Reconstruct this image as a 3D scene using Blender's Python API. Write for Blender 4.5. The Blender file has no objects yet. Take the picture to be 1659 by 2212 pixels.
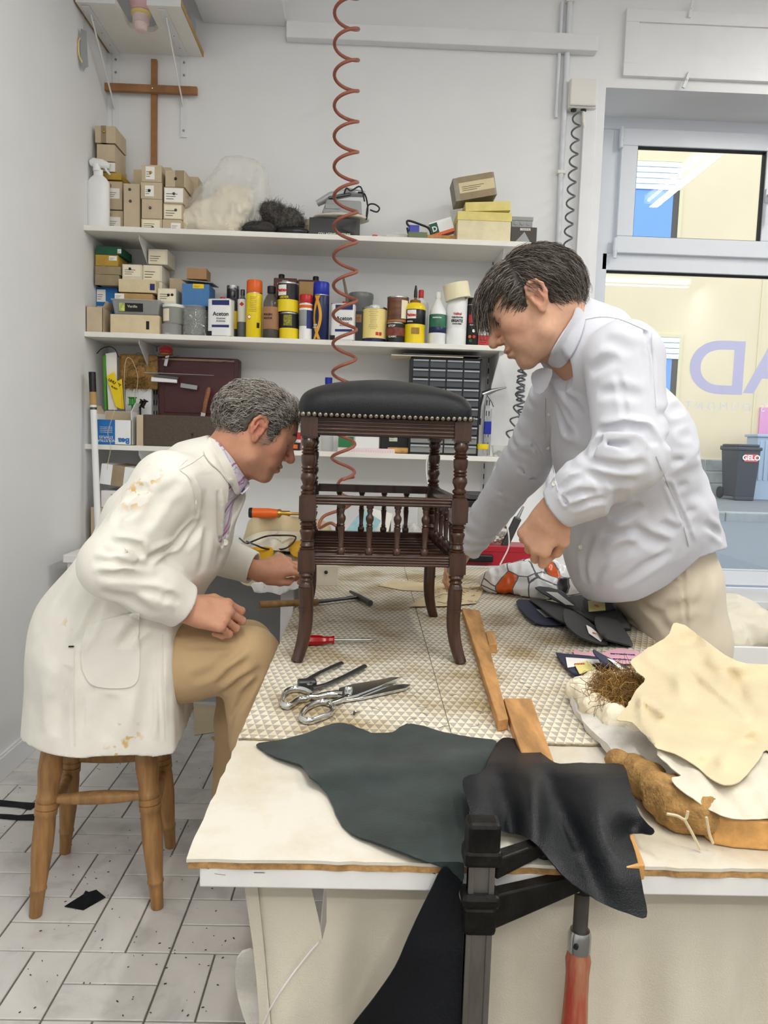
import bpy, bmesh, math, random
import numpy as np
from mathutils import Vector, Matrix, Euler
from mathutils.geometry import delaunay_2d_cdt
random.seed(7); rng = np.random.default_rng(7)
S = bpy.context.scene
COL = S.collection
# ------------------------------------------------------------------ camera (phone held a little rolled, pitched down)
W, H, F = 1659, 2212, 1640.0
CH = 1.2
def nn(v):
    v = np.array(v, float); return v/np.linalg.norm(v)
Yc = nn((795-W/2, 950-H/2, F)); Dn = nn((-.0317, 1, -((Yc[0]*-.0317+Yc[1])/Yc[2]))); Xc = np.cross(Yc, -Dn)
RM = np.stack([Xc, Yc, -Dn], 1); CAM = np.array([0, 0, CH])
cd = bpy.data.cameras.new('camera'); cam = bpy.data.objects.new('camera', cd); COL.objects.link(cam); S.camera = cam
cd.sensor_fit = 'VERTICAL'; cd.sensor_height = 24; cd.sensor_width = 18; cd.lens = F/H*24; cd.clip_start = .05; cd.clip_end = 200
r_, u_, b_ = RM.T@np.array([1, 0, 0]), RM.T@np.array([0, -1, 0]), RM.T@np.array([0, 0, -1])
cam.matrix_world = Matrix(((r_[0], u_[0], b_[0], 0), (r_[1], u_[1], b_[1], 0), (r_[2], u_[2], b_[2], CH), (0, 0, 0, 1)))
# pixel -> point on a plane of the room
def ray(px, py): return RM.T@np.array([(px-W/2)/F, (py-H/2)/F, 1.])
def PY(px, py, Y): d = ray(px, py); return CAM+d*(Y/d[1])
def PZ(px, py, z): d = ray(px, py); return CAM+d*((z-CH)/d[2])
def PX(px, py, x): d = ray(px, py); return CAM+d*(x/d[0])
# ------------------------------------------------------------------ light
S.view_settings.view_transform = 'Standard'; S.view_settings.look = 'None'; S.view_settings.gamma = 1; S.view_settings.use_curve_mapping = False
S.view_settings.exposure = 0.08
S.cycles.use_denoising = True
S.cycles.max_bounces = 8; S.cycles.diffuse_bounces = 5; S.cycles.transparent_max_bounces = 16; S.cycles.caustics_reflective = False; S.cycles.caustics_refractive = False
wd = bpy.data.worlds.new('sky'); S.world = wd; wd.use_nodes = True
bg = wd.node_tree.nodes['Background']; bg.inputs[0].default_value = (.74, .87, 1.0, 1); bg.inputs[1].default_value = 2.5
TUBES = [(2.4, 2.1, 'y', 1.8, 34), (.05, .75, 'y', 2.0, 16), (.95, -.6, 'y', 2.4, 34), (3.3, -1.9, 'x', 1.5, 34), (-.2, -2.3, 'x', 2.4, 44)]   # ceiling fluorescent fittings x, y, axis, length
TUBE_Z = 3.36
for (x, y, ax, L, en) in TUBES:
    ld = bpy.data.lights.new('tube_light', 'AREA'); ld.shape = 'RECTANGLE'; ld.size = L if ax == 'x' else .07; ld.size_y = .07 if ax == 'x' else L
    ld.energy = en; ld.color = (1, .985, .95)
    lo = bpy.data.objects.new('tube_light', ld); COL.objects.link(lo); lo.location = (x, y, TUBE_Z-.085)
# ------------------------------------------------------------------ helpers: materials
def lin(c):
    if isinstance(c, str): c = [int(c[i:i+2], 16)/255 for i in (0, 2, 4)]
    return tuple(x/12.92 if x <= .04045 else ((x+.055)/1.055)**2.4 for x in c)
MATS = {}
def mat(name, col, rough=.5, metal=0., var=0., vs=12., bump=0., bs=60., col2=None, stretch=None, alpha=1., trans=0., ior=1.45, emit=0., sheen=0., coat=0., spec=.5, attr=None, vcol=False, sss=0.):
    if name in MATS: return MATS[name]
    m = bpy.data.materials.new(name); m.use_nodes = True; nt = m.node_tree; N = nt.nodes; L = nt.links; b = N['Principled BSDF']
    c = lin(col); b.inputs['Base Color'].default_value = (*c, 1); b.inputs['Roughness'].default_value = rough; b.inputs['Metallic'].default_value = metal
    b.inputs['IOR'].default_value = ior; b.inputs['Transmission Weight'].default_value = trans; b.inputs['Alpha'].default_value = alpha
    b.inputs['Sheen Weight'].default_value = sheen; b.inputs['Coat Weight'].default_value = coat; b.inputs['Specular IOR Level'].default_value = spec
    if sss: b.inputs['Subsurface Weight'].default_value = sss; b.inputs['Subsurface Radius'].default_value = (.012, .004, .002); b.inputs['Subsurface Scale'].default_value = 1
    if emit: b.inputs['Emission Color'].default_value = (*c, 1); b.inputs['Emission Strength'].default_value = emit
    tc = None
    def coords():
        nonlocal tc
        if tc is None:
            t = N.new('ShaderNodeTexCoord'); mp = N.new('ShaderNodeMapping'); L.new(t.outputs['Object'], mp.inputs[0])
            if stretch: mp.inputs['Scale'].default_value = stretch
            tc = mp
        return tc.outputs[0]
    base = None
    if vcol:
        a = N.new('ShaderNodeAttribute'); a.attribute_name = 'Col'; base = a.outputs['Color']; L.new(base, b.inputs['Base Color'])
    if var or col2:
        n = N.new('ShaderNodeTexNoise'); n.inputs['Scale'].default_value = vs; n.inputs['Detail'].default_value = 5; n.inputs['Roughness'].default_value = .6; L.new(coords(), n.inputs['Vector'])
        rp = N.new('ShaderNodeValToRGB'); L.new(n.outputs[0], rp.inputs[0]); rp.color_ramp.elements[0].position = .35; rp.color_ramp.elements[1].position = .65
        if base is not None:
            rp.color_ramp.elements[0].color = (1-var,)*3+(1,); rp.color_ramp.elements[1].color = (1+var,)*3+(1,)
            mx = N.new('ShaderNodeMix'); mx.data_type = 'RGBA'; mx.blend_type = 'MULTIPLY'; mx.inputs[0].default_value = 1; L.new(base, mx.inputs[6]); L.new(rp.outputs[0], mx.inputs[7]); L.new(mx.outputs[2], b.inputs['Base Color'])
        else:
            c2 = lin(col2) if col2 else tuple(min(1, x*(1+var)) for x in c); c1 = c if col2 else tuple(x*(1-var) for x in c)
            rp.color_ramp.elements[0].color = (*c1, 1); rp.color_ramp.elements[1].color = (*c2, 1); L.new(rp.outputs[0], b.inputs['Base Color'])
    if bump:
        n = N.new('ShaderNodeTexNoise'); n.inputs['Scale'].default_value = bs; n.inputs['Detail'].default_value = 4; L.new(coords(), n.inputs['Vector'])
        bp = N.new('ShaderNodeBump'); bp.inputs['Strength'].default_value = min(1, bump); bp.inputs['Distance'].default_value = .004; L.new(n.outputs[0], bp.inputs['Height']); L.new(bp.outputs[0], b.inputs['Normal'])
    MATS[name] = m; return m
def nodes_of(m): return m.node_tree.nodes, m.node_tree.links, m.node_tree.nodes['Principled BSDF']
# ------------------------------------------------------------------ helpers: meshes
def TR(loc=(0, 0, 0), rot=(0, 0, 0), sc=(1, 1, 1)):
    return Matrix.Translation(Vector(loc))@Euler(rot).to_matrix().to_4x4()@Matrix.Diagonal((*sc, 1))
class MB:
    def __init__(s): s.v = []; s.f = []; s.mi = []; s.m = 0
    def add(s, vs, fs, M=None):
        o = len(s.v)
        for p in vs:
            s.v.append(tuple(M@Vector(p)) if M is not None else tuple(float(x) for x in p))
        for f in fs: s.f.append(tuple(o+i for i in f)); s.mi.append(s.m)
        return s
    def box(s, c, d, M=None, taper=1., rot=None):
        x, y, z = d[0]/2, d[1]/2, d[2]/2
        q = [(-x, -y, -z), (x, -y, -z), (x, y, -z), (-x, y, -z), (-x*taper, -y*taper, z), (x*taper, -y*taper, z), (x*taper, y*taper, z), (-x*taper, y*taper, z)]
        T = Matrix.Translation(Vector(c))
        if rot is not None: T = T@Euler(rot).to_matrix().to_4x4()
        if M is not None: T = M@T
        return s.add(q, [(0, 3, 2, 1), (4, 5, 6, 7), (0, 1, 5, 4), (1, 2, 6, 5), (2, 3, 7, 6), (3, 0, 4, 7)], T)
    def bb(s, lo, hi, M=None):
        return s.box([(a+b)/2 for a, b in zip(lo, hi)], [abs(b-a) for a, b in zip(lo, hi)], M)
    def lathe(s, prof, n=20, M=None, cap=True):
        vs = []; fs = []; k = len(prof)
        for (r, z) in prof:
            for i in range(n): a = 2*math.pi*i/n; vs.append((r*math.cos(a), r*math.sin(a), z))
        for j in range(k-1):
            for i in range(n):
                i2 = (i+1) % n; fs.append((j*n+i, j*n+i2, (j+1)*n+i2, (j+1)*n+i))
        if cap: fs.append(tuple(range(n))[::-1]); fs.append(tuple((k-1)*n+i for i in range(n)))
        return s.add(vs, fs, M)
    def tube(s, path, r, n=8, M=None, cap=True, flat=None, closed=False):
        P = [Vector(p) for p in path]; k = len(P); R = r if isinstance(r, (list, tuple, np.ndarray)) else [r]*k
        vs = []; fs = []; up = None
        for i in range(k):
            if closed: t = P[(i+1) % k]-P[i-1]
            else: t = P[min(i+1, k-1)]-P[max(i-1, 0)]
            t = t.normalized() if t.length > 1e-9 else Vector((0, 0, 1))
            if up is None:
                up = Vector((0, 0, 1)) if abs(t.z) < .9 else Vector((1, 0, 0))
                if flat is not None: up = Vector(flat[1])
            x = (up-t*up.dot(t)).normalized(); y = t.cross(x); up = x
            f0 = flat[0] if flat else 1.
            for j in range(n):
                a = 2*math.pi*j/n; vs.append(P[i]+x*(math.cos(a)*R[i]*f0)+y*(math.sin(a)*R[i]))
        for i in range(k if closed else k-1):
            for j in range(n):
                j2 = (j+1) % n; i2 = (i+1) % k; fs.append((i*n+j, i*n+j2, i2*n+j2, i2*n+j))
        if cap and not closed: fs.append(tuple(range(n))[::-1]); fs.append(tuple((k-1)*n+j for j in range(n)))
        return s.add(vs, fs, M)
    def prism(s, poly, z0, z1, M=None):
        n = len(poly); vs = [(x, y, z0) for x, y in poly]+[(x, y, z1) for x, y in poly]
        fs = [tuple(range(n))[::-1], tuple(range(n, 2*n))]+[(i, (i+1) % n, n+(i+1) % n, n+i) for i in range(n)]
        return s.add(vs, fs, M)
    def grid(s, fn, nu, nv, M=None):
        vs = [fn(i/nu, j/nv) for j in range(nv+1) for i in range(nu+1)]
        fs = [(j*(nu+1)+i, j*(nu+1)+i+1, (j+1)*(nu+1)+i+1, (j+1)*(nu+1)+i) for j in range(nv) for i in range(nu)]
        return s.add(vs, fs, M)
    def sphere(s, c, r, n=12, M=None, sc=(1, 1, 1)):
        k = max(4, n//2); prof = [(r*math.sin(math.pi*max(.02, min(.98, i/k))), -r*math.cos(math.pi*i/k)) for i in range(k+1)]
        T = Matrix.Translation(Vector(c))@Matrix.Diagonal((*sc, 1))
        return s.lathe(prof, n, M@T if M is not None else T)
    def mesh(s, name='m'):
        me = bpy.data.meshes.new(name); me.from_pydata(s.v, [], s.f)
        if any(s.mi): me.polygons.foreach_set('material_index', s.mi)
        return me
def link(name, me, m=None, parent=None, smooth=None, bev=0., M=None, solid=0., sub=0, kind=None):
    if isinstance(me, MB): me = me.mesh(name)
    o = bpy.data.objects.new(name, me); COL.objects.link(o)
    if m is not None and not len(me.materials):
        for q in (m if isinstance(m, (list, tuple)) else [m]): me.materials.append(q)
    if smooth is not None:
        me.polygons.foreach_set('use_smooth', [True]*len(me.polygons))
        if smooth < 179: me.set_sharp_from_angle(angle=math.radians(smooth))
    if M is not None: o.matrix_local = M
    if parent is not None: o.parent = parent
    if solid: q = o.modifiers.new('solid', 'SOLIDIFY'); q.thickness = solid; q.offset = 0
    if solid and smooth is not None: q = o.modifiers.new('split', 'EDGE_SPLIT'); q.split_angle = math.radians(72); q.use_edge_sharp = False
    if sub: q = o.modifiers.new('sub', 'SUBSURF'); q.levels = sub; q.render_levels = sub
    if bev: q = o.modifiers.new('bevel', 'BEVEL'); q.width = bev; q.segments = 2; q.limit_method = 'ANGLE'; q.angle_limit = math.radians(40)
    if kind: o['kind'] = kind
    return o
def tag(o, label, cat, group=None, kind=None):
    o['label'] = label; o['category'] = cat
    if group: o['group'] = group
    if kind: o['kind'] = kind
    return o
def thing(name, label, cat, loc=(0, 0, 0), rotz=0., group=None):
    o = bpy.data.objects.new(name, None); COL.objects.link(o); o.location = loc; o.rotation_euler = (0, 0, rotz); o.empty_display_size = .05
    return tag(o, label, cat, group)
def struct(name, me, m, label, cat=None, **k):
    o = link(name, me, m, **k); o['kind'] = 'structure'; o['label'] = label; o['category'] = cat or name.split('_')[0]; return o
_tc = {}
def text(string, size, name='lettering', m=None, parent=None, M=None, ax='CENTER', bold=0., ext=.0002, sx=1., mirror=False):
    """flat lettering in the local XY plane"""
    key = (string, size, ax, bold)
    cu = bpy.data.curves.new('t', 'FONT'); cu.body = string; cu.size = size; cu.align_x = ax; cu.align_y = 'CENTER'; cu.extrude = ext; cu.offset = bold; cu.resolution_u = 3 if size < .1 else 10
    o = bpy.data.objects.new('t', cu); me = bpy.data.meshes.new_from_object(o); bpy.data.objects.remove(o); bpy.data.curves.remove(cu)
    q = Matrix.Diagonal((-sx if mirror else sx, 1, 1, 1))
    return link(name, me, m, parent, M=(M@q if M is not None else q))
FRONT = Euler((math.pi/2, 0, 0)).to_matrix().to_4x4()       # XY lettering turned to face -Y (towards the camera)
def front(x, y, z, rz=0., ry=0.): return Matrix.Translation((x, y, z))@Matrix.Rotation(rz, 4, 'Z')@Matrix.Rotation(ry, 4, 'Y')@FRONT
# ------------------------------------------------------------------ helpers: sheets from an outline
def inside(poly, p):
    poly = np.array(poly); x, y = p[:, 0], p[:, 1]; r = np.zeros(len(p), bool); n = len(poly); j = n-1
    for i in range(n):
        c = ((poly[i, 1] > y) != (poly[j, 1] > y)) & (x < (poly[j, 0]-poly[i, 0])*(y-poly[i, 1])/(poly[j, 1]-poly[i, 1]+1e-12)+poly[i, 0]); r ^= c; j = i
    return r
def crom(pts, n=6, closed=True):
    """smooth curve through points"""
    P = [np.array(p, float) for p in pts]; k = len(P); out = []
    for i in range(k if closed else k-1):
        a, b, c, d = (P[(i-1) % k], P[i], P[(i+1) % k], P[(i+2) % k]) if closed else (P[max(i-1, 0)], P[i], P[i+1], P[min(i+2, k-1)])
        for t in np.arange(n)/n: out.append(.5*((2*b)+(c-a)*t+(2*a-5*b+4*c-d)*t*t+(3*b-a-3*c+d)*t**3))
    if not closed: out.append(P[-1])
    return out
def sheet(outline, mapper, step, name, m, parent=None, thick=.0015, jag=0., sm=6, kind=None, smooth=180):
    """outline in 2-D (smoothed), filled with a grid, each 2-D point mapped to a 3-D point"""
    o = np.array(crom(outline, sm)) if sm else np.array(outline, float)
    if jag: o = o+rng.normal(0, jag, o.shape)
    lo, hi = o.min(0), o.max(0); gx, gy = np.meshgrid(np.arange(lo[0], hi[0], step), np.arange(lo[1], hi[1], step)); g = np.stack([gx.ravel()+step*.25*((gy.ravel()/step).astype(int) % 2), gy.ravel()], 1)
    g = g[inside(o, g)]
    d = np.min(np.linalg.norm(g[:, None]-o[None], axis=2), axis=1) if len(g) else np.zeros(0); g = g[d > step*.45]
    vs = [Vector(p) for p in o]+[Vector(p) for p in g]; n = len(o)
    r = delaunay_2d_cdt(vs, [(i, (i+1) % n) for i in range(n)], [], 1, 1e-6)
    V = mapper.many(np.array([tuple(p) for p in r[0]])) if hasattr(mapper, 'many') else [mapper(float(p[0]), float(p[1])) for p in r[0]]
    b = MB(); b.add(V, [tuple(f) for f in r[2]])
    ob = link(name, b, m, parent, smooth=smooth, solid=thick)
    if kind: ob['kind'] = kind
    return ob
# ------------------------------------------------------------------ helpers: implicit surfaces (bodies, cloth, soft things)
class Sdf:
    def __init__(s): s.ops = []; s.disp = []
    def rc(s, a, b, ra, rb, k=.02, sub=False, flat=None, w=None):
        s.ops.append(('c', np.array(a, float), np.array(b, float), ra, rb, k, sub, flat, None if w is None else nn(w))); return s
    def chain(s, pts, rs, k=.02, flat=None, w=None):
        for i in range(len(pts)-1): s.rc(pts[i], pts[i+1], rs[i], rs[i+1], k, flat=flat, w=w)
        return s
    def el(s, c, r, k=.02, sub=False, R=None):
        s.ops.append(('e', np.array(c, float), np.array(r, float), None if R is None else np.array(R, float), None, k, sub, None, None)); return s
    def pl(s, c, n, k=.005, sub=True):       # cut away everything on the side n points to
        s.ops.append(('p', np.array(c, float), nn(n), None, None, k, True, None, None)); return s
    def __call__(s, p):
        acc = np.full(len(p), .5); blo, bhi = p.min(0), p.max(0)
        for (t, a, b, ra, rb, k, sub, flat, w) in s.ops:
            if t == 'p':
                acc = smax(acc, (p-a)@b, k); continue
            if t == 'c': cen = (a+b)/2; R = np.linalg.norm(b-a)/2+max(ra, rb)*(max(1, flat) if flat else 1)
            else: cen = a; R = max(b)
            gap = np.maximum(np.maximum(blo-cen, cen-bhi), 0)
            if math.sqrt(gap@gap) > R+k+.05: continue
            dd = p-cen; ds = np.sqrt((dd*dd).sum(1)); mk = ds < R+k+.05
            if not sub: far = ~mk; acc[far] = np.minimum(acc[far], ds[far]-R)
            if not mk.any(): continue
            q = p[mk]
            if t == 'c':
                ab = b-a; u = np.clip(((q-a)@ab)/max(ab@ab, 1e-12), 0, 1); e = q-a-u[:, None]*ab; rr = ra+u*(rb-ra)
                if flat is None: d = np.sqrt((e*e).sum(1))-rr
                else:
                    ew = e@w; e2 = (e*e).sum(1)-ew*ew; l = np.sqrt(np.maximum(e2, 0)+(ew/flat)**2); d = (l-rr)*(min(1, flat) if flat < 1 else 1)
            else:
                e = q-a
                if ra is not None: e = e@ra
                k0 = np.sqrt(((e/b)**2).sum(1)); k1 = np.sqrt(((e/(b*b))**2).sum(1)); d = k0*(k0-1)/np.maximum(k1, 1e-9)
            acc[mk] = smax(acc[mk], -d, k) if sub else smin(acc[mk], d, k)
        for f in s.disp: acc = acc+f(p)
        return acc
def smin(a, b, k):
    h = np.maximum(k-np.abs(a-b), 0)/k; return np.minimum(a, b)-h*h*k*.25
def smax(a, b, k): return -smin(-a, -b, k)
def sdf_mesh(f, lo, hi, h, slack=1.2, B=6):
    lo = np.array(lo, float); n = np.ceil((np.array(hi)-lo)/h/B).astype(int)
    g = np.stack(np.meshgrid(*[np.arange(k) for k in n], indexing='ij'), -1).reshape(-1, 3)
    cc = lo+(g+.5)*B*h; act = g[np.abs(np.concatenate([f(cc[i:i+20000]) for i in range(0, len(cc), 20000)])) < B*h*.87*slack+.006]; nb = len(act); N = n*B+1
    o = np.stack(np.meshgrid(*[np.arange(B+1)]*3, indexing='ij'), -1).reshape(-1, 3)
    ix = (act[:, None]*B+o[None]).reshape(-1, 3); key = (ix[:, 0]*N[1]+ix[:, 1])*N[2]+ix[:, 2]
    uk, inv = np.unique(key, return_inverse=True); inv = inv.ravel()
    pt = np.stack([uk//(N[1]*N[2]), (uk//N[2]) % N[1], uk % N[2]], 1)*h+lo
    val = np.concatenate([f(pt[i:i+40000]) for i in range(0, len(pt), 40000)])
    V = val[inv].reshape(nb, B+1, B+1, B+1)
    cs = [(i, j, k) for i in (0, 1) for j in (0, 1) for k in (0, 1)]
    c = np.stack([V[:, i:B+i, j:B+j, k:B+k] for (i, j, k) in cs], -1).reshape(-1, 8)
    ng = c < 0; sm_ = ng.sum(1); mx = (sm_ > 0) & (sm_ < 8)
    oc = np.stack(np.meshgrid(*[np.arange(B)]*3, indexing='ij'), -1).reshape(-1, 3)
    ci = (act[:, None]*B+oc[None]).reshape(-1, 3)[mx]; c = c[mx]; ng = ng[mx]
    pos = np.zeros((len(c), 3)); cnt = np.zeros(len(c)); ca = np.array(cs, float)
    for a in range(8):
        for b in range(a+1, 8):
            if abs(ca[a]-ca[b]).sum() == 1:
                q = ng[:, a] != ng[:, b]; t = c[q, a]/(c[q, a]-c[q, b]); pos[q] += ca[a]+t[:, None]*(ca[b]-ca[a]); cnt[q] += 1
    P = lo+(ci+pos/cnt[:, None])*h
    ck = (ci[:, 0]*N[1]+ci[:, 1])*N[2]+ci[:, 2]; od = np.argsort(ck); cks = ck[od]
    st = np.array([N[1]*N[2], N[2], 1]); F_ = []
    for ax in range(3):
        e = 1 << (2-ax); q = np.where(ng[:, 0] != ng[:, e])[0]; u, v = st[(ax+1) % 3], st[(ax+2) % 3]
        ks = np.stack([ck[q]-u-v, ck[q]-v, ck[q], ck[q]-u], 1); w = np.searchsorted(cks, ks); w = np.minimum(w, len(cks)-1); ok = (cks[w] == ks).all(1)
        qd = od[w][ok]; fl = ~ng[q[ok], 0]; qd[fl] = qd[fl][:, ::-1]; F_.append(qd)
    return P, np.concatenate(F_)
def np_mesh(name, P, Q):
    me = bpy.data.meshes.new(name); me.vertices.add(len(P)); me.vertices.foreach_set('co', np.asarray(P, np.float32).ravel())
    k = Q.shape[1]; me.loops.add(Q.size); me.loops.foreach_set('vertex_index', Q.astype(np.int32).ravel())
    me.polygons.add(len(Q)); me.polygons.foreach_set('loop_start', np.arange(0, Q.size, k, dtype=np.int32)); me.polygons.foreach_set('loop_total', np.full(len(Q), k, np.int32))
    me.update(calc_edges=True); me.polygons.foreach_set('use_smooth', np.ones(len(Q), bool)); return me
def vcol(me, col):
    a = me.color_attributes.new('Col', 'FLOAT_COLOR', 'POINT'); a.data.foreach_set('color', np.concatenate([col, np.ones((len(col), 1))], 1).astype(np.float32).ravel())
def seg_d(p, a, b):
    a = np.array(a, float); b = np.array(b, float); ab = b-a; u = np.clip(((p-a)@ab)/max(ab@ab, 1e-12), 0, 1); return np.sqrt(((p-a-u[:, None]*ab)**2).sum(1))
class OnSurf:
    """pixel -> the first point of an implicit surface along that line of sight, lifted off it by off"""
    def __init__(s, f, off=.002, s0=1.1, s1=2.6): s.f, s.off, s.s0, s.s1 = f, off, s0, s1
    def many(s, px):
        px = np.asarray(px, float); d = np.stack([(px[:, 0]-W/2)/F, (px[:, 1]-H/2)/F, np.ones(len(px))], 1)@RM; d /= np.linalg.norm(d, axis=1, keepdims=True); t = np.full(len(px), s.s0)
        for _ in range(90):
            v = s.f(CAM+d*t[:, None]); t = np.where(v > .0008, t+np.clip(v*.7, .0008, .06), t)
        q = t > s.s1
        if q.any() and (~q).any(): t[q] = np.median(t[~q])
        return CAM+d*(t-s.off)[:, None]
    def __call__(s, x, y): return tuple(s.many(np.array([(x, y)]))[0])
def folds(f, lines, amp=1.):
    """add folds to a surface: lines of (pixel polyline, width, depth); depth > 0 cuts a groove"""
    pts = [q for l in lines for q in l[0]]; P = OnSurf(f, 0).many(np.array(pts)); out = []; i = 0
    for l in lines:
        k = len(l[0]); out.append((P[i:i+k], l[1], l[2]*amp)); i += k
    def g(p):
        lo, hi = p.min(0)-.05, p.max(0)+.05; r = np.zeros(len(p))
        for (q, w, d) in out:
            if (q.max(0) < lo).any() or (q.min(0) > hi).any(): continue
            m = np.full(len(p), 9.); tt = np.zeros(len(p)); k = len(q)-1
            for j in range(k):
                ab = q[j+1]-q[j]; u = np.clip(((p-q[j])@ab)/max(ab@ab, 1e-12), 0, 1); e = np.sqrt(((p-q[j]-u[:, None]*ab)**2).sum(1)); c = e < m; m[c] = e[c]; tt[c] = (j+u[c])/k
            r += np.sin(np.pi*tt)**.6*(d*np.exp(-(m/w)**2)-.45*d*np.exp(-((m-1.9*w)/(w*.9))**2))
        return r
    return lambda p: f(p)+g(p)
def vnoise(p, s, seed=0):
    """cheap smooth 3-D value noise in -1..1"""
    q = p*s+seed*17.3; i = np.floor(q).astype(np.int64); f = q-i; f = f*f*(3-2*f); r = 0
    for a in (0, 1):
        for b in (0, 1):
            for c in (0, 1):
                h = ((i[:, 0]+a)*73856093 ^ (i[:, 1]+b)*19349663 ^ (i[:, 2]+c)*83492791) & 0xffff; h = (h*40503 & 0xffff)/32767.5-1
                r = r+h*(f[:, 0] if a else 1-f[:, 0])*(f[:, 1] if b else 1-f[:, 1])*(f[:, 2] if c else 1-f[:, 2])
    return r
# ================================================================== the room
YB, XL, CEIL, YW = 3.64, -1.228, 3.45, 3.98      # back wall, left wall, ceiling, window plane
m_wall = mat('wall_paint', 'e9eaeb', .75, var=.015, vs=3, bump=.12, bs=9)
m_trim = mat('white_trim_paint', 'e8e9ec', .45, var=.02, vs=8, bump=.08, bs=30)
m_ceil = mat('ceiling_paint', 'eff0f0', .8)
m_grout = mat('grout', '6f6a64', .9, var=.2, vs=40)
def tile_material():
    m = mat('marbled_tile', 'cfccc8', .28, bump=.05, bs=6); N, L, b = nodes_of(m)
    g = N.new('ShaderNodeNewGeometry'); oi = N.new('ShaderNodeObjectInfo'); ad = N.new('ShaderNodeVectorMath'); ad.operation = 'MULTIPLY_ADD'; L.new(oi.outputs['Random'], ad.inputs[0]); ad.inputs[1].default_value = (7, 13, 5); L.new(g.outputs['Position'], ad.inputs[2])
    n = N.new('ShaderNodeTexNoise'); n.inputs['Scale'].default_value = 6.; n.inputs['Detail'].default_value = 6; n.inputs['Roughness'].default_value = .62; n.inputs['Distortion'].default_value = .6; L.new(ad.outputs[0], n.inputs['Vector'])
    r = N.new('ShaderNodeValToRGB'); L.new(n.outputs[0], r.inputs[0]); e = r.color_ramp.elements; e[0].position = .3; e[0].color = (*lin('b3b1ae'), 1); e[1].position = .5; e[1].color = (*lin('d3d1ce'), 1); q = e.new(.75); q.color = (*lin('dddbd6'), 1)
    L.new(r.outputs[0], b.inputs['Base Color']); return m
m_tile = tile_material()
b = MB(); b.bb((XL, -4, -.12), (4.2, YB+.4, -.004)); floor = struct('floor', b, m_grout, 'grey marbled basketweave tile floor with dark joints', 'floor')
TP = .2076; g = .0022; tx0, ty0 = -.6315, 1.668
tme = {}
for o_, (a, c) in {'h': (TP, TP/2), 'v': (TP/2, TP)}.items():
    b = MB(); x, y = a/2-g, c/2-g; e = .0015
    b.add([(-x, -y, -.006), (x, -y, -.006), (x, y, -.006), (-x, y, -.006), (-x, -y, -e), (x, -y, -e), (x, y, -e), (-x, y, -e), (-x+e, -y+e, 0), (x-e, -y+e, 0), (x-e, y-e, 0), (-x+e, y-e, 0)],
          [(0, 1, 5, 4), (1, 2, 6, 5), (2, 3, 7, 6), (3, 0, 4, 7), (4, 5, 9, 8), (5, 6, 10, 9), (6, 7, 11, 10), (7, 4, 8, 11), (8, 9, 10, 11)]); tme[o_] = b.mesh('tile'); tme[o_].materials.append(m_tile)
for i in range(-3, 6):
    for j in range(-4, 10):
        o_ = 'h' if (i+j) % 2 else 'v'
        for k in (0, 1):
            x, y = tx0+i*TP, ty0+j*TP
            cx, cy = (x+TP/2, y+TP*(.25+.5*k)) if o_ == 'h' else (x+TP*(.25+.5*k), y+TP/2)
            if cx+TP/4 < XL+.01: continue
            t = bpy.data.objects.new('tile', tme[o_]); COL.objects.link(t); t.location = (cx, cy, random.uniform(-.0004, .0004)); t.rotation_euler = (random.uniform(-.002, .002), random.uniform(-.002, .002), 0); t.parent = floor
b = MB(); b.bb((XL-.15, -4.15, -.12), (XL, YB+.4, CEIL+.1)); struct('wall_left', b, m_wall, 'plain white painted side wall beside the shelves', 'wall')
b = MB(); b.bb((4.2, -4.15, -.12), (4.35, YB+.4, CEIL+.1)); struct('wall_right', b, m_wall, 'white painted wall of the shop far from the shelves', 'wall')
b = MB(); b.bb((XL, -4.15, -.12), (4.2, -4, CEIL+.1)); struct('wall_rear', b, m_wall, 'white painted wall opposite the shop window', 'wall')
b = MB(); b.bb((XL-.15, -4.15, CEIL), (4.35, YB+.4, CEIL+.12)); struct('ceiling', b, m_ceil, 'white ceiling of the workshop', 'ceiling')
# window opening geometry, read off the photograph
wl = .985; wz1 = PY(1500, 197, YB)[2]; wz0 = PY(1600, 1300, YB)[2]; wr = 3.6
b = MB(); b.bb((XL, YB, -.12), (wl, YB+.4, CEIL)); b.bb((wl, YB, wz1), (4.2, YB+.4, CEIL)); b.bb((wl, YB, -.12), (4.2, YB+.4, wz0)); b.bb((wr, YB, wz0), (4.2, YB+.4, wz1))
struct('wall_back', b, m_wall, 'white painted wall behind the shelves with the shop window', 'wall')
b = MB(); b.bb((XL, .0, 0), (XL+.014, YB, .082)); b.bb((XL, .0, .082), (XL+.009, YB, .09)); struct('baseboard_left', b, m_trim, 'low white baseboard along the side wall', 'baseboard', bev=.002)
# boxed soffit under the ceiling, horizontal beam, vertical post
sx0, sx1 = PY(432, 10, YB)[0], PY(606, 60, YB)[0]
b = MB(); b.bb((-.80, 2.2, 3.05), (-.42, YB, CEIL)); struct('trim_1', b, m_trim, 'white boxed duct running along the ceiling to the wall', 'duct', bev=.004)
bz0, bz1 = PY(900, 92, YB-.05)[2], PY(900, 56, YB-.05)[2]
b = MB(); b.bb((-.42, YB-.05, bz0), (.985, YB, bz1)); struct('trim_2', b, m_trim, 'white horizontal timber rail high on the back wall', 'rail', bev=.004)
px0 = PY(1291, 180, YB-.03)[0]
b = MB(); b.bb((px0-.055, YB-.03, .5), (px0+.005, YB, 2.86)); b.bb((px0+.005, YB-.015, .5), (px0+.045, YB, 2.86)); struct('trim_3', b, m_trim, 'flat white vertical trim board beside the window', 'trim', bev=.003)
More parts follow.
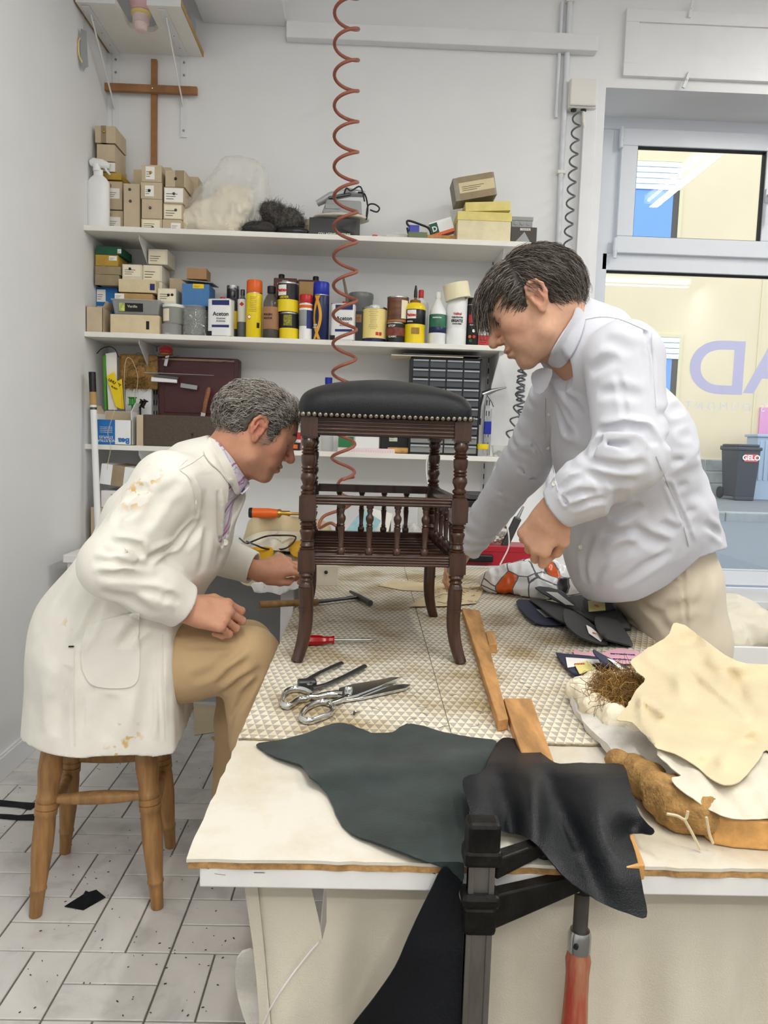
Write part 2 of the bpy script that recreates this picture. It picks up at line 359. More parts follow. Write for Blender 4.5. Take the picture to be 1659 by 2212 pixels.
# panelled board over the window with two turn buttons
pa, pb = PY(1353, 20, YB-.012), PY(1353, 165, YB-.012)
t = thing('access_panel', 'white framed wooden panel with turn buttons above the window', 'panel', (pa[0], YB, pb[2]))
Wp, Hp = 1.05, pa[2]-pb[2]
b = MB(); b.bb((0, -.012, 0), (Wp, 0, Hp)); link('board', b, m_trim, t, bev=.002)
b = MB()
for (x0, z0, x1, z1) in ((0, 0, Wp, .055), (0, Hp-.055, Wp, Hp), (0, .055, .062, Hp-.055), (Wp-.062, .055, Wp, Hp-.055)): b.bb((x0, -.022, z0), (x1, -.012, z1))
link('panel_frame', b, m_trim, t, bev=.002)
for (zz, ry) in ((Hp+.005, .15), (-.012, .35)):
    b = MB(); b.box((0, -.028, 0), (.014, .012, .075), rot=(0, ry, 0)); b.sphere((0, -.034, 0), .006, 8); link('turn_button', b, m_trim, t, bev=.003, M=TR((.29, 0, zz)))
# ------------------------------------------------------------------ window
m_pvc = mat('window_plastic', 'dfe4ec', .35, var=.01)
m_seal = mat('rubber_seal', '1c1d20', .6)
def glass_material():
    m = bpy.data.materials.new('window_glass'); m.use_nodes = True; N, L = m.node_tree.nodes, m.node_tree.links; N.remove(N['Principled BSDF']); out = N['Material Output']
    t = N.new('ShaderNodeBsdfTransparent'); t.inputs[0].default_value = (.97, .985, .98, 1); gl = N.new('ShaderNodeBsdfGlossy'); gl.inputs['Roughness'].default_value = .0; fr = N.new('ShaderNodeFresnel'); fr.inputs[0].default_value = 1.5
    mx = N.new('ShaderNodeMixShader'); L.new(fr.outputs[0], mx.inputs[0]); L.new(t.outputs[0], mx.inputs[1]); L.new(gl.outputs[0], mx.inputs[2]); L.new(mx.outputs[0], out.inputs[0]); return m
m_glass = glass_material()
m_clear = m_glass
win = thing('window_1', 'white plastic shop window with a tilting upper sash and wide lower pane', 'window', (0, YW, 0)); win['kind'] = 'structure'
def wx(px, py): return PY(px, py, YW)[0]
def wzz(px, py): return PY(px, py, YW)[2]
fx0 = wx(1312, 300); fz1 = wzz(1500, 258); fz0 = wzz(1600, 1262); tz = (wzz(1480, 592), wzz(1480, 556)); fx1 = wr
def frame(b, x0, z0, x1, z1, w, y0, y1, wb=None):
    wb = wb or w
    b.bb((x0, y0, z0), (x1, y1, z0+wb)); b.bb((x0, y0, z1-w), (x1, y1, z1)); b.bb((x0, y0, z0+wb), (x0+w, y1, z1-w)); b.bb((x1-w, y0, z0+wb), (x1, y1, z1-w)); return b
s0x, s0z, s1z = wx(1330, 420), wzz(1480, 557), wzz(1480, 291); s1x = s0x+.82
b = MB(); frame(b, fx0-.05, fz0, fx1, fz1, .075, -.03, .05); b.bb((fx0, -.03, tz[0]), (fx1, .05, tz[1])); link('frame', b, m_pvc, win, bev=.003); b = MB(); b.bb((fx0-.04, -.027, tz[1]+.001), (s0x+.03, .045, fz1-.076)); link('frame_filler', b, m_pvc, win)
b = MB(); frame(b, s0x, s0z, s1x, s1z, .083, -.055, -.01); sash = link('sash', b, m_pvc, win, bev=.004)
b = MB(); frame(b, s0x+.08, s0z+.08, s1x-.08, s1z-.08, .006, -.046, -.008); link('seal', b, m_seal, sash)
b = MB(); b.bb((s0x+.083, -.022, s0z+.083), (s1x-.083, -.018, s1z-.083)); link('pane', b, m_glass, win)
b = MB(); b.bb((fx0+.025, .01, fz0+.075), (fx1-.075, .014, tz[0])); pane2 = link('pane', b, m_glass, win)
b = MB(); b.bb((fx0+.025, -.012, tz[0]-.008), (fx1, .012, tz[0]+.0)); link('seal', b, m_seal, win)
for (q, zz) in ((s1z-.05, .10), (s0z+.02, .13)):
    b = MB(); b.lathe([(.010, 0), (.010, .1)], 12, TR((s0x-.006, -.062, q-.05))); b.lathe([(.0115, .035), (.0115, .07)], 12, TR((s0x-.006, -.062, q-.05))); link('hinge', b, m_pvc, win, smooth=40)
hx = wx(1645, 430); b = MB(); b.box((hx, -.062, (s0z+s1z)/2+.0), (.028, .014, .07)); link('handle_plate', b, m_pvc, win, bev=.005)
b = MB(); b.tube([(hx, -.06, (s0z+s1z)/2), (hx, -.095, (s0z+s1z)/2), (hx+.002, -.098, (s0z+s1z)/2-.03), (hx+.004, -.098, (s0z+s1z)/2-.125)], [.009, .01, .01, .008], 10); link('handle', b, m_pvc, win, smooth=60)
# vinyl lettering on the lower pane (reads from the street)
m_vinyl = mat('vinyl_letter', 'c9cdf2', .5); m_vinyl2 = mat('vinyl_letter_white', 'eceefa', .5)
for (st, px, py, hpx, sx) in (('D', 1552, 800, 112, 1.12), ('A', 1672, 800, 112, 1.1)):
    text(st, hpx/F*YW/.70, 'lettering', m_vinyl, win, front(wx(px, py), .007, wzz(px, py)), bold=.006, mirror=True, sx=sx)
text(' '.join('FRANCOIS DUMONT'), 17/F*YW/.70, 'lettering', m_vinyl2, win, front(wx(1481, 876), .007, wzz(1481, 876)), ax='RIGHT', mirror=True, sx=1.02)
# inner sill and ledge
b = MB(); b.bb((wl-.0, YB-.04, wz0-.03), (wr, YW-.03, wz0+.012)); struct('trim_4', b, m_trim, 'white inner sill below the shop window', 'sill', bev=.004)
# ------------------------------------------------------------------ street outside
m_road = mat('asphalt', '74767b', .85, var=.08, vs=30, bump=.3, bs=80); m_pave = mat('pavement', '767677', .85, var=.1, vs=9); m_kerb = mat('kerb_stone', '989793', .8, var=.1, vs=6)
m_facade = mat('cream_render', 'dfc6a2', .85, var=.03, vs=.8, bump=.2, bs=20); m_stone = mat('facade_stone', '9a9791', .85, var=.25, vs=3, bump=.5, bs=8); m_mortar = mat('stone_mortar', 'c4bfb2', .9)
ZS = .35
b = MB(); b.bb((-6, YB+.42, -.3), (26, 10.4, ZS-.12)); struct('road', b, m_road, 'grey asphalt street outside the window', 'road')
b = MB(); b.bb((-6, 10.6, -.3), (26, 14.3, ZS)); struct('pavement', b, m_pave, 'grey pavement in front of the cream building', 'pavement')
kr = struct('kerb', MB().bb((-6, 10.42, -.3), (26, 10.58, ZS-.03)), m_kerb, 'pale stone kerb along the far pavement', 'kerb')
for i in range(24):
    b = MB(); b.bb((-2+i*1.0+.006, 10.4, ZS-.14), (-1+i*1.0-.006, 10.6, ZS+.005)); link('kerb_block', b, m_kerb, kr, bev=.015)
b = MB(); b.bb((-6, 14.3, -.3), (26, 14.6, 9)); fac = struct('facade', b, m_facade, 'cream rendered house front across the street', 'house')
def fy(px, py): return PY(px, py, 14.3)
# stone plinth, windows
for r in range(3):
    x = 3.0+(r % 2)*.3; i = 0
    while x < 16:
        w = .45+.35*random.random(); b = MB(); b.bb((x+.012, 14.25, ZS+r*.23+.01), (x+w-.012, 14.33, ZS+(r+1)*.23-.01)); link('stone', b, m_stone, fac, bev=.012); x += w
b = MB(); b.bb((3, 14.27, ZS), (16.9, 14.31, ZS+.69)); link('plinth', b, m_mortar, fac)
m_sky_glass = mat('house_window_glass', '4f86d6', .08, spec=.8, coat=1.); m_fr2 = mat('house_window_frame', '4a4038', .5); m_blind = mat('roller_shutter', 'e8ebf2', .6); m_rev = mat('window_surround', 'd9c8a0', .8)
for (a, c, shut) in (((1310, 345), (1458, 562), .19), ((1395, 727), (1450, 985), .10)):
    p0, p1 = fy(a[0], a[1]), fy(c[0], c[1]); x0, x1, z1, z0 = p0[0], p1[0], p0[2], p1[2]
    b = MB(); frame(b, x0-.06, z0-.06, x1+.06, z1+.06, .06, 14.27, 14.31); w = link('window', b, m_rev, fac)
    b = MB(); frame(b, x0, z0, x1, z1, .11, 14.285, 14.305); link('frame', b, m_fr2, w)
    b = MB(); b.bb((x0+.1, 14.29, z0+.1), (x1-.1, 14.298, z1-.1)); link('pane', b, m_sky_glass, w)
    n = int(shut*(z1-z0)/.09)+2
    for i in range(n): b = MB(); b.bb((x0, 14.255, z1-.1*(i+1)), (x1, 14.285, z1-.1*i-.008)); link('shutter_slat', b, m_blind, w, bev=.01)
b = MB(); p = fy(1640, 700); b.bb((p[0], 14.285, ZS), (p[0]+.03, 14.31, 9)); link('joint', b, m_rev, fac)
m_pink = mat('pink_panel', 'd992b4', .7); p0, p1 = fy(1641, 880), fy(1700, 950); b = MB(); b.bb((p0[0], 14.26, ZS+.2), (p0[0]+1.6, 14.31, p0[2])); link('door_panel', b, m_pink, fac)
# wheelie bin and street cabinet
m_bin = mat('bin_plastic', '30323a', .45, var=.06, vs=6); m_red = mat('red_sticker', 'd8453c', .5); m_white = mat('plain_white', 'f2f2f0', .5); m_tyre = mat('black_rubber', '16161a', .7)
YG = 13.3; p0, p1 = PY(1567, 1072, YG), PY(1625, 962, YG); bw = p1[0]-p0[0]; bh = .98
t = thing('wheelie_bin', 'dark grey wheelie bin with a red sticker on the far pavement', 'bin', ((p0[0]+p1[0])/2, YG, ZS))
b = MB(); b.add([(-.42*bw, -.27, .06), (.42*bw, -.27, .06), (.42*bw, .2, .06), (-.42*bw, .2, .06), (-.49*bw, -.33, bh-.1), (.49*bw, -.33, bh-.1), (.49*bw, .3, bh-.1), (-.49*bw, .3, bh-.1)], [(0, 3, 2, 1), (4, 5, 6, 7), (0, 1, 5, 4), (1, 2, 6, 5), (2, 3, 7, 6), (3, 0, 4, 7)]); b.bb((-.42*bw, -.27, 0), (.42*bw, -.2, .08)); link('body', b, m_bin, t, bev=.02)
b = MB(); b.bb((-.53*bw, -.36, bh-.11), (.53*bw, .33, bh-.05)); b.bb((-.47*bw, -.3, bh-.05), (.47*bw, .3, bh)); link('lid', b, m_bin, t, bev=.02)
b = MB(); b.tube([(-.45*bw, .36, bh-.05), (.45*bw, .36, bh-.05)], .018, 8); link('handle', b, m_bin, t)
for sx in (-1, 1): b = MB(); b.lathe([(.1, -.025), (.11, 0), (.1, .025)], 16, TR((sx*.47*bw, .25, .11), (0, math.pi/2, 0))); link('wheel', b, m_tyre, t, smooth=40)
b = MB(); b.bb((-.2*bw, -.338, bh-.30), (.36*bw, -.326, bh-.17)); st_ = link('sticker', b, m_red, t); text('GELO', .12, 'lettering', m_white, t, front(.08*bw, -.340, bh-.235), bold=.004)
m_cab = mat('cabinet_grey', 'a3afbd', .5); p0 = PY(1628, 1072, 13.4)
t = thing('street_cabinet', 'pale ribbed street cabinet beside the wheelie bin', 'cabinet', (p0[0], 13.4, ZS))
b = MB(); b.bb((0, 0, 0), (1.1, .4, 1.12)); link('body', b, m_cab, t, bev=.01); b = MB(); b.bb((-.03, -.04, 1.12), (1.13, .44, 1.17)); link('lid', b, m_cab, t, bev=.01)
for i in range(11): b = MB(); b.bb((.04+i*.095, -.015, .35), (.085+i*.095, .005, 1.05)); link('rib', b, m_cab, t, bev=.005)
b = MB(); b.tube([(.3, -.02, .62), (.3, -.05, .64), (.3, -.05, .76), (.3, -.02, .78)], .01, 6); link('handle', b, m_fr2, t)
# ------------------------------------------------------------------ ceiling fluorescent fittings
m_tubeglow = mat('fluorescent_tube', 'fffaf0', .5, emit=9.); m_fit = mat('lamp_housing', 'f4f4f4', .5)
for i, (x, y, ax, L, en) in enumerate(TUBES):
    t = thing('ceiling_light', 'long white fluorescent ceiling fitting '+('mirrored in the tilting upper sash', 'above the work table and stool', 'over the open floor before the table', 'near the wall far from the shelves', 'along the wall opposite the window')[i], 'ceiling light', (x, y, TUBE_Z), math.pi/2 if ax == 'y' else 0, 'fluorescent ceiling lights')
    b = MB(); b.bb((-L/2, -.08, .01), (L/2, .08, .09)); link('housing', b, m_fit, t, bev=.01)
    for s in (-1, 1): b = MB(); b.bb((s*L/2-.01, -.085, -.06), (s*L/2+.01, .085, .09)); link('end_cap', b, m_fit, t)
    for s in (-.045, .045): b = MB(); b.lathe([(.014, -L/2), (.014, L/2)], 10, TR((0, s, -.03), (0, math.pi/2, 0))); link('tube', b, m_tubeglow, t, smooth=40)
# ------------------------------------------------------------------ conduit, junction boxes, coiled cables
m_pipe = mat('conduit_plastic', 'dfe2e8', .4); m_boxp = mat('socket_plastic', 'e6e4de', .45); m_cable = mat('grey_cable', '63686a', .5); m_hose = mat('copper_hose', '9a5a45', .4, coat=.2)
a, c = PY(1233, 0, YB-.03), PY(1207, 700, YB-.03)
b = MB(); b.tube([(a[0], YB-.015, 3.44), (a[0], YB-.015, 2.45), (c[0], YB-.015, .8)], .0125, 10); t = link('conduit_pipe', b, m_pipe, smooth=60); tag(t, 'thin white conduit pipe running down the back wall beside the trim', 'pipe')
b = MB(); b.tube([(PY(1222, 205, YB-.03)[0]-.034, YB-.012, 3.2), (PY(1222, 205, YB-.03)[0]-.036, YB-.012, 2.7)], .008, 8); link('cable', b, m_pipe, t, smooth=60)
for z in (3.2, 2.45, 1.75): b = MB(); b.bb((a[0]-.02, YB-.03, z), (a[0]+.02, YB, z+.014)); link('clip', b, m_boxp, t, bev=.003)
p0, p1 = PY(1232, 168, YB-.06), PY(1290, 232, YB-.06)
t = thing('junction_box', 'square white junction box with two cables at its underside', 'junction box', ((p0[0]+p1[0])/2, YB, p1[2])); w, h = p1[0]-p0[0], p0[2]-p1[2]
b = MB(); b.bb((-w/2, -.05, 0), (w/2, 0, h)); link('body', b, m_boxp, t, bev=.006)
b = MB(); b.bb((-w/2+.003, -.062, .006), (w/2-.003, -.05, h)); link('cover', b, m_boxp, t, bev=.006)
for dx in (-.035, .01): b = MB(); b.lathe([(.013, -.008), (.013, .002)], 12, TR((dx, -.03, 0))); link('gland', b, m_seal, t)
b = MB(); b.tube([(.01, -.03, 0), (.012, -.03, -.05), (.03, -.02, -.1), (.045, -.012, -.13)], .007, 8); link('cable', b, m_boxp, t, smooth=60)
def coil(path, R, r, turns, n=14, ph=0., segs=6, squash=1.):
    P = [np.array(p, float) for p in crom(path, 40, False)]; L = np.concatenate([[0], np.cumsum([np.linalg.norm(P[i+1]-P[i]) for i in range(len(P)-1)])]); out = []
    tot = int(turns*n)
    for i in range(tot+1):
        u = i/tot; s = u*L[-1]; k = min(np.searchsorted(L, s, 'right')-1, len(P)-2); f = (s-L[k])/max(L[k+1]-L[k], 1e-9); c = P[k]*(1-f)+P[k+1]*f; tg = nn(P[k+1]-P[k])
        x = nn(np.cross(tg, (0, 1, 0)) if abs(tg[1]) < .9 else np.cross(tg, (1, 0, 0))); y = np.cross(tg, x); an = ph+2*math.pi*turns*u
        Rr = R(u) if callable(R) else R
        out.append(c+x*math.cos(an)*Rr+y*math.sin(an)*Rr*squash)
    b = MB(); b.tube(out, r, segs); return b
# ================================================================== the work table
ZT = .72; TX0, TX1, TY0, TY1 = -.192, .735, .826, 2.90
def pz(px, py, z=ZT): return tuple(PZ(px, py, z))
def painted_board():
    m = mat('worn_white_paint', 'ece7db', .5, bump=.25, bs=25); N, L, b = nodes_of(m); g = N.new('ShaderNodeNewGeometry')
    n1 = N.new('ShaderNodeTexNoise'); n1.inputs['Scale'].default_value = 5; n1.inputs['Detail'].default_value = 8; n1.inputs['Roughness'].default_value = .7; L.new(g.outputs['Position'], n1.inputs[0])
    r1 = N.new('ShaderNodeValToRGB'); L.new(n1.outputs[0], r1.inputs[0]); e = r1.color_ramp.elements; e[0].position = .35; e[0].color = (*lin('cdc3ad'), 1); e[1].position = .55; e[1].color = (*lin('dad5c9'), 1)
    n2 = N.new('ShaderNodeTexVoronoi'); n2.inputs['Scale'].default_value = 26; n2.inputs['Randomness'].default_value = 1; L.new(g.outputs['Position'], n2.inputs[0])
    r2 = N.new('ShaderNodeValToRGB'); L.new(n2.outputs['Distance'], r2.inputs[0]); e = r2.color_ramp.elements; e[0].position = .0; e[0].color = (*lin('7d6652'), 1); e[1].position = .075; e[1].color = (1, 1, 1, 1)
    n3 = N.new('ShaderNodeTexNoise'); n3.inputs['Scale'].default_value = 9; L.new(g.outputs['Position'], n3.inputs[0]); r3 = N.new('ShaderNodeValToRGB'); L.new(n3.outputs[0], r3.inputs[0]); r3.color_ramp.elements[0].position = .52; r3.color_ramp.elements[1].position = .6
    mx = N.new('ShaderNodeMix'); mx.data_type = 'RGBA'; mx.blend_type = 'MULTIPLY'; L.new(r3.outputs[0], mx.inputs[0]); L.new(r1.outputs[0], mx.inputs[6]); L.new(r2.outputs[0], mx.inputs[7]); L.new(mx.outputs[2], b.inputs['Base Color']); return m
m_board = painted_board(); m_chip = mat('chipboard_edge', 'b28a58', .85, var=.35, vs=60, bump=.5, bs=120); m_fascia = mat('white_fascia', 'e9e8e6', .5, var=.03, vs=10)
def cloth_mat(name, col, **k):
    m = mat(name, col, .9, bump=k.pop('bump', .25), bs=k.pop('bs', 500), sheen=.2, **k); return m
m_calico = cloth_mat('calico_cloth', 'd8d1bf', var=.05, vs=6)
m_calico2 = cloth_mat('cream_calico', 'd3c3a0', var=.07, vs=7)
m_pine = mat('pine_wood', 'cf9c5c', .5, var=.25, vs=9, stretch=(3, .4, 3), bump=.1, bs=30)
m_oak = mat('honey_oak', '9c7447', .45, var=.25, vs=14, stretch=(4, 4, .5), bump=.15, bs=40)
m_staple = mat('staple_steel', 'a8a8a6', .35, 1.)
tab = thing('work_table', 'long white painted upholstery work table with calico skirt', 'table', (0, 0, 0))
def wob(n, a): return [random.uniform(-a, a) for _ in range(n)]
pts = []
for i in range(60): pts.append((TX0+(TX1-TX0)*i/59, TY0+random.uniform(-.0015, .0015)))
for i in range(60): pts.append((TX1+random.uniform(-.001, .001), TY0+(TY1-TY0)*(i+1)/60))
pts.append((TX0, TY1))
for i in range(90): pts.append((TX0+random.uniform(-.002, .0015), TY1-(TY1-TY0)*(i+1)/91))
b = MB(); b.prism(pts, ZT-.004, ZT); link('top_board', b, m_board, tab)
pc = [(x+(.002 if x < TX0+.01 else 0), y+.001) for x, y in pts]
b = MB(); b.prism(pc, ZT-.012, ZT-.004); link('chipboard_core', b, m_chip, tab)
b = MB(); b.bb((TX0+.014, TY0+.003, ZT-.036), (TX1-.02, TY0+.023, ZT-.012)); link('fascia', b, m_fascia, tab, bev=.002)
b = MB(); b.bb((TX0+.012, TY0+.03, ZT-.036), (TX0+.032, TY1-.02, ZT-.012)); link('side_rail', b, m_fascia, tab)
b = MB(); b.bb((TX1-.032, TY0+.03, ZT-.036), (TX1-.012, TY1-.02, ZT-.012)); link('side_rail', b, m_fascia, tab)
for (x, y) in ((TX0+.10, TY0+.26), (TX1-.08, TY0+.26), (TX0+.1, TY1-.1), (TX1-.08, TY1-.1)):
    b = MB(); b.bb((x-.03, y-.03, 0), (x+.03, y+.03, ZT-.012)); link('leg', b, m_fascia, tab, bev=.003)
b = MB(); b.bb((TX0+.12, TY0+.09, .1), (TX0+.145, TY1-.09, .16)); link('stretcher', b, m_fascia, tab, bev=.003)
# calico skirt stapled below the fascia, torn on its way down
def skirt_edge(x): return TY0+.02
def sk(px, py):
    p = PY(px, py, TY0+.062); x, z = p[0], p[2]; d = max(0, ZT-.06-z)
    return (x, TY0+.062+.012*math.sin(x*38+d*5)*min(1, d*6)+.006*math.sin(x*90)*min(1, d*8)-.01*min(1, d*4), z)
left = sheet([(528, 1880), (600, 1882), (664, 1884), (670, 1908), (676, 1930), (690, 1985), (697, 2022), (706, 1985), (706, 1930), (698, 1905), (692, 1884), (1010, 1890), (1340, 1890), (1690, 1880), (1690, 2440), (1300, 2440), (900, 2440), (600, 2430), (578, 2330), (560, 2150), (545, 2000)], sk, 20, 'skirt', m_calico, tab, .001, sm=0)
b = MB(); b.tube([sk(x, y)[:1]+(sk(x, y)[1]-.008,)+sk(x, y)[2:] for x, y in ((690, 2020), (672, 2040), (640, 2075), (612, 2110), (585, 2160), (572, 2195), (560, 2240))], .0011, 5); link('thread', b, m_fascia, tab)
sk_h = sheet([(527, 1880), (552, 1883), (566, 2000), (578, 2120), (596, 2260), (598, 2400), (575, 2400), (562, 2200), (545, 2040)], lambda x, y: tuple(np.array(sk(x, y))+np.array((0, -.004, 0))), 12, 'skirt_hem', m_calico, tab, .0012, sm=3)
for (x, y, a) in ((440, 1874, .3), (475, 1889, .1), (610, 1870, -.2), (770, 1869, .15), (560, 1886, 0), (930, 1885, .3), (1180, 1880, -.1), (1480, 1876, .2), (1560, 1884, .0)):
    p = PY(x, y, TY0+.002); b = MB(); b.tube([(-.006, .003, 0), (-.006, 0, 0), (.006, 0, 0), (.006, .003, 0)], .0006, 5, TR((p[0], TY0+.003, p[2]), (0, a, 0))); link('staple', b, m_staple, tab)
# ------------------------------------------------------------------ woven mats lying on the table
def mat_cover():
    m = mat('woven_mat', 'd8ceb2', .8); N, L, b = nodes_of(m); g = N.new('ShaderNodeNewGeometry'); mp = N.new('ShaderNodeMapping'); mp.inputs['Rotation'].default_value = (0, 0, .05); L.new(g.outputs['Position'], mp.inputs[0])
    sp = N.new('ShaderNodeSeparateXYZ'); L.new(mp.outputs[0], sp.inputs[0])
    def math_(op, a, c=None, c2=None):
        n = N.new('ShaderNodeMath'); n.operation = op
        for i, q in enumerate((a, c, c2)):
            if q is None: continue
            if isinstance(q, (int, float)): n.inputs[i].default_value = q
            else: L.new(q, n.inputs[i])
        return n.outputs[0]
    U = math_('MULTIPLY', sp.outputs[0], 68.); V = math_('MULTIPLY', sp.outputs[1], 46.)
    row = math_('FLOOR', V); U2 = math_('ADD', U, math_('MULTIPLY', math_('MODULO', row, 2), .5)); fu = math_('FRACT', U2); fv = math_('FRACT', V)
    tri = math_('SUBTRACT', 1., math_('ABSOLUTE', math_('SUBTRACT', math_('MULTIPLY', fu, 2.), 1.)))        # 0..1..0
    d = math_('SUBTRACT', tri, fv); st = math_('MULTIPLY', math_('ADD', d, .12), 8.)
    cl = N.new('ShaderNodeClamp'); L.new(st, cl.inputs[0])
    n = N.new('ShaderNodeTexNoise'); n.inputs['Scale'].default_value = 7; n.inputs['Detail'].default_value = 5; L.new(g.outputs['Position'], n.inputs[0]); rp = N.new('ShaderNodeValToRGB'); L.new(n.outputs[0], rp.inputs[0]); e = rp.color_ramp.elements; e[0].position = .33; e[0].color = (*lin('c9b99c'), 1); e[1].position = .55; e[1].color = (1, 1, 1, 1)
    mx = N.new('ShaderNodeMix'); mx.data_type = 'RGBA'; L.new(cl.outputs[0], mx.inputs[0]); mx.inputs[6].default_value = (*lin('b4afa4'), 1); mx.inputs[7].default_value = (*lin('e6dec8'), 1)
    m2 = N.new('ShaderNodeMix'); m2.data_type = 'RGBA'; m2.blend_type = 'MULTIPLY'; m2.inputs[0].default_value = 1; L.new(mx.outputs[2], m2.inputs[6]); L.new(rp.outputs[0], m2.inputs[7]); L.new(m2.outputs[2], b.inputs['Base Color'])
    bp = N.new('ShaderNodeBump'); bp.inputs['Strength'].default_value = .6; bp.inputs['Distance'].default_value = .002; L.new(cl.outputs[0], bp.inputs['Height']); L.new(bp.outputs[0], b.inputs['Normal']); return m
m_mat = mat_cover(); m_matedge = mat('frayed_mat_edge', '8c7f66', .95, var=.3, vs=200)
y0 = pz(700, 1603)[1]; xs = pz(1045, 1560)[0]
# seam between the two mats runs under the batten
def mat_piece(x0, x1, ya, yb, label):
    n = 40; pts = [(x0+(x1-x0)*i/n, ya+random.uniform(-.0015, .0015)) for i in range(n+1)]+[(x1, yb), (x0, yb)]
    b = MB(); b.prism(pts, ZT+.0002, ZT+.0035); t = link('woven_mat', b, m_mat); tag(t, label, 'mat')
    b = MB(); b.tube([(p[0], p[1], ZT+.002) for p in pts[:n+1]], .002, 5); link('edge_binding', b, m_matedge, t); return t
mat_piece(TX0+.001, .150, y0, TY1-.01, 'patterned cream and grey woven mat under the small stool')
mat_piece(.152, TX1-.004, pz(1240, 1612)[1], TY1-.01, 'patterned cream and grey woven mat beyond the wooden battens, bare of tools')
# ------------------------------------------------------------------ wooden battens
ZM = ZT+.0036
m_batten = mat('worn_batten', 'b98a55', .65, var=.3, vs=12, stretch=(3, .5, 3), bump=.3, bs=40)
def plank(name, px4, h, label, m=m_batten, z0=ZM):
    q = [PZ(x, y, z0+h) for x, y in px4]; b = MB(); b.prism([(p[0], p[1]) for p in q], z0, z0+h); t = link(name, b, m, bev=.0015); tag(t, label, 'batten'); return t
plank('wooden_batten', [(1076, 1556), (1098, 1552), (1036, 1318), (998, 1313)], .020, 'long narrow worn batten lying between the two mats behind the stool leg')
plank('wooden_batten', [(1056, 1392), (1074, 1390), (1066, 1362), (1049, 1364)], .022, 'short wooden offcut beside the long narrow batten')
plank('wooden_batten', [(1132, 1645), (1196, 1642), (1148, 1508), (1088, 1508)], .018, 'wide pale batten running under the black leather')
plank('wooden_batten', [(1352, 1873), (1394, 1868), (1362, 1788), (1322, 1790)], .018, 'pale batten end sticking out under the leather at the table edge', m_pine, ZT+.0004)
m_nail = mat('dark_nail', '55504a', .4, .8)
# ================================================================== small upholstered stool on the table
m_wal = mat('dark_walnut', '3e2519', .33, var=.35, vs=16, stretch=(5, 5, .6), bump=.08, bs=60, coat=.25)
m_wal_h = mat('dark_walnut_rail', '3b2218', .33, var=.35, vs=16, stretch=(.6, 5, 5), bump=.08, bs=60, coat=.25)
m_leath = mat('black_leather', '0f1216', .34, var=.12, vs=8, bump=.3, bs=700, spec=.4)
m_brass = mat('antique_nail', '8a8378', .32, .9, var=.15, vs=80)
YF = 1.61
def zf(py): return PY(832, py, YF)[2]
xl, xr = PY(667, 990, YF)[0], PY(996, 1000, YF)[0]; hx_ = (xr-xl)/2; hy_ = .205; syaw = .05
fs = thing('upholstered_stool', 'dark turned walnut stool with black leather cushion and studded edge', 'stool', ((xl+xr)/2-.01, YF+hy_, ZM), syaw)
def Z(py): return zf(py)-ZM
zb = [Z(952), Z(903), Z(1128), Z(1072), Z(1240), Z(1190)]     # block zones: top block, middle block, lower block (bottom, top)
R0 = .0162
def turned(z0, z1, spec): return [(r*R0, z0+(z1-z0)*t) for t, r in spec]
upper = [(0, .85), (.04, .95), (.07, .7), (.1, .95), (.13, .98), (.17, .68), (.22, .8), (.28, 1.0), (.35, .95), (.39, .72), (.42, .93), (.45, .74), (.48, .95), (.51, .80), (.56, .93), (.64, .98), (.70, .96), (.72, .75), (.75, .96), (.78, .74), (.81, .95), (.84, .72), (.88, .9), (.92, 1.0), (.96, .92), (1, .85)]
lower_ = [(0, .9), (.04, .98), (.08, .75), (.13, .9), (.2, .8), (.27, .72), (.31, .92), (.35, .72), (.5, .85), (.62, .98), (.68, .92), (.72, .7), (.76, .93), (.8, .72), (.84, .94), (.9, .98), (.95, .75), (1, .9)]
def leg_bm(sx, sy):
    b = MB()
    for (a, c) in ((zb[0], zb[1]), (zb[2], zb[3]), (zb[4], zb[5])): b.box((0, 0, (a+c)/2), (.0355, .0355, c-a-.008)); b.box((0, 0, (a+c)/2), (.029, .029, c-a))
    b.lathe(turned(zb[3], zb[0], upper), 18); b.lathe(turned(zb[5], zb[2], lower_), 18)
    z1 = zb[4]; zc = z1-.030
    b.lathe([(R0*r, z1-.030*t) for t, r in ((0, .9), (.15, 1.0), (.35, .72), (.5, .95), (.65, .75), (.85, .9), (1, .95))], 18)
    n = 10; path = []; rad = []
    for i in range(n+1):
        t = i/n; z = zc*(1-t); o = .0165*max(0, (t-.35)/.65)**2.2-.002*math.sin(t*math.pi); path.append((sx*o, sy*o, z)); rad.append(R0*(.98-.22*t+.05*math.sin(t*3.1)))
    b.tube(path, rad, 14)
    b.lathe([(R0*.99, zc-.045), (R0*1.0, zc-.048), (R0*.93, zc-.05)], 14); return b
for sx in (-1, 1):
    for sy in (-1, 1): link('leg', leg_bm(sx, sy), m_wal, fs, smooth=45, M=TR((sx*hx_, sy*hy_, 0)))
def reeded(L, z0, z1, n, th, name, M):
    """rail with rounded reeds along its outer face; length along X, outer face -Y"""
    b = MB(); h = z1-z0; b.bb((-L/2, -th/2, z0), (L/2, th/2, z1))
    for i in range(n):
        zz = z0+h*(i+.5)/n; rr = h/n*.42; prof = [(-th/2+.0005-rr*.8*math.cos(a), zz+rr*math.sin(a)) for a in np.linspace(-math.pi/2, math.pi/2, 6)]
        vs = [(x, y, z) for x in (-L/2, L/2) for y, z in prof]; k = len(prof); b.add(vs, [(j, j+1, k+j+1, k+j) for j in range(k-1)])
    return link(name, b, m_wal_h, fs, smooth=50, M=M)
zr = (Z(943), Z(903)); zm = (Z(1093), Z(1073)); zl = (Z(1222), Z(1199))
Lx, Ly = 2*hx_-.033, 2*hy_-.033
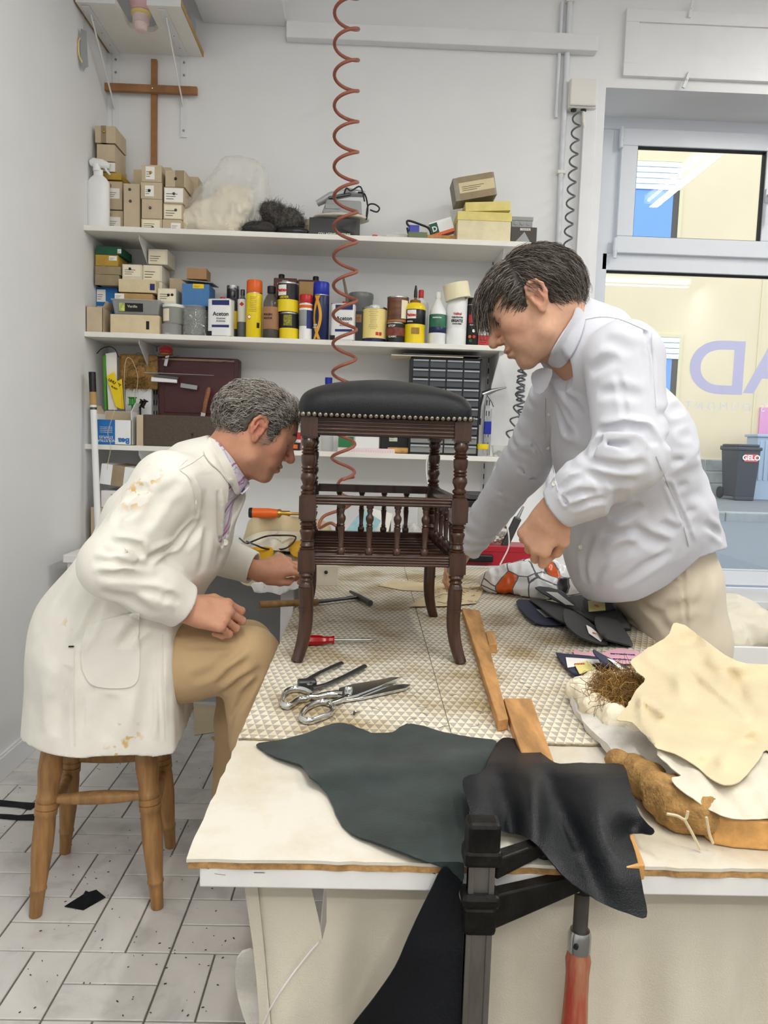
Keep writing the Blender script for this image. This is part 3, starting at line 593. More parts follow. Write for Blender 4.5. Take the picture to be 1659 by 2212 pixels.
for (dx, dy, rz, L) in ((0, -hy_, 0, Lx), (0, hy_, math.pi, Lx), (hx_, 0, math.pi/2, Ly), (-hx_, 0, -math.pi/2, Ly)):
    reeded(L, zr[0], zr[1], 5, .02, 'seat_rail', TR((dx, dy, 0), (0, 0, rz)))
    reeded(L, zm[0], zm[1], 3, .017, 'middle_rail', TR((dx, dy, 0), (0, 0, rz)))
    reeded(L, zl[0], zl[1], 4, .019, 'lower_rail', TR((dx, dy, 0), (0, 0, rz)))
# spindles
hs = zm[0]-zl[1]; spn = [(0, 1.0), (.05, 1.15), (.10, 1.1), (.14, .7), (.17, .8), (.2, .62), (.45, .82), (.56, .95), (.58, .7), (.60, .95), (.63, .72), (.68, .95), (.72, 1.12), (.77, 1.08), (.81, .72), (.84, .62), (.9, .85), (.93, .72), (.95, 1.0), (1, 1.05)]
b = MB(); b.lathe([(.0078*r, hs*t) for t, r in spn], 14); sme = b.mesh('spindle'); sme.materials.append(m_wal)
sme.polygons.foreach_set('use_smooth', [True]*len(sme.polygons)); sme.set_sharp_from_angle(angle=.8)
sp4 = [(-.55+.37*i)*hx_ for i in range(4)]; sx4 = [(-.6+.4*i)*hy_ for i in range(4)]
for (x, y) in [(q, -hy_) for q in sp4]+[(q, hy_) for q in sp4]+[(hx_, q) for q in sx4]+[(-hx_, q) for q in sx4]:
    o = bpy.data.objects.new('spindle', sme); COL.objects.link(o); o.parent = fs; o.location = (x, y, zl[1])
for i in range(8):
    y = -hy_+.034+i*(2*hy_-.068)/7; b = MB(); b.bb((-hx_+.012, y-.015, zl[0]+.004), (hx_-.012, y+.015, zl[0]+.012))
    for k in range(4): b.tube([(-hx_+.012, y-.0105+.007*k, zl[0]+.0115), (hx_-.012, y-.0105+.007*k, zl[0]+.0115)], .003, 6)
    link('shelf_slat', b, m_wal_h, fs, smooth=60)
# cushion
ax_, ay_ = hx_+.0245, hy_+.03; zc0 = zr[1]-.004
rings = [(.975, 0, 12), (.99, .006, 12), (1, .018, 11), (1.003, .032, 10), (.997, .042, 9), (.978, .052, 8), (.94, .061, 7), (.87, .069, 6), (.77, .077, 5), (.62, .085, 4), (.45, .091, 3), (.25, .095, 2.4), (.08, .0965, 2)]
n = 96; vs = []; fc = []
for (s_, z, e) in rings:
    for i in range(n):
        a = 2*math.pi*i/n; c, q = math.cos(a), math.sin(a); x = math.copysign(abs(c)**(2/e), c); y = math.copysign(abs(q)**(2/e), q)
        dr = .012*(abs(x*y)**2)*min(1, z/.05)*s_; cr = .0035*math.exp(-((abs(x)-1)**2+(abs(y)-.93)**2)/.0012)*(z < .06)
        vs.append((x*ax_*s_-math.copysign(cr, x), y*ay_*s_, zc0+z-dr))
for j in range(len(rings)-1):
    for i in range(n): fc.append((j*n+i, j*n+(i+1) % n, (j+1)*n+(i+1) % n, (j+1)*n+i))
fc.append(tuple((len(rings)-1)*n+i for i in range(n))); fc.append(tuple(range(n))[::-1])
b = MB(); b.add(vs, fc); cu = link('cushion', b, m_leath, fs, smooth=180, sub=1)
b = MB(); b.lathe([(.0054, 0), (.0050, .0018), (.0036, .0036), (.0015, .0044), (.0002, .0045)], 10); nme = b.mesh('stud'); nme.materials.append(m_brass); nme.polygons.foreach_set('use_smooth', [True]*len(nme.polygons))
def studs(n, p0, p1, rz):
    for i in range(n):
        t = (i+.5)/n; o = bpy.data.objects.new('stud', nme); COL.objects.link(o); o.parent = fs
        o.location = (p0[0]+(p1[0]-p0[0])*t, p0[1]+(p1[1]-p0[1])*t, zc0+.0065+random.uniform(-.0004, .0004)); o.rotation_euler = (math.pi/2, 0, rz)
a, c = ax_*.968, ay_*.972
studs(31, (-a, -c-.001), (a, -c-.001), 0); studs(31, (a, c+.001), (-a, c+.001), math.pi); studs(40, (a+.001, -c), (a+.001, c), math.pi/2); studs(40, (-a-.001, c), (-a-.001, -c), -math.pi/2)
# ================================================================== oak seat stool under the seated man
bs = thing('wooden_stool', 'honey oak stool with turned splayed legs under the seated man', 'stool', (-.6645, 1.96, 0), .141)
HS = .50
b = MB(); b.lathe([(.10, HS-.028), (.150, HS-.026), (.162, HS-.016), (.164, HS-.008), (.155, HS), (.12, HS-.002), (.05, HS-.007), (.001, HS-.009)], 40); link('seat', b, m_oak, bs, smooth=50)
lp = [(0, .0140), (.005, .0150), (.10, .0172), (.135, .0185), (.14, .0205), (.15, .0205), (.155, .0185), (.26, .0225), (.36, .0258), (.46, .0258), (.52, .0245), (.525, .027), (.55, .027), (.555, .0235), (.56, .027), (.585, .027), (.59, .024), (.595, .0265), (.62, .0265), (.625, .024), (.68, .0255), (.75, .029), (.84, .0265), (1, .019)]
def legpos(sx, sy, t): return Vector((sx*(.146-.040*t), sy*(.146-.040*t), (HS-.02)*t))
for sx in (-1, 1):
    for sy in (-1, 1):
        b = MB(); b.tube([legpos(sx, sy, t) for t, r in lp], [r for t, r in lp], 18); link('leg', b, m_oak, bs, smooth=50)
for (A, B_, t) in (((-1, -1), (1, -1), .60), ((-1, 1), (1, 1), .60), ((-1, -1), (-1, 1), .50), ((1, -1), (1, 1), .50)):
    p, q = legpos(*A, t), legpos(*B_, t); n = 12; b = MB(); b.tube([p.lerp(q, i/n) for i in range(n+1)], [.0095+.0075*math.sin(math.pi*i/n)**1.2 for i in range(n+1)], 12); link('stretcher', b, m_oak, bs, smooth=60)
# ================================================================== people
def at(px, py, Y): return PY(px, py, Y)
def rotm(yaw, pitch, roll=0.): return np.array((Matrix.Rotation(yaw, 3, 'Z')@Matrix.Rotation(pitch, 3, 'Y')@Matrix.Rotation(roll, 3, 'X')))
class Local:
    """adds primitives given in a local frame (x forward, y left, z up)"""
    def __init__(s, S_, R, t, sc=1.): s.S, s.R, s.t, s.sc = S_, R, np.array(t, float), sc
    def p(s, q): return s.t+s.sc*(s.R@np.array(q, float))
    def rc(s, a, b, ra, rb, k=.01, sub=False): s.S.rc(s.p(a), s.p(b), ra*s.sc, rb*s.sc, k, sub)
    def el(s, c, r, k=.01, sub=False, tilt=None):
        R = s.R if tilt is None else s.R@np.array(Euler(tilt).to_matrix()); s.S.el(s.p(c), np.array(r)*s.sc, k, sub, R)
    def inv(s, P): return ((P-s.t)@s.R)/s.sc
def head(L, neck_to, smile=.5, neck_r=.057, jowl=0.):
    L.el((-.010, 0, .022), (.100, .077, .080), .02); L.el((.036, 0, .032), (.053, .060, .048), .03); L.el((.033, 0, -.025), (.055, .062, .075), .03)
    L.el((.060, 0, -.056), (.030, .036, .034), .02); L.el((.025, 0, -.072), (.052, .046, .036), .03); L.el((.069, 0, -.101), (.019, .024, .017), .018)
    for s in (-1, 1):
        L.rc((-.004, s*.054, -.040), (.010, s*.050, -.072), .017, .020, .02); L.rc((.010, s*.050, -.072), (.060, s*.020, -.100), .020+jowl, .017, .02)
        L.el((.057, s*.040, -.022), (.026, .024, .024), .02)
        if jowl: L.el((.03, s*.036, -.085), (.03, .02, .025), .02)
    L.rc((.080, -.034, .016), (.087, 0, .017), .009, .010, .014); L.rc((.080, .034, .016), (.087, 0, .017), .009, .010, .014)
    for s in (-1, 1): L.el((.099, s*.033, -.003), (.022, .017, .013), .012, True)
    for s in (-1, 1): L.el((.0735, s*.032, .003), (.0132, .0165, .0095), .004); L.el((.0725, s*.032, -.010), (.0125, .0155, .006), .005)
    L.rc((.087, 0, .008), (.1095, 0, -.028), .0070, .0108, .010); L.el((.1100, 0, -.0340), (.0130, .0128, .0108), .006)
    for s in (-1, 1): L.el((.096, s*.0125, -.0375), (.0105, .0070, .0078), .005)
    for s in (-1, 1): L.el((.1035, s*.0062, -.0445), (.0060, .0034, .0042), .0025, True)
    L.el((.0925, 0, -.0615), (.0095, .0215, .0062), .007); L.el((.0895, 0, -.0745), (.0105, .0190, .0072), .007)
    for s in (-1, 1):
        L.rc((.1015, 0, -.0680), (.0955, s*.013, -.0680), .0016, .0018, .003, True); L.rc((.0955, s*.013, -.0680), (.082, s*.027, -.0680+.004*smile), .0022, .0022, .004, True)
        L.rc((.092, s*.018, -.040), (.078, s*.034, -.066), .0022, .0022, .006, True)                       # smile fold
        L.el((.066, s*.033, -.052), (.018, .015, .02), .012)
        for (a, c, w) in ((.045, .004, .0012), (.044, -.004, .001)): L.rc((.071, s*.0495, c), (.060, s*.056, c-.004), w, w*.6, .003, True)
        # ear
        L.el((-.010, s*.0775, -.002), (.0185, .0065, .029), .004, tilt=(s*-.12, -.18, s*.30))
        rim = [(.006, .076, -.004), (.009, .0795, .010), (.006, .083, .022), (-.004, .0855, .028), (-.016, .0875, .025), (-.024, .0885, .012), (-.024, .087, -.004), (-.017, .084, -.018), (-.008, .081, -.027)]
        for i in range(len(rim)-1): L.rc((rim[i][0], s*rim[i][1], rim[i][2]), (rim[i+1][0], s*rim[i+1][1], rim[i+1][2]), .0042, .0042, .003)
        L.el((-.003, s*.079, -.030), (.0085, .0055, .0095), .004)
        L.el((-.004, s*.0865, -.006), (.0095, .0085, .013), .005, True); L.rc((-.004, s*.0885, .010), (-.014, s*.0905, .004), .0045, .004, .004, True)
        L.rc((.005, s*.081, -.006), (.004, s*.081, -.013), .0045, .004, .004)
        L.rc((-.015, s*.087, -.012), (-.013, s*.088, .006), .0030, .0030, .004)
    a = L.p((-.032, 0, -.045)); L.S.rc(a, neck_to, neck_r*L.sc, neck_r*1.12*L.sc, .03)
    a = L.p((.0, 0, -.070)); L.S.rc(a, np.array(neck_to)+.03*(L.R@np.array((1, 0, 0))), .04*L.sc, .05*L.sc, .03)
def skin_colors(P, L, base, lips, pink):
    q = L.inv(P); c = np.tile(np.array(lin(base)), (len(P), 1)); pk = np.array(lin(pink)); lp = np.array(lin(lips))
    def mixc(w, t):
        nonlocal c; w = np.clip(w, 0, 1)[:, None]; c = c*(1-w)+t*w
    hd = (np.abs(q) < .15).all(1)
    mixc(hd*.55*np.exp(-((q[:, 0]-.105)**2+q[:, 1]**2+(q[:, 2]+.034)**2)/.00045), pk)
    for s in (-1, 1):
        mixc(hd*.5*np.exp(-((q[:, 0]-.062)**2+(q[:, 1]-s*.045)**2+(q[:, 2]+.03)**2)/.0007), pk); mixc(hd*.6*np.exp(-(((q[:, 0]+.012)/.026)**2+((q[:, 1]-s*.086)/.012)**2+((q[:, 2])/.034)**2)), pk)
    mixc(hd*.6*np.exp(-(((q[:, 0]-.098)/.014)**2+(q[:, 1]/.021)**2+((q[:, 2]+.068)/.0095)**2)**1.5), lp)
    mixc(hd*.22*np.exp(-(((q[:, 0]-.05)/.05)**2+((q[:, 2]+.09)/.035)**2)), np.array(lin('8f7468')))
    c = c*(1+.05*vnoise(P, 55)+.04*vnoise(P, 160, 3))[:, None]; return np.clip(c, 0, 1)
FING = [(.030, .043, .026, .021, .0098), (.0095, .047, .030, .022, .0100), (-.0115, .043, .028, .021, .0095), (-.031, .034, .021, .019, .0085)]
def hand(S_, wrist, fwd, nrm, thumb_side, curls, thumb, sc=1., spread=.05, fore=None, nails=None):
    """wrist point, forward direction, back-of-hand normal, thumb_side +1/-1 (local y), finger curls [(mcp, pip, dip)], thumb points in local frame"""
    f = nn(fwd); n = np.array(nrm, float); n = nn(n-f*(n@f)); y = np.cross(n, f)*thumb_side
    R = np.stack([f, y, n], 1); w = np.array(wrist, float)
    def G(q): return w+sc*(R@np.array(q, float))
    if fore is not None: S_.rc(fore, G((-.01, 0, 0)), .040*sc, .0285*sc, .02); S_.rc(G((-.01, .008, 0)), G((.02, .012, 0)), .021*sc, .022*sc, .015); S_.rc(G((-.01, -.008, 0)), G((.02, -.012, 0)), .021*sc, .021*sc, .015)
    for (yy, l1, l2, l3, r), i in zip(FING, range(4)): S_.rc(G((.012, yy*.55, 0)), G((.082-.006*abs(i-1), yy, .001)), .0165*sc, .0125*sc, .014)
    S_.rc(G((.02, -.018, -.010)), G((.06, -.024, -.010)), .014*sc, .012*sc, .012); S_.rc(G((.015, .022, -.010)), G((.045, .030, -.012)), .017*sc, .015*sc, .012)
    for (yy, l1, l2, l3, r), i in zip(FING, range(4)):
        p = np.array((.086-.006*abs(i-1), yy, .000)); an = 0.; sp = spread*(yy/.03); prev = p
        S_.rc(G(p), G(p), r*1.12*sc, r*1.12*sc, .006)
        for (l, c, ra, rb) in ((l1, curls[i][0], r, r*.93), (l2, curls[i][1], r*.95, r*.86), (l3, curls[i][2], r*.87, r*.74)):
            an += c; d = np.array((math.cos(an)*math.cos(sp), math.sin(sp)*math.cos(an), -math.sin(an))); nx = prev+l*d
            S_.rc(G(prev), G(nx), ra*sc, rb*sc, .0035); S_.rc(G(prev), G(prev), ra*1.05*sc, ra*1.05*sc, .003); prev = nx
        if nails is not None: nn_ = np.array((math.sin(an), 0, math.cos(an))); nails.append((G(prev-.004*d+nn_*r*.55), R@d, R@nn_, r*.75*sc))
    for i in range(len(thumb)-1): S_.rc(G(thumb[i]), G(thumb[i+1]), (.0165, .0128, .0112, .0095)[i]*sc, (.0128, .0112, .0095, .008)[i]*sc, .006)
    return G, R
def crease(*segs):
    segs = [(np.array(a, float), np.array(c, float), w, d) for a, c, w, d in segs]
    def f(p):
        r = np.zeros(len(p)); lo, hi = p.min(0)-.08, p.max(0)+.08
        for a, c, w, d in segs:
            if (np.maximum(a, c) < lo).any() or (np.minimum(a, c) > hi).any(): continue
            r += d*np.exp(-(seg_d(p, a, c)/w)**2)
        return r
    return f
def sdf_obj(name, f, lo, hi, h, m, parent, cols=None, kind=None):
    P, Q = sdf_mesh(f, lo, hi, h); me = np_mesh(name, P, Q)
    if cols is not None: vcol(me, cols(P))
    return link(name, me, m, parent)
def strands(name, roots, paths, m, parent, r0=.0006, cols=None):
    """thin three-sided tapered hairs; paths: list of (k,3) arrays"""
    k = paths.shape[1]; n = len(paths); t = np.gradient(paths, axis=1); t /= np.linalg.norm(t, axis=2, keepdims=True)+1e-12
    up = np.array((.3, .2, .93)); x = np.cross(t, up); x /= np.linalg.norm(x, axis=2, keepdims=True)+1e-9; y = np.cross(t, x)
    rad = r0*np.linspace(1, .25, k)[None, :, None]; V = np.stack([paths+rad*(x*math.cos(a)+y*math.sin(a)) for a in (0, 2.094, 4.189)], 2).reshape(-1, 3)
    base = (np.arange(n)*k*3)[:, None, None]; i = np.arange(k-1)[None, :, None]*3; j = np.arange(3)[None, None, :]; j2 = (j+1) % 3
    Q = np.stack(np.broadcast_arrays(base+i+j, base+i+j2, base+i+3+j2, base+i+3+j), -1).reshape(-1, 4)
    me = np_mesh(name, V, Q)
    if cols is not None: vcol(me, np.repeat(cols, k*3, axis=0))
    o = link(name, me, m, parent); o['kind'] = 'stuff'; return o
m_skin = mat('skin', 'c99a80', .48, vcol=True, bump=.12, bs=420, sss=.06, spec=.4)
m_eye = mat('eye_white', 'e8e2da', .15); m_iris = mat('eye_iris', '3a2c22', .15)
m_hair = mat('hair', '6f6a64', .45, vcol=True, spec=.35)
def coatmat(name, col, **k):
    return mat(name, col, .85, bump=.18, bs=900, sheen=.15, var=.035, vs=9, **k)
m_coat = coatmat('white_work_coat', 'eeebe1'); m_chino = mat('tan_chino', 'c8aa80', .8, var=.05, vs=6, bump=.15, bs=900, sheen=.15); m_cream = mat('cream_chino', 'd9cdb8', .8, var=.04, vs=6, bump=.15, bs=900, sheen=.15)
m_oxford = mat('pale_oxford_shirt', 'd3d5de', .8, var=.02, vs=20, bump=.15, bs=1200, sheen=.15); m_button = mat('pearl_button', 'ece7dc', .3); m_shoe = mat('dark_shoe', '241d19', .4)
def plaid():
    m = mat('plaid_shirt', 'ece8f0', .8, bump=.1, bs=900); N, L, b = nodes_of(m); t = N.new('ShaderNodeTexCoord')
    cur = None
    for (vec, fr, cols) in (((.35, .55, -.75), 21, ((0, 'ece9f1'), (.36, 'c39ab6'), (.43, 'a7628f'), (.47, 'ece9f1'), (.62, 'b9a7c8'), (.65, 'f1eef4'))), ((.55, -.8, .15), 21, ((0, 'f0eef4'), (.3, 'd8b9cf'), (.36, 'b98bb0'), (.40, 'f0eef4'), (.7, 'c9c2da'), (.73, 'f0eef4')))):
        d = N.new('ShaderNodeVectorMath'); d.operation = 'DOT_PRODUCT'; L.new(t.outputs['Object'], d.inputs[0]); v = Vector(vec).normalized()*fr; d.inputs[1].default_value = v
        fr_ = N.new('ShaderNodeMath'); fr_.operation = 'FRACT'; L.new(d.outputs['Value'], fr_.inputs[0]); r = N.new('ShaderNodeValToRGB'); r.color_ramp.interpolation = 'CONSTANT'; L.new(fr_.outputs[0], r.inputs[0]); e = r.color_ramp.elements
        e[0].color = (*lin(cols[0][1]), 1); e[1].position = cols[1][0]; e[1].color = (*lin(cols[1][1]), 1)
        for q in cols[2:]: w = e.new(q[0]); w.color = (*lin(q[1]), 1)
        if cur is None: cur = r.outputs[0]
        else:
            mx = N.new('ShaderNodeMix'); mx.data_type = 'RGBA'; mx.blend_type = 'MULTIPLY'; mx.inputs[0].default_value = 1; L.new(cur, mx.inputs[6]); L.new(r.outputs[0], mx.inputs[7]); cur = mx.outputs[2]
    L.new(cur, b.inputs['Base Color']); return m
m_plaid = plaid()
def add_eyes(L, parent):
    for s in (-1, 1):
        b = MB(); c = L.p((.0725, s*.032, -.002)); b.sphere(c, .0122*L.sc, 16); e = link('eye', b, m_eye, parent, smooth=180)
        d = L.R@np.array((.94, 0, -.33)); b = MB(); b.sphere(np.array(c)+d*.0068*L.sc, .0062*L.sc, 12); link('iris', b, m_iris, e, smooth=180)
def brows(L, parent, col, n=170):
    P = []; C = []
    for s in (-1, 1):
        for i in range(n):
            u = rng.random(); y = s*(.012+.036*u); z = .0205+.006*math.sin(u*2.6)+rng.normal(0, .0022); x = .0925-.012*u*u+rng.normal(0, .0006)-abs(z-.02)*.1
            d = np.array((.35, s*1., .25+.2*rng.normal()))*.009*(.7+.5*rng.random()); p = np.array((x, y, z)); P.append([L.p(p+d*t+np.array((.001, 0, 0))*math.sin(t*3)) for t in (0, .5, 1)]); C.append(np.array(lin(col))*(.7+.6*rng.random()))
    strands('eyebrow', None, np.array(P), m_hair, parent, .0005, np.array(C))
def buttons(parent, pts, nrm, r=.0055):
    for p in pts:
        q = Vector(nrm).to_track_quat('Z', 'Y').to_matrix().to_4x4(); b = MB(); b.lathe([(r, 0), (r*1.02, .0012), (r*.8, .002), (r*.7, .0014), (.0004, .0014)], 14); link('button', b, m_button, parent, smooth=50, M=Matrix.Translation(Vector(p))@q)
# ------------------------------------------------------------------ the seated man in the white work coat
def man_seated():
    t = thing('person', 'seated man in a stained white work coat and tan trousers bending over the stool', 'person', (-.66, 1.96, .5))
    t.location = (0, 0, 0)
    ndir = nn((.85, 0, .5)); cN = at(490, 1003, 1.945); nk = cN-ndir*.035; hc = at(556, 926, 1.935); L = Local(None, rotm(math.radians(15), math.radians(25)), hc, .985)
    shR, elR, wrR = at(362, 1052, 1.79), at(243, 1222, 1.70), at(412, 1318, 1.80)
    shL = np.array((-.42, 2.135, 1.075)); elL = np.array((-.52, 2.30, .86)); wrL = at(566, 1233, 2.26)
    hipR, knR, anR = np.array((-.63, 1.895, .60)), at(538, 1422, 1.905), np.array((-.235, 1.91, .21)); hipL, knL, anL = np.array((-.63, 2.08, .60)), np.array((-.33, 2.12, .60)), np.array((-.36, 2.12, .16))
    # body: one continuous skin surface
    B = Sdf(); L.S = B; head(L, nk, .9)
    B.chain([(-.66, 1.97, .62), (-.52, 1.96, .92), nk], [.10, .10, .055], .04)
    B.chain([nk-np.array((0, 0, .04)), shR, elR], [.05, .05, .038], .02); B.chain([nk-np.array((0, 0, .04)), shL, elL], [.05, .05, .038], .02)
    B.chain([(-.65, 1.95, .62), hipR, knR, anR], [.07, .06, .048, .036], .03); B.chain([(-.65, 2.0, .62), hipL, knL, anL], [.07, .06, .048, .036], .03)
    nl = []
    fw = at(520, 1334, 1.815)-wrR; hand(B, wrR, fw, (.05, -.72, .62), -1 if False else 1, [(.75, 1.5, .9), (.85, 1.5, .9), (.9, 1.45, .9), (.95, 1.4, .9)], [(.012, .030, -.012), (.045, .046, -.020), (.080, .044, -.030), (.105, .036, -.036)], 1.06, fore=elR, nails=nl)
    fw = at(652, 1212, 2.31)-wrL; hand(B, wrL, fw, (-.1, -.75, .65), -1, [(.5, .9, .6), (.6, 1.0, .6), (.7, 1.1, .6), (.75, 1.1, .6)], [(.012, .028, -.014), (.045, .040, -.022), (.072, .038, -.036), (.088, .028, -.045)], 1.0, fore=elL)
    body = sdf_obj('body', B, (-.95, 1.6, .1), (.02, 2.45, 1.42), .0028, m_skin, t, lambda P: skin_colors(P, L, 'd0987c', 'b0665a', 'cb7464'))
    add_eyes(L, body); brows(L, body, '6b5f57')
    # trousers
    T = Sdf(); T.chain([(-.66, 1.96, .62), hipR, (hipR+knR)/2+np.array((0, 0, .004)), knR], [.12, .100, .098, .082], .03); T.chain([knR, (knR+anR)/2, anR], [.077, .070, .062], .02)
    T.chain([(-.66, 2.0, .62), hipL, knL], [.13, .10, .078], .03); T.chain([knL, (knL+anL)/2, anL], [.074, .068, .062], .02)
    a = lambda x, y, Y=1.80: at(x, y, Y)
    T.disp.append(lambda p: .0022*vnoise(p*np.array((1, 1, .6)), 22, 5))
    T = folds(T, [([(468, 1480), (500, 1452), (545, 1420)], .009, .010), ([(480, 1500), (520, 1470), (565, 1440)], .008, .008), ([(460, 1440), (500, 1415), (530, 1390)], .010, .006), ([(495, 1560), (530, 1500), (570, 1440)], .009, .008), ([(400, 1400), (450, 1398), (510, 1400)], .006, .004), ([(410, 1470), (450, 1455), (480, 1440)], .012, .005)])
    tr = sdf_obj('trousers', T, (-.86, 1.7, .12), (-.1, 2.3, .82), .005, m_chino, t)
    for (an, s) in ((anR, 'R'), (anL, 'L')):
        K = Sdf(); K.rc(an+np.array((0, 0, -.03)), an+np.array((.0, 0, -.06)), .045, .042, .02); K.chain([an+np.array((-.03, 0, -.075)), an+np.array((.08, 0, -.082)), an+np.array((.17, 0, -.092))], [.038, .038, .030], .03); K.pl(an+np.array((0, 0, -.112)), (0, 0, -1), .006)
        sdf_obj('shoe', K, an+np.array((-.12, -.08, -.14)), an+np.array((.24, .08, .03)), .006, m_shoe, t)
    # shirt under the coat
    Sh = Sdf(); Sh.chain([(-.60, 1.96, .72), (-.475, 1.96, .97), nk+np.array((0, 0, -.03))], [.125, .130, .068], .03, flat=1.2, w=(0, 1, 0))
    Sh.rc(cN-ndir*.06, cN+ndir*.022, .080, .073, .02); Sh.rc(cN-ndir*.02, cN+ndir*.3, .066, .069, .004, True); Sh.pl(cN+ndir*.022, ndir, .003)
    Sh.disp.append(crease((a(505, 1040, 1.90), a(470, 1240, 1.90), .006, .006), (a(492, 1100, 1.90), a(462, 1250, 1.88), .005, -.003)))
    shirt = sdf_obj('shirt', Sh, (-.8, 1.7, .66), (-.2, 2.22, 1.34), .0042, m_plaid, t)
    # folded shirt collar leaf on the near side
    f2 = lambda p: np.minimum(Sh(p), B(p))
    sheet([(462, 950), (478, 962), (502, 990), (522, 1020), (538, 1044), (530, 1060), (514, 1070), (500, 1052), (486, 1020), (468, 985)], OnSurf(f2, .004), 6, 'shirt_collar', m_plaid, shirt, .003, sm=4)
    # coat
    C = Sdf(); fl = dict(flat=1.32, w=(0, 1, 0))
    C.chain([(-.675, 1.965, .62), (-.60, 1.96, .78), (-.505, 1.955, .95), nk+np.array((-.035, 0, -.035))], [.168, .152, .153, .098], .05, **fl)
    C.rc(nk+np.array((-.02, -.03, -.055)), shR, .085, .083, .04); C.rc(nk+np.array((-.02, .03, -.055)), shL, .085, .078, .04)
    K = Sdf(); K.chain([(-.645, 1.955, .68), (-.640, 1.945, .40)], [.190, .222], .04); K.chain([(-.70, 1.96, .66), (-.715, 1.96, .40)], [.15, .150], .05); K.chain([(-.56, 1.95, .70), (-.555, 1.945, .40)], [.185, .205], .03)
    K.pl((-.448, 1.8, .5), (1, .10, .05), .012)
    A = Sdf(); A.rc(shR+np.array((0, .01, 0)), elR, .084, .070, .03); A.rc(elR, elR+(wrR-elR)*.5, .068, .064, .03); A.rc(elR+(wrR-elR)*.5, elR+(wrR-elR)*.92, .062, .056, .03)
    cu = elR+(wrR-elR)*.90; ad = nn(wrR-elR); A.pl(cu, ad, .004); A.rc(cu-ad*.06, cu+ad*.1, .042, .052, .004, True)
    A2 = Sdf(); A2.rc(shL, elL, .08, .068, .03); A2.rc(elL, elL+(wrL-elL)*.9, .066, .050, .03); cl = elL+(wrL-elL)*.88; al = nn(wrL-elL); A2.pl(cl, al, .004); A2.rc(cl-al*.05, cl+al*.1, .038, .046, .004, True)
    op = Sdf().chain([L.p((.03, 0, -.13))+np.array((.02, -.02, 0)), a(516, 1110, 1.895), a(508, 1200, 1.885), a(478, 1295, 1.865), (-.40, 1.87, .60)], [.075, .041, .040, .036, .03], .02)
    C.rc(cN-ndir*.08, cN-ndir*.004, .105, .087, .03); C.pl(cN-ndir*.002, ndir, .004)
    nko = Sdf().rc(cN-ndir*.03, cN+ndir*.2, .0745, .08)
    def coat(p):
        d = smin(C(p), K(p), .035); d = smax(d, -nko(p), .006); d = smax(d, -op(p), .006); d = smin(d, A2(p), .02); d = smin(d, A(p), .012)
        d = np.maximum(d, .428-.05*(p[:, 1]-1.95)+.03*np.minimum(0, p[:, 0]+.7)-p[:, 2]+.004*np.sin(p[:, 0]*30))
        return d+.0012*vnoise(p, 30, 2)
    coat = folds(coat, [([(238, 1174), (279, 1178), (298, 1183), (308, 1204)], .009, .016), ([(225, 1195), (262, 1192), (298, 1196)], .008, .009), ([(200, 1215), (249, 1214), (328, 1228)], .009, .008), ([(208, 1240), (264, 1241), (350, 1250)], .010, .007), ([(215, 1275), (279, 1292), (340, 1330)], .012, .007),
        ([(316, 1211), (345, 1190), (376, 1174), (425, 1122)], .008, .012), ([(272, 1081), (300, 1060), (322, 1050)], .010, .008), ([(409, 1030), (425, 1069), (429, 1107)], .006, .007), ([(470, 1060), (474, 1163), (456, 1262)], .007, .010), ([(440, 1060), (446, 1150), (432, 1240)], .012, .005), ([(219, 1297), (189, 1361), (160, 1402)], .010, .007),
        ([(260, 1398), (287, 1361), (318, 1342)], .012, .010), ([(118, 1590), (125, 1520), (150, 1440)], .020, .008), ([(230, 1600), (236, 1540), (240, 1500)], .022, .007), ([(310, 1600), (322, 1500), (335, 1400)], .016, .008), ([(348, 1600), (346, 1500), (345, 1400)], .006, .006), ([(330, 1110), (350, 1070), (390, 1040)], .012, .005), ([(296, 1145), (320, 1120), (335, 1080)], .012, .005),
        ([(395, 1185), (420, 1150), (440, 1120)], .010, .006), ([(345, 1300), (365, 1290), (390, 1300)], .009, .005), ([(300, 1272), (340, 1282), (380, 1288)], .009, .005), ([(245, 1130), (262, 1110), (285, 1100)], .012, .006), ([(480, 1240), (490, 1160), (494, 1080)], .005, -.004)], 1.4)
    ct = sdf_obj('work_coat', coat, (-1.0, 1.55, .36), (-.2, 2.46, 1.28), .0046, coat_mat(), t)
    allf = lambda p: np.minimum(np.minimum(coat(p), Sh(p)), B(p))
    cl_ = sheet([(452, 946), (468, 955), (482, 975), (497, 1000), (510, 1030), (517, 1062), (508, 1066), (498, 1048), (478, 1020), (455, 1000), (440, 975)], OnSurf(allf, .006), 6, 'coat_collar', m_coat, ct, .004, sm=4)
    # patch pocket, seams, buttons
    cy = OnSurf(coat, .001)
    pk = sheet([(186, 1355), (205, 1345), (250, 1332), (298, 1326), (300, 1350), (302, 1430), (296, 1472), (270, 1486), (205, 1482), (182, 1455), (176, 1420)], OnSurf(coat, .003), 8, 'pocket', m_coat, ct, .004, sm=4)
    for sm_ in ([(182, 1420), (186, 1455), (207, 1478), (268, 1482), (293, 1468), (298, 1430)], [(160, 1400), (158, 1500), (162, 1612)], [(405, 992), (388, 1012), (407, 1030), (423, 1065), (422, 1100)], [(440, 982), (415, 1000), (388, 1014)], [(350, 1370), (352, 1450), (356, 1600)]):
        b = MB(); b.tube([cy(*q) for q in crom(sm_, 5, False)], .0011, 5); link('seam', b, m_coat, ct, smooth=60)
    buttons(ct, [cy(486, 1172)], (.4, -.8, .1), .008)
    b = MB(); q = np.array(cy(154, 1397)); b.tube([q+np.array((-.006, 0, 0)), q+np.array((.006, -.001, .001))], .002, 5); link('tear', b, m_shoe, ct)
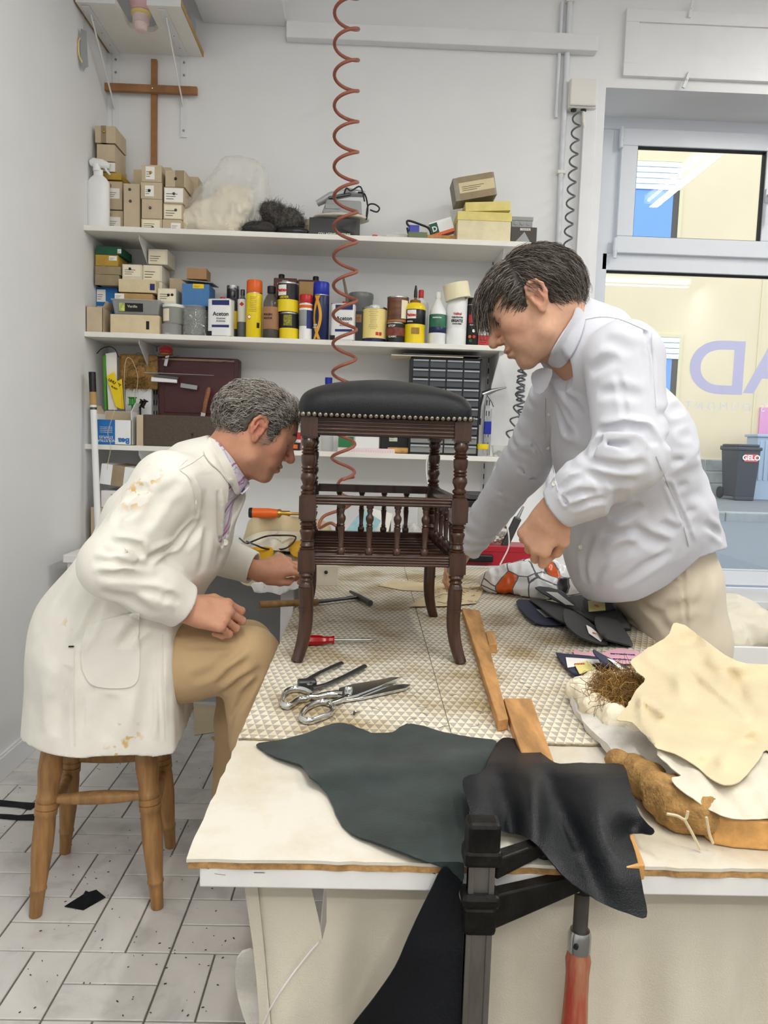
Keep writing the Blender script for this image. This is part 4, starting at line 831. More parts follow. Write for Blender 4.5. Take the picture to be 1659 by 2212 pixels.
    # hair: a grey wavy short cut
    hair_short(L, t)
    return t, coat
def coat_mat():
    m = coatmat('white_work_coat', 'eeebe1'); N, L, b = nodes_of(m)
    if 'stain' in N: return m
    g = N.new('ShaderNodeNewGeometry'); n = N.new('ShaderNodeTexNoise'); n.name = 'stain'; n.inputs['Scale'].default_value = 45; n.inputs['Detail'].default_value = 4; L.new(g.outputs['Position'], n.inputs[0]); col = None
    src = b.inputs['Base Color'].links[0].from_socket
    for (px, py, Y, r, th) in ((290, 1068, 1.70, .045, .50), (325, 1030, 1.72, .035, .53), (395, 1035, 1.76, .03, .55), (260, 1625, 1.75, .05, .53), (310, 1180, 1.7, .03, .62), (160, 1350, 1.78, .03, .56), (270, 1590, 1.75, .05, .60)):
        d = N.new('ShaderNodeVectorMath'); d.operation = 'DISTANCE'; L.new(g.outputs['Position'], d.inputs[0]); d.inputs[1].default_value = tuple(at(px, py, Y))
        mr = N.new('ShaderNodeMapRange'); mr.inputs[1].default_value = r*.4; mr.inputs[2].default_value = r; mr.inputs[3].default_value = 1; mr.inputs[4].default_value = 0; L.new(d.outputs['Value'], mr.inputs[0])
        gt = N.new('ShaderNodeMapRange'); gt.inputs[1].default_value = th; gt.inputs[2].default_value = th+.05; L.new(n.outputs[0], gt.inputs[0]); mu = N.new('ShaderNodeMath'); mu.operation = 'MULTIPLY'; L.new(mr.outputs[0], mu.inputs[0]); L.new(gt.outputs[0], mu.inputs[1])
        mx = N.new('ShaderNodeMix'); mx.data_type = 'RGBA'; L.new(mu.outputs[0], mx.inputs[0]); L.new(src, mx.inputs[6]); mx.inputs[7].default_value = (*lin('dcb877'), 1); src = mx.outputs[2]
    L.new(src, b.inputs['Base Color']); return m
def hair_short(L, parent):
    cap = Sdf(); l2 = Local(cap, L.R, L.t, L.sc)
    l2.el((-.012, 0, .024), (.108, .0845, .087), .01); l2.el((.036, 0, .058), (.055, .058, .036), .02)
    l2.el((.112, 0, -.022), (.082, .130, .094), .006, True); l2.el((.088, 0, -.090), (.100, .12, .095), .006, True)
    for s in (-1, 1): l2.el((-.006, s*.092, -.014), (.030, .034, .042), .006, True)
    cap.pl(L.p((-.06, 0, -.058)), L.R@np.array((.35, 0, -1)), .006)
    cap.disp.append(lambda p: .0035*vnoise(p, 90, 4)+.002*vnoise(p, 200, 1))
    o = sdf_obj('hair', cap, L.t-.16, L.t+.16, .003, m_hair, parent, lambda P: np.tile(np.array(lin('55504b')), (len(P), 1))*(1+.3*vnoise(P, 120))[:, None])
    P, Q = sdf_mesh(cap, L.t-.16, L.t+.16, .006); q = L.inv(P); N_ = 6500; ix = rng.integers(0, len(P), N_); r = q[ix]+rng.normal(0, .002, (N_, 3)); c = np.array((-.012, 0, .02)); nr = r-c; nr /= np.linalg.norm(nr, axis=1, keepdims=True)
    keep = ~((np.abs(r[:, 1]) > .055) & (r[:, 0] > -.040) & (r[:, 0] < .030) & (r[:, 2] < .034)); r, nr = r[keep], nr[keep]
    flow = np.stack([np.where(r[:, 0] > .03, -.55, -.8), 0*r[:, 0], np.where(r[:, 0] > .03, .3, -.6)], 1)+rng.normal(0, .4, r.shape); flow[np.abs(r[:, 1]) > .055] += np.array((-.6, 0, -.2))
    flow -= nr*(flow*nr).sum(1, keepdims=True); flow /= np.linalg.norm(flow, axis=1, keepdims=True); ln = rng.uniform(.018, .036, len(r)); ph = rng.uniform(0, 6.3, len(r)); sd = np.cross(nr, flow)
    ts = np.linspace(0, 1, 6); pa = np.stack([r+flow*(ln*u)[:, None]+nr*(.008*math.sin(math.pi*min(1, u*1.05))*1.0-.010*u*u)[None] if False else r+flow*(ln*u)[:, None]+nr*(.009*math.sin(u*2.6)-.004*u)+sd*(.0035*np.sin(ph+u*5))[:, None] for u in ts], 1)
    W_ = L.t+L.sc*(pa.reshape(-1, 3)@L.R.T); k = rng.random(len(r)); cc = np.where(k[:, None] < .45, np.array(lin('b5aea6')), np.where(k[:, None] < .75, np.array(lin('8a837b')), np.array(lin('4a443f'))))
    s = strands('hair_strands', None, W_.reshape(-1, 6, 3), m_hair, o, .00085, cc)
# ------------------------------------------------------------------ the standing man in the pale shirt
def man_standing():
    t = thing('person', 'standing man in a pale shirt and cream trousers leaning over the table', 'person', (0, 0, 0))
    hc = at(1150, 655, 1.735); L = Local(None, rotm(math.radians(180-10), math.radians(31)), hc, 1.05)
    nd = nn((-.88, -.06, .46)); cN = at(1227, 720, 1.768); nk = cN-nd*.035; shN, elN, wrN = np.array((.535, 1.615, 1.385)), at(1362, 985, 1.545), at(1192, 1108, 1.63)
    shF, elF, wrF = np.array((.50, 2.03, 1.31)), at(1130, 1010, 2.16), at(1000, 1192, 2.36)
    pel = np.array((.80, 2.02, .88)); belly = np.array((.70, 1.94, 1.0)); chest = np.array((.60, 1.83, 1.23))
    B = Sdf(); L.S = B; head(L, nk, .3, .057, .004)
    B.chain([pel, belly, chest, nk], [.11, .11, .10, .06], .04); B.chain([chest, shN, elN], [.07, .05, .038], .03); B.chain([chest, shF, elF], [.07, .05, .038], .03)
    for s in (-1, 1): B.chain([pel, (.835, 2.02+s*.10, .80), (.88, 2.02+s*.11, .45), (.90, 2.02+s*.12, .10), (.82, 2.02+s*.12, .05)], [.10, .07, .05, .036, .03], .03)
    fw = at(1140, 1195, 1.665)-wrN; hand(B, wrN, fw, (-.35, -.85, .35), 1, [(.7, 1.45, .8), (.85, 1.5, .9), (.9, 1.5, .9), (.95, 1.4, .9)], [(.012, .030, -.012), (.045, .044, -.025), (.078, .040, -.042), (.098, .028, -.05)], 1.06, fore=elN)
    fw = at(944, 1262, 2.42)-wrF; hand(B, wrF, fw, (-.3, -.35, .9), -1, [(.35, .55, .3), (.4, .5, .3), (.45, .5, .3), (.5, .5, .3)], [(.012, .030, -.012), (.045, .052, -.02), (.075, .056, -.035), (.095, .052, -.045)], 1.0, fore=elF)
    body = sdf_obj('body', B, (.05, 1.45, .0), (1.05, 2.6, 1.75), .0028, m_skin, t, lambda P: skin_colors(P, L, 'd2a488', 'b57568', 'cc8a76'))
    add_eyes(L, body); brows(L, body, '4a423c')
    T = Sdf(); T.chain([(.775, 2.0, .97), (.805, 2.02, .86)], [.13, .143], .05, flat=1.22, w=(0, 1, 0))
    for s in (-1, 1): T.chain([(.815, 2.02+s*.085, .84), (.850, 2.02+s*.09, .70), (.885, 2.02+s*.10, .45), (.90, 2.02+s*.115, .09)], [.115, .105, .085, .075], .03)
    T.pl((.9, 1.9, .05), (0, 0, -1), .005); a = lambda x, y, Y=1.8: at(x, y, Y)
    T.disp.append(lambda p: .002*vnoise(p, 20, 6))
    T = folds(T, [([(1466, 1195), (1470, 1230), (1476, 1262)], .006, .010), ([(1476, 1262), (1480, 1320), (1484, 1385)], .005, .006), ([(1446, 1250), (1476, 1262)], .005, .007), ([(1400, 1335), (1450, 1315), (1520, 1300)], .014, .006), ([(1525, 1240), (1520, 1290), (1505, 1350)], .014, .007), ([(1380, 1300), (1420, 1330), (1450, 1370)], .012, .006)])
    sdf_obj('trousers', T, (.6, 1.7, .04), (1.15, 2.35, 1.15), .0055, m_cream, t)
    for s in (-1, 1):
        K = Sdf(); c = np.array((.90, 2.02+s*.115, 0)); K.chain([c+np.array((.03, 0, .045)), c+np.array((-.08, 0, .04)), c+np.array((-.17, 0, .03))], [.045, .042, .034], .03); K.rc(c+np.array((0, 0, .05)), c+np.array((0, 0, .1)), .045, .043, .02); K.pl((0, 0, .002), (0, 0, -1), .004)
        sdf_obj('shoe', K, c+np.array((-.24, -.08, -.01)), c+np.array((.12, .08, .16)), .006, m_shoe, t)
    # shirt
    C = Sdf(); C.chain([(.785, 2.01, .92), (.705, 1.94, 1.03), (.620, 1.85, 1.20), nk+np.array((.03, .0, -.06))], [.152, .158, .148, .095], .06, flat=1.25, w=(-.15, 1, 0))
    C.chain([(.785, 2.01, .92), (.805, 2.02, .82)], [.158, .172], .05, flat=1.2, w=(0, 1, 0)); C.el((.64, 1.91, .95), (.125, .17, .17), .07)
    C.rc(nk+np.array((.04, -.02, -.05)), shN, .078, .080, .04); C.rc(nk+np.array((.04, .02, -.05)), shF, .078, .075, .04)
    A = Sdf(); A.rc(shN, elN, .083, .070, .03); A.rc(elN, elN+(wrN-elN)*.55, .070, .060, .025); A.rc(elN+(wrN-elN)*.55, elN+(wrN-elN)*.93, .060, .049, .03)
    ad = nn(wrN-elN); cu = elN+(wrN-elN)*.93; A.pl(cu, ad, .004); A.rc(cu-ad*.05, cu+ad*.08, .036, .044, .004, True)
    A2 = Sdf(); A2.rc(shF, elF, .078, .066, .03); A2.rc(elF, elF+(wrF-elF)*.93, .066, .050, .03); al = nn(wrF-elF); cl = elF+(wrF-elF)*.93; A2.pl(cl, al, .004); A2.rc(cl-al*.05, cl+al*.08, .036, .044, .004, True)
    A2.disp.append(lambda p: .0035*np.sin(((p-shF)@nn(np.array(elF)-shF))*150+3*vnoise(p, 14))*np.clip(vnoise(p, 9, 7)+.4, 0, 1))
    A.disp.append(lambda p: .0022*np.sin(((p-elN)@nn(np.array((.8, .1, .6))))*170+4*vnoise(p, 15, 4))*np.clip(vnoise(p, 10, 8)+.3, 0, 1))
    s_ = lambda x, y, Y=1.72: at(x, y, Y)
    C.disp.append(lambda p: .0025*np.sin(p@np.array((40., 20, 90))+5*vnoise(p, 9, 3))*np.clip(vnoise(p, 7, 9)+.1, 0, 1))
    C.rc(cN-nd*.07, cN+nd*.016, .104, .087, .03); C.pl(cN+nd*.018, nd, .003)
    nko = Sdf().rc(cN-nd*.03, cN+nd*.2, .076, .08); vop = Sdf().chain([L.p((.035, 0, -.15)), s_(1192, 800, 1.745), s_(1180, 850, 1.73)], [.055, .045, .026], .02)
    def shirt(p):
        d = smax(C(p), -nko(p), .006); d = smax(d, -vop(p), .006); d = smin(d, A2(p), .02); d = smin(d, A(p), .010)
        hem = np.interp(p[:, 0], (.45, .52, .60, .66, .73, .80, .86, .95), (.80, .80, .822, .835, .875, .945, .955, .955))+.02*(p[:, 1] > 1.95)
        return np.maximum(d, hem-p[:, 2])
    shirt = folds(shirt, [([(1322, 692), (1396, 723), (1410, 787), (1413, 850)], .005, .006), ([(1290, 933), (1350, 924), (1396, 931), (1416, 962)], .009, .016), ([(1275, 985), (1290, 962), (1305, 940)], .008, .012), ([(1333, 801), (1354, 914)], .006, .004), ([(1275, 806), (1305, 785), (1335, 770)], .012, .007), ([(1290, 956), (1361, 963)], .008, .009), ([(1280, 995), (1350, 1009), (1400, 1000)], .009, .007), ([(1265, 1020), (1330, 1040), (1370, 1035)], .010, .006),
        ([(1417, 991), (1446, 1051), (1477, 1122), (1495, 1175)], .005, .006), ([(1432, 956), (1495, 938)], .010, .007), ([(1417, 900), (1477, 878)], .011, .008), ([(1449, 998), (1513, 977)], .010, .007), ([(1463, 1048), (1527, 1030)], .010, .007), ([(1481, 1104), (1548, 1090)], .010, .007), ([(1425, 1130), (1465, 1150)], .010, .006), ([(1361, 1139), (1400, 1165), (1440, 1178)], .012, .008), ([(1315, 1122), (1386, 1090)], .012, .008), ([(1298, 1157), (1368, 1146)], .011, .007), ([(1301, 1215), (1350, 1185), (1400, 1170)], .012, .007), ([(1330, 1265), (1390, 1225), (1450, 1190)], .011, .006), ([(1280, 1250), (1310, 1200)], .012, .006),
        ([(1212, 830), (1240, 870), (1258, 905)], .010, .007), ([(1200, 870), (1222, 930), (1240, 1000)], .010, .007), ([(1209, 1067), (1223, 1085), (1237, 1139)], .004, .006), ([(1209, 1062), (1236, 1037), (1262, 1029)], .007, .009), ([(1223, 1077), (1254, 1064), (1290, 1065)], .007, .008), ([(1231, 1100), (1269, 1083), (1310, 1075)], .007, .007), ([(1290, 850), (1340, 845), (1390, 860)], .011, .006), ([(1300, 735), (1330, 740), (1370, 760)], .012, .005), ([(1340, 1040), (1330, 1090), (1300, 1130)], .012, .006), ([(1280, 1150), (1262, 1200), (1265, 1260)], .010, .006), ([(1520, 1130), (1560, 1160)], .010, .006),
        ([(1175, 870), (1180, 940), (1193, 1010)], .003, .004), ([(1192, 860), (1197, 940), (1208, 1010)], .003, .004), ([(1150, 950), (1170, 990)], .006, .006), ([(1120, 1010), (1160, 1040)], .006, .007), ([(1080, 1060), (1130, 1090)], .006, .007), ([(1060, 1090), (1110, 1120)], .006, .006), ([(1110, 960), (1160, 965)], .006, .006), ([(1040, 1130), (1085, 1150)], .006, .006)], 1.3)
    sh = sdf_obj('shirt', shirt, (.05, 1.40, .70), (1.12, 2.5, 1.56), .0046, m_oxford, t)
    sy = OnSurf(shirt, .001)
    al_ = lambda p: np.minimum(shirt(p), B(p))
    sheet([(1247, 664), (1236, 688), (1214, 722), (1196, 752), (1185, 775), (1190, 788), (1210, 793), (1228, 778), (1244, 750), (1258, 715), (1264, 684)], OnSurf(al_, .006), 6, 'shirt_collar', m_oxford, sh, .004, sm=4)
    sheet([(1192, 798), (1170, 795), (1150, 806), (1149, 826), (1160, 850), (1176, 846), (1188, 822)], lambda x, y: tuple(at(x, y, 1.79-.0012*(x-1150))), 6, 'shirt_collar', m_oxford, sh, .0025, sm=2)
    buttons(sh, [sy(1186, 895), sy(1184, 968), sy(1197, 1045), sy(1254, 1182)], (-.75, -.6, .1), .0055)
    for sm_ in ([(1178, 860), (1180, 930), (1192, 1000), (1205, 1060)], [(1408, 720), (1412, 800), (1418, 880)], [(1418, 985), (1440, 1040), (1470, 1110), (1488, 1180)], [(1262, 690), (1300, 684), (1340, 690), (1400, 715)]):
        b = MB(); b.tube([sy(*q) for q in crom(sm_, 5, False)], .0010, 5); link('seam', b, m_oxford, sh, smooth=60)
    # hair: dark grey, long fringe hanging off the forehead
    cap = Sdf(); l2 = Local(cap, L.R, L.t, L.sc); l2.el((-.012, 0, .024), (.108, .0845, .087), .01); l2.el((.046, 0, .056), (.055, .060, .036), .02); l2.el((.086, 0, .040), (.018, .036, .024), .02)
    l2.el((.118, 0, -.045), (.060, .120, .088), .006, True); l2.el((.09, 0, -.10), (.105, .12, .088), .006, True)
    for s in (-1, 1): l2.el((-.004, s*.092, -.014), (.030, .034, .040), .006, True); l2.el((.075, s*.08, .000), (.04, .04, .045), .006, True)
    cap.pl(L.p((-.06, 0, -.050)), L.R@np.array((.45, 0, -1)), .006); cap.disp.append(lambda p: .003*vnoise(p, 80, 4)+.0015*vnoise(p, 190, 1))
    o = sdf_obj('hair', cap, L.t-.18, L.t+.18, .003, m_hair, t, lambda P: np.tile(np.array(lin('403a36')), (len(P), 1))*(1+.3*vnoise(P, 120))[:, None])
    P, Q = sdf_mesh(cap, L.t-.18, L.t+.18, .006); q = L.inv(P); N_ = 6500; ix = rng.integers(0, len(P), N_); r = q[ix]+rng.normal(0, .002, (N_, 3)); c = np.array((-.012, 0, .02)); nr = r-c; nr /= np.linalg.norm(nr, axis=1, keepdims=True)
    fr = r[:, 0] > .01; flow = np.where(fr[:, None], np.array((1., 0, -.25)), np.array((-.6, 0, -.85)))+rng.normal(0, .16, r.shape); flow -= nr*(flow*nr).sum(1, keepdims=True)*.9; flow /= np.linalg.norm(flow, axis=1, keepdims=True)
    frn = (r[:, 0] > .065) & (r[:, 2] > .02); ln = np.where(frn, rng.uniform(.025, .075, len(r)), rng.uniform(.025, .045, len(r))); ph = rng.uniform(0, 6.3, len(r)); sd = np.cross(nr, flow)
    G_ = L.R.T@np.array((0, 0, -1.)); G_ = np.where(frn[:, None], G_, 0*G_)
    pa = np.stack([r+flow*(ln*u*(1-.45*u*frn))[:, None]+G_*(ln*u*u*.35)[:, None]+nr*(.007*math.sin(u*2.6)-.004*u)+sd*(.002*np.sin(ph+u*4))[:, None] for u in np.linspace(0, 1, 6)], 1)
    W_ = L.t+L.sc*(pa.reshape(-1, 3)@L.R.T); k = rng.random(len(r)); cc = np.where(k[:, None] < .35, np.array(lin('9a9289')), np.where(k[:, None] < .7, np.array(lin('665d55')), np.array(lin('3d3530'))))
    strands('hair_strands', None, W_.reshape(-1, 6, 3), m_hair, o, .0008, cc)
    return t, shirt
seated, coat_f = man_seated()
standing, shirt_f = man_standing()
# ================================================================== shelves on the back wall
YS = 3.335; SH = .022
m_shelf = mat('shelf_paint', 'eeece6', .5, var=.03, vs=5, bump=.15, bs=30); m_bracket = mat('bracket_paint', 'e4e6e8', .45)
ZS1, ZS2, ZS3 = 2.066, 1.624, 1.143
ends = [PY(1160, 525, YS)[0], PY(1100, 750, YS)[0], PY(1108, 990, YS)[0]]
for (z, xe, lab) in ((ZS1, ends[0], 'top white wall shelf holding cardboard boxes and a bag of wool'), (ZS2, ends[1], 'middle white wall shelf holding cans, bottles and boxes'), (ZS3, ends[2], 'lowest white wall shelf holding tools and the drawer cabinet')):
    t = thing('wall_shelf', lab, 'shelf', (0, 0, z))
    pts = [(XL, YS), (xe-.03, YS), (xe, YS+.03), (xe, YB), (XL, YB)]; b = MB(); b.prism(pts, -SH, 0); link('board', b, m_shelf, t, bev=.002)
    for bx in (-1.005, .565):
        b = MB(); b.prism([(YB-.005, -.0), (YB-.27, -.0), (YB-.27, -.018), (YB-.06, -.15), (YB-.005, -.17)], -.0015, .0015, TR((bx, 0, -SH-.001))@Matrix(((0, 0, 1, 0), (1, 0, 0, 0), (0, 1, 0, 0), (0, 0, 0, 1)))); link('bracket', b, m_bracket, t)
for bx in (-1.005, .565):
    t = thing('slotted_upright', 'white slotted shelf upright beside the '+('maroon case' if bx < 0 else 'drawer cabinet'), 'upright', (bx, YB, .9))
    b = MB(); b.bb((-.013, -.012, 0), (.013, 0, 1.2)); link('channel', b, m_bracket, t, bev=.002)
    b = MB()
    for i in range(24):
        for s in (-.006, .006): b.bb((s-.002, -.0128, .03+i*.05), (s+.002, -.0115, .055+i*.05))
    link('slots', b, m_seal, t, kind='stuff')
m_kraft = mat('grey_cardboard', 'c6b59a', .85, var=.06, vs=20, bump=.1, bs=120); m_kraft2 = mat('brown_cardboard', 'b59463', .85, var=.08, vs=20, bump=.1, bs=120); m_kraft3 = mat('dusty_cardboard', '9a8a70', .85, var=.1, vs=18, bump=.1, bs=120)
m_beige = mat('beige_cardboard', 'd9c9a4', .85, var=.05, vs=20); m_creamc = mat('cream_card', 'efe6cc', .8, var=.04, vs=20); m_bluec = mat('blue_card', '1f6fb8', .6, var=.05, vs=20); m_blue2 = mat('dusty_blue_card', '4d7fb5', .7, var=.07, vs=20); m_greenc = mat('green_card', '1d5a40', .6, var=.1, vs=20); m_yelc = mat('ochre_card', 'b9963c', .7, var=.12, vs=20)
m_paper = mat('label_paper', 'f4f1ea', .7); m_ink = mat('black_ink', '1c1b1e', .7); m_inkb = mat('navy_ink', '23306e', .6); m_inkr = mat('red_ink', 'c8322c', .6); m_ylab = mat('yellow_label', 'f2d21c', .5); m_gold = mat('brass_stud', 'b79346', .3, .9); m_steelk = mat('steel', 'b9bbbd', .25, 1.); m_dks = mat('dark_steel', '5b5c5e', .4, .9)
m_blk = mat('black_plastic', '17181b', .4); m_gryp = mat('grey_plastic', '9c9fa1', .5, var=.04, vs=20); m_redp = mat('red_plastic', 'c02a2a', .35); m_orange = mat('orange_plastic', 'e5661e', .4); m_yelp = mat('yellow_plastic', 'f0d51f', .35); m_bluep = mat('blue_plastic', '1c2fa8', .35); m_whp = mat('white_plastic', 'edeeee', .35); m_navy = mat('navy_tin', '16204e', .35); m_brownp = mat('brown_plastic', '8a5a34', .45); m_creamt = mat('cream_yellow_tin', 'f0dc8c', .4)
def clear_mat(name, col, a, rough=.12):
    m = bpy.data.materials.new(name); m.use_nodes = True; N, L = m.node_tree.nodes, m.node_tree.links; b = N['Principled BSDF']; b.inputs['Base Color'].default_value = (*lin(col), 1); b.inputs['Roughness'].default_value = rough; b.inputs['Alpha'].default_value = a
    t = N.new('ShaderNodeTexCoord'); n = N.new('ShaderNodeTexNoise'); n.inputs['Scale'].default_value = 25; L.new(t.outputs['Object'], n.inputs[0]); bp = N.new('ShaderNodeBump'); bp.inputs['Strength'].default_value = .25; bp.inputs['Distance'].default_value = .01; L.new(n.outputs[0], bp.inputs['Height']); L.new(bp.outputs[0], b.inputs['Normal']); return m
m_film = clear_mat('clear_film', 'f2f1ec', .30); m_tub = clear_mat('clear_tub', 'c9cbc8', .45); m_smoke = clear_mat('smoky_plastic', '5d5650', .6); m_jar = clear_mat('jar_glass', 'cfd3cf', .3, .05)
def rect(x0, y0, x1, y1, Y, base=None):
    """front rectangle in pixels at depth Y -> X0, X1, Z0, Z1 (optionally standing on base)"""
    ym = (y0+y1)/2; X0, X1 = PY(x0, ym, Y)[0], PY(x1, ym, Y)[0]; Z0, Z1 = PY((x0+x1)/2, y1, Y)[2], PY((x0+x1)/2, y0, Y)[2]
    if base is not None: Z1 = base+(Z1-Z0); Z0 = base
    return X0, X1, Z0, Z1
def carton(name, label, px, Y, D, m=None, base=None, stud=(), lab=None, rot=0., tilt=0., lid=0., group=None, flap=False, tape=None, txt=(), lm=None):
    X0, X1, Z0, Z1 = rect(*px, Y, base); w, h = X1-X0, Z1-Z0; m = m or m_kraft
    t = thing(name, label, 'box', ((X0+X1)/2, Y+D/2, Z0), rot, group)
    if tilt: t.rotation_euler = (0, tilt, rot)
    if flap:
        b = MB(); th = .002
        for (lo, hi) in (((-w/2, -D/2, 0), (w/2, D/2, th)), ((-w/2, -D/2, 0), (w/2, -D/2+th, h)), ((-w/2, D/2-th, 0), (w/2, D/2, h)), ((-w/2, -D/2, 0), (-w/2+th, D/2, h)), ((w/2-th, -D/2, 0), (w/2, D/2, h))): b.bb(lo, hi)
        link('box_body', b, m, t)
        for s in (-1, 1): b = MB(); b.box((0, 0, .5*w*.45), (.002, D*.96, w*.45)); link('flap', b, m, t, M=TR((s*w/2, 0, h), (0, s*.5, 0)))
        b = MB(); b.box((0, 0, .03), (w*.98, .002, .06)); link('flap', b, m, t, M=TR((0, D/2, h), (-.4, 0, 0)))
    else:
        b = MB(); b.bb((-w/2, -D/2, 0), (w/2, D/2, h)); link('box_body', b, m, t, bev=.0015)
        b = MB(); b.bb((-w/2, -D/2-.0006, h*.985), (w/2, -D/2, h)); 
        if lid: b = MB(); b.bb((-w/2-.0025, -D/2-.0025, h*(1-lid)), (w/2+.0025, D/2+.0025, h+.002)); link('lid', b, lm or m, t, bev=.0012)
    if lab: 
        a, c, d, e, mm = lab; b = MB(); b.bb((-w/2+w*a, -D/2-.0012, h*(1-e)), (-w/2+w*d, -D/2-.0002, h*(1-c))); q = link('label', b, mm, t)
        b = MB(); n = 3
        for i in range(n): z = h*(1-e)+h*(e-c)*(.2+.18*i); b.bb((-w/2+w*(a+.08*(d-a)), -D/2-.0016, z), (-w/2+w*(a+(d-a)*(.5+.1*i)), -D/2-.0011, z+h*(e-c)*.04))
        link('print', b, m_ink, q, kind='stuff')
    for (u, v, mm) in stud:
        b = MB(); b.lathe([(.0062, 0), (.0058, .002), (.004, .0042), (.0003, .0052)], 12); link('sample_stud', b, mm, t, smooth=60, M=TR((-w/2+w*u, -D/2-.001, h*(1-v)), (math.pi/2, 0, 0)))
    if tape: b = MB(); b.bb((-w/2+w*tape[0], -D/2-.0007, 0), (-w/2+w*tape[1], D/2, h+.0007)); link('tape', b, m_kraft3, t)
    for (s, sz, u, v, mm, *r) in txt: text(s, sz, 'lettering', mm, t, front(-w/2+w*u, -D/2-.0018, h*(1-v), 0, r[0] if r else 0), bold=.0003)
    return t
G1 = 'cardboard stud boxes on the top shelf'
DB = .15
# top shelf: boxes of upholstery studs
L1 = lambda a, c, d, e, mm=m_paper: (a, c, d, e, mm)
carton('stud_box', 'beige stud box marked with two brass studs at the foot of the corner stack', (228, 437, 266, 483), 3.43, DB, base=ZS1, lab=L1(.15, .3, .85, .8), stud=((.25, .2, m_gold),), group=G1)
z = ZS1+.0945; carton('stud_box', 'tall beige stud box with a printed label in the corner stack', (227, 376, 264, 437), 3.43, DB, base=z, lab=L1(.2, .25, .85, .62), stud=((.3, .15, m_gold),), group=G1)
z += .1248; carton('stud_box', 'flat ochre box between the beige boxes of the corner stack', (220, 362, 262, 377), 3.43, DB, m_yelc, base=z, group=G1)
z += .0312; carton('stud_box', 'stud box with a white printed label high in the corner stack', (215, 341, 250, 362), 3.43, DB, base=z, lab=L1(.2, .05, .95, .95), stud=((.6, .5, m_dks),), group=G1)
z += .0435; carton('stud_box', 'plain grey card box second from the top of the corner stack', (209, 304, 248, 341), 3.43, DB, base=z, group=G1)
z += .0766; carton('stud_box', 'topmost grey card box of the corner stack with one brass stud', (205, 268, 249, 305), 3.43, DB, base=z, stud=((.45, .35, m_gold),), tape=(.3, .55), group=G1)
carton('stud_box', 'tall narrow card box with two large antique studs', (267, 387, 302, 487), 3.385, DB, base=ZS1, stud=((.38, .13, m_dks), (.42, .38, m_dks)), group=G1)
z = ZS1
for (px, lab, st, lb) in (((305, 467, 350, 491), 'flat card box with a cream label under three stud boxes', ((.55, .8, m_dks),), L1(.05, .1, .9, .98, m_creamc)), ((306, 426, 350, 468), 'plain card box with a single dark stud above the cream labelled box', ((.42, .45, m_dks),), None), ((304, 391, 350, 427), 'card box with a white label and black stud, third of its stack', ((.4, .5, m_blk),), L1(.2, .2, .62, .85)), ((306, 358, 349, 395), 'card box with a white label and brass stud on top of its stack', ((.45, .45, m_gold),), L1(.2, .1, .65, .85))):
    t = carton('stud_box', lab, px, 3.375, DB, base=z, stud=st, lab=lb, group=G1); z += rect(*px, 3.375)[3]-rect(*px, 3.375)[2]+.001
z = ZS1
for (px, lab, st, lb) in (((351, 468, 392, 492), 'lowest card box beside the bag of wool with a white label', (), L1(.45, .3, .95, .9)), ((353, 436, 394, 470), 'card box with a cream label and dark stud beside the bag', ((.65, .4, m_dks),), L1(.05, .1, .95, .95, m_creamc)), ((354, 403, 397, 438), 'card box fully covered by a white drawing label', ((.5, .4, m_dks),), L1(.04, .06, .96, .92)), ((357, 369, 400, 405), 'card box with tape and a black stud topping the stack by the bag', ((.52, .5, m_blk),), None)):
    t = carton('stud_box', lab, px, 3.375, DB, base=z, stud=st, lab=lb, group=G1, tape=(.5, .95) if not lb else None); z += rect(*px, 3.375)[3]-rect(*px, 3.375)[2]+.001
carton('stud_box', 'plain card box standing upright behind the labelled stud boxes', (288, 330, 320, 480), 3.53, .08, base=ZS1+.0, group=G1, rot=0)
t = carton('stud_box', 'open card box with torn top flap and brass stud leaning at the back', (322, 323, 369, 480), 3.53, .08, base=ZS1, stud=((.5, .25, m_gold),), group=G1); b = MB(); b.box((0, 0, .012), (.03, .001, .03)); link('torn_flap', b, m_kraft2, t, M=TR((-.02, 0, .2), (.3, .2, 0)))
carton('stud_box', 'plain card box standing at the back between stud boxes and bag', (378, 343, 428, 482), 3.53, .085, base=ZS1, group=G1)
# revolve helper for bottles, cans and jars
def turned_thing(name, label, cat, px, Y, base, prof, n=28, m=None, parts=(), group=None, sy=1.):
    """prof in fractions of (half width, height); parts: (name, profile, material)"""
    X0, X1, Z0, Z1 = rect(*px, Y, base); r, h = (X1-X0)/2, Z1-Z0; t = thing(name, label, cat, ((X0+X1)/2, Y+r*sy, Z0), 0, group)
    for (pn, pf, pm) in ((('body', prof, m),) if prof else ())+tuple(parts):
        b = MB(); b.lathe([(max(a*r, .0003), c*h) for a, c in pf], n, Matrix.Diagonal((1, sy, 1, 1))); link(pn, b, pm, t, smooth=40)
    return t, r, h
def band(a, c, rr=1.012): return [(rr*.985, a), (rr, a+.004), (rr, c-.004), (rr*.985, c)]
def curved_text(s, sz, t, r, z, m, spin=0., sy=1., bold=.0003):
    """lettering laid round a cylinder facing the room"""
    o = text(s, sz, 'lettering', m, t, None, bold=bold); me = o.data
    for v in me.vertices:
        x, y, d = v.co; a = x/r+spin; rr = r+.0012+d; v.co = (rr*math.sin(a), -rr*math.cos(a)*sy, z+y)
    return o
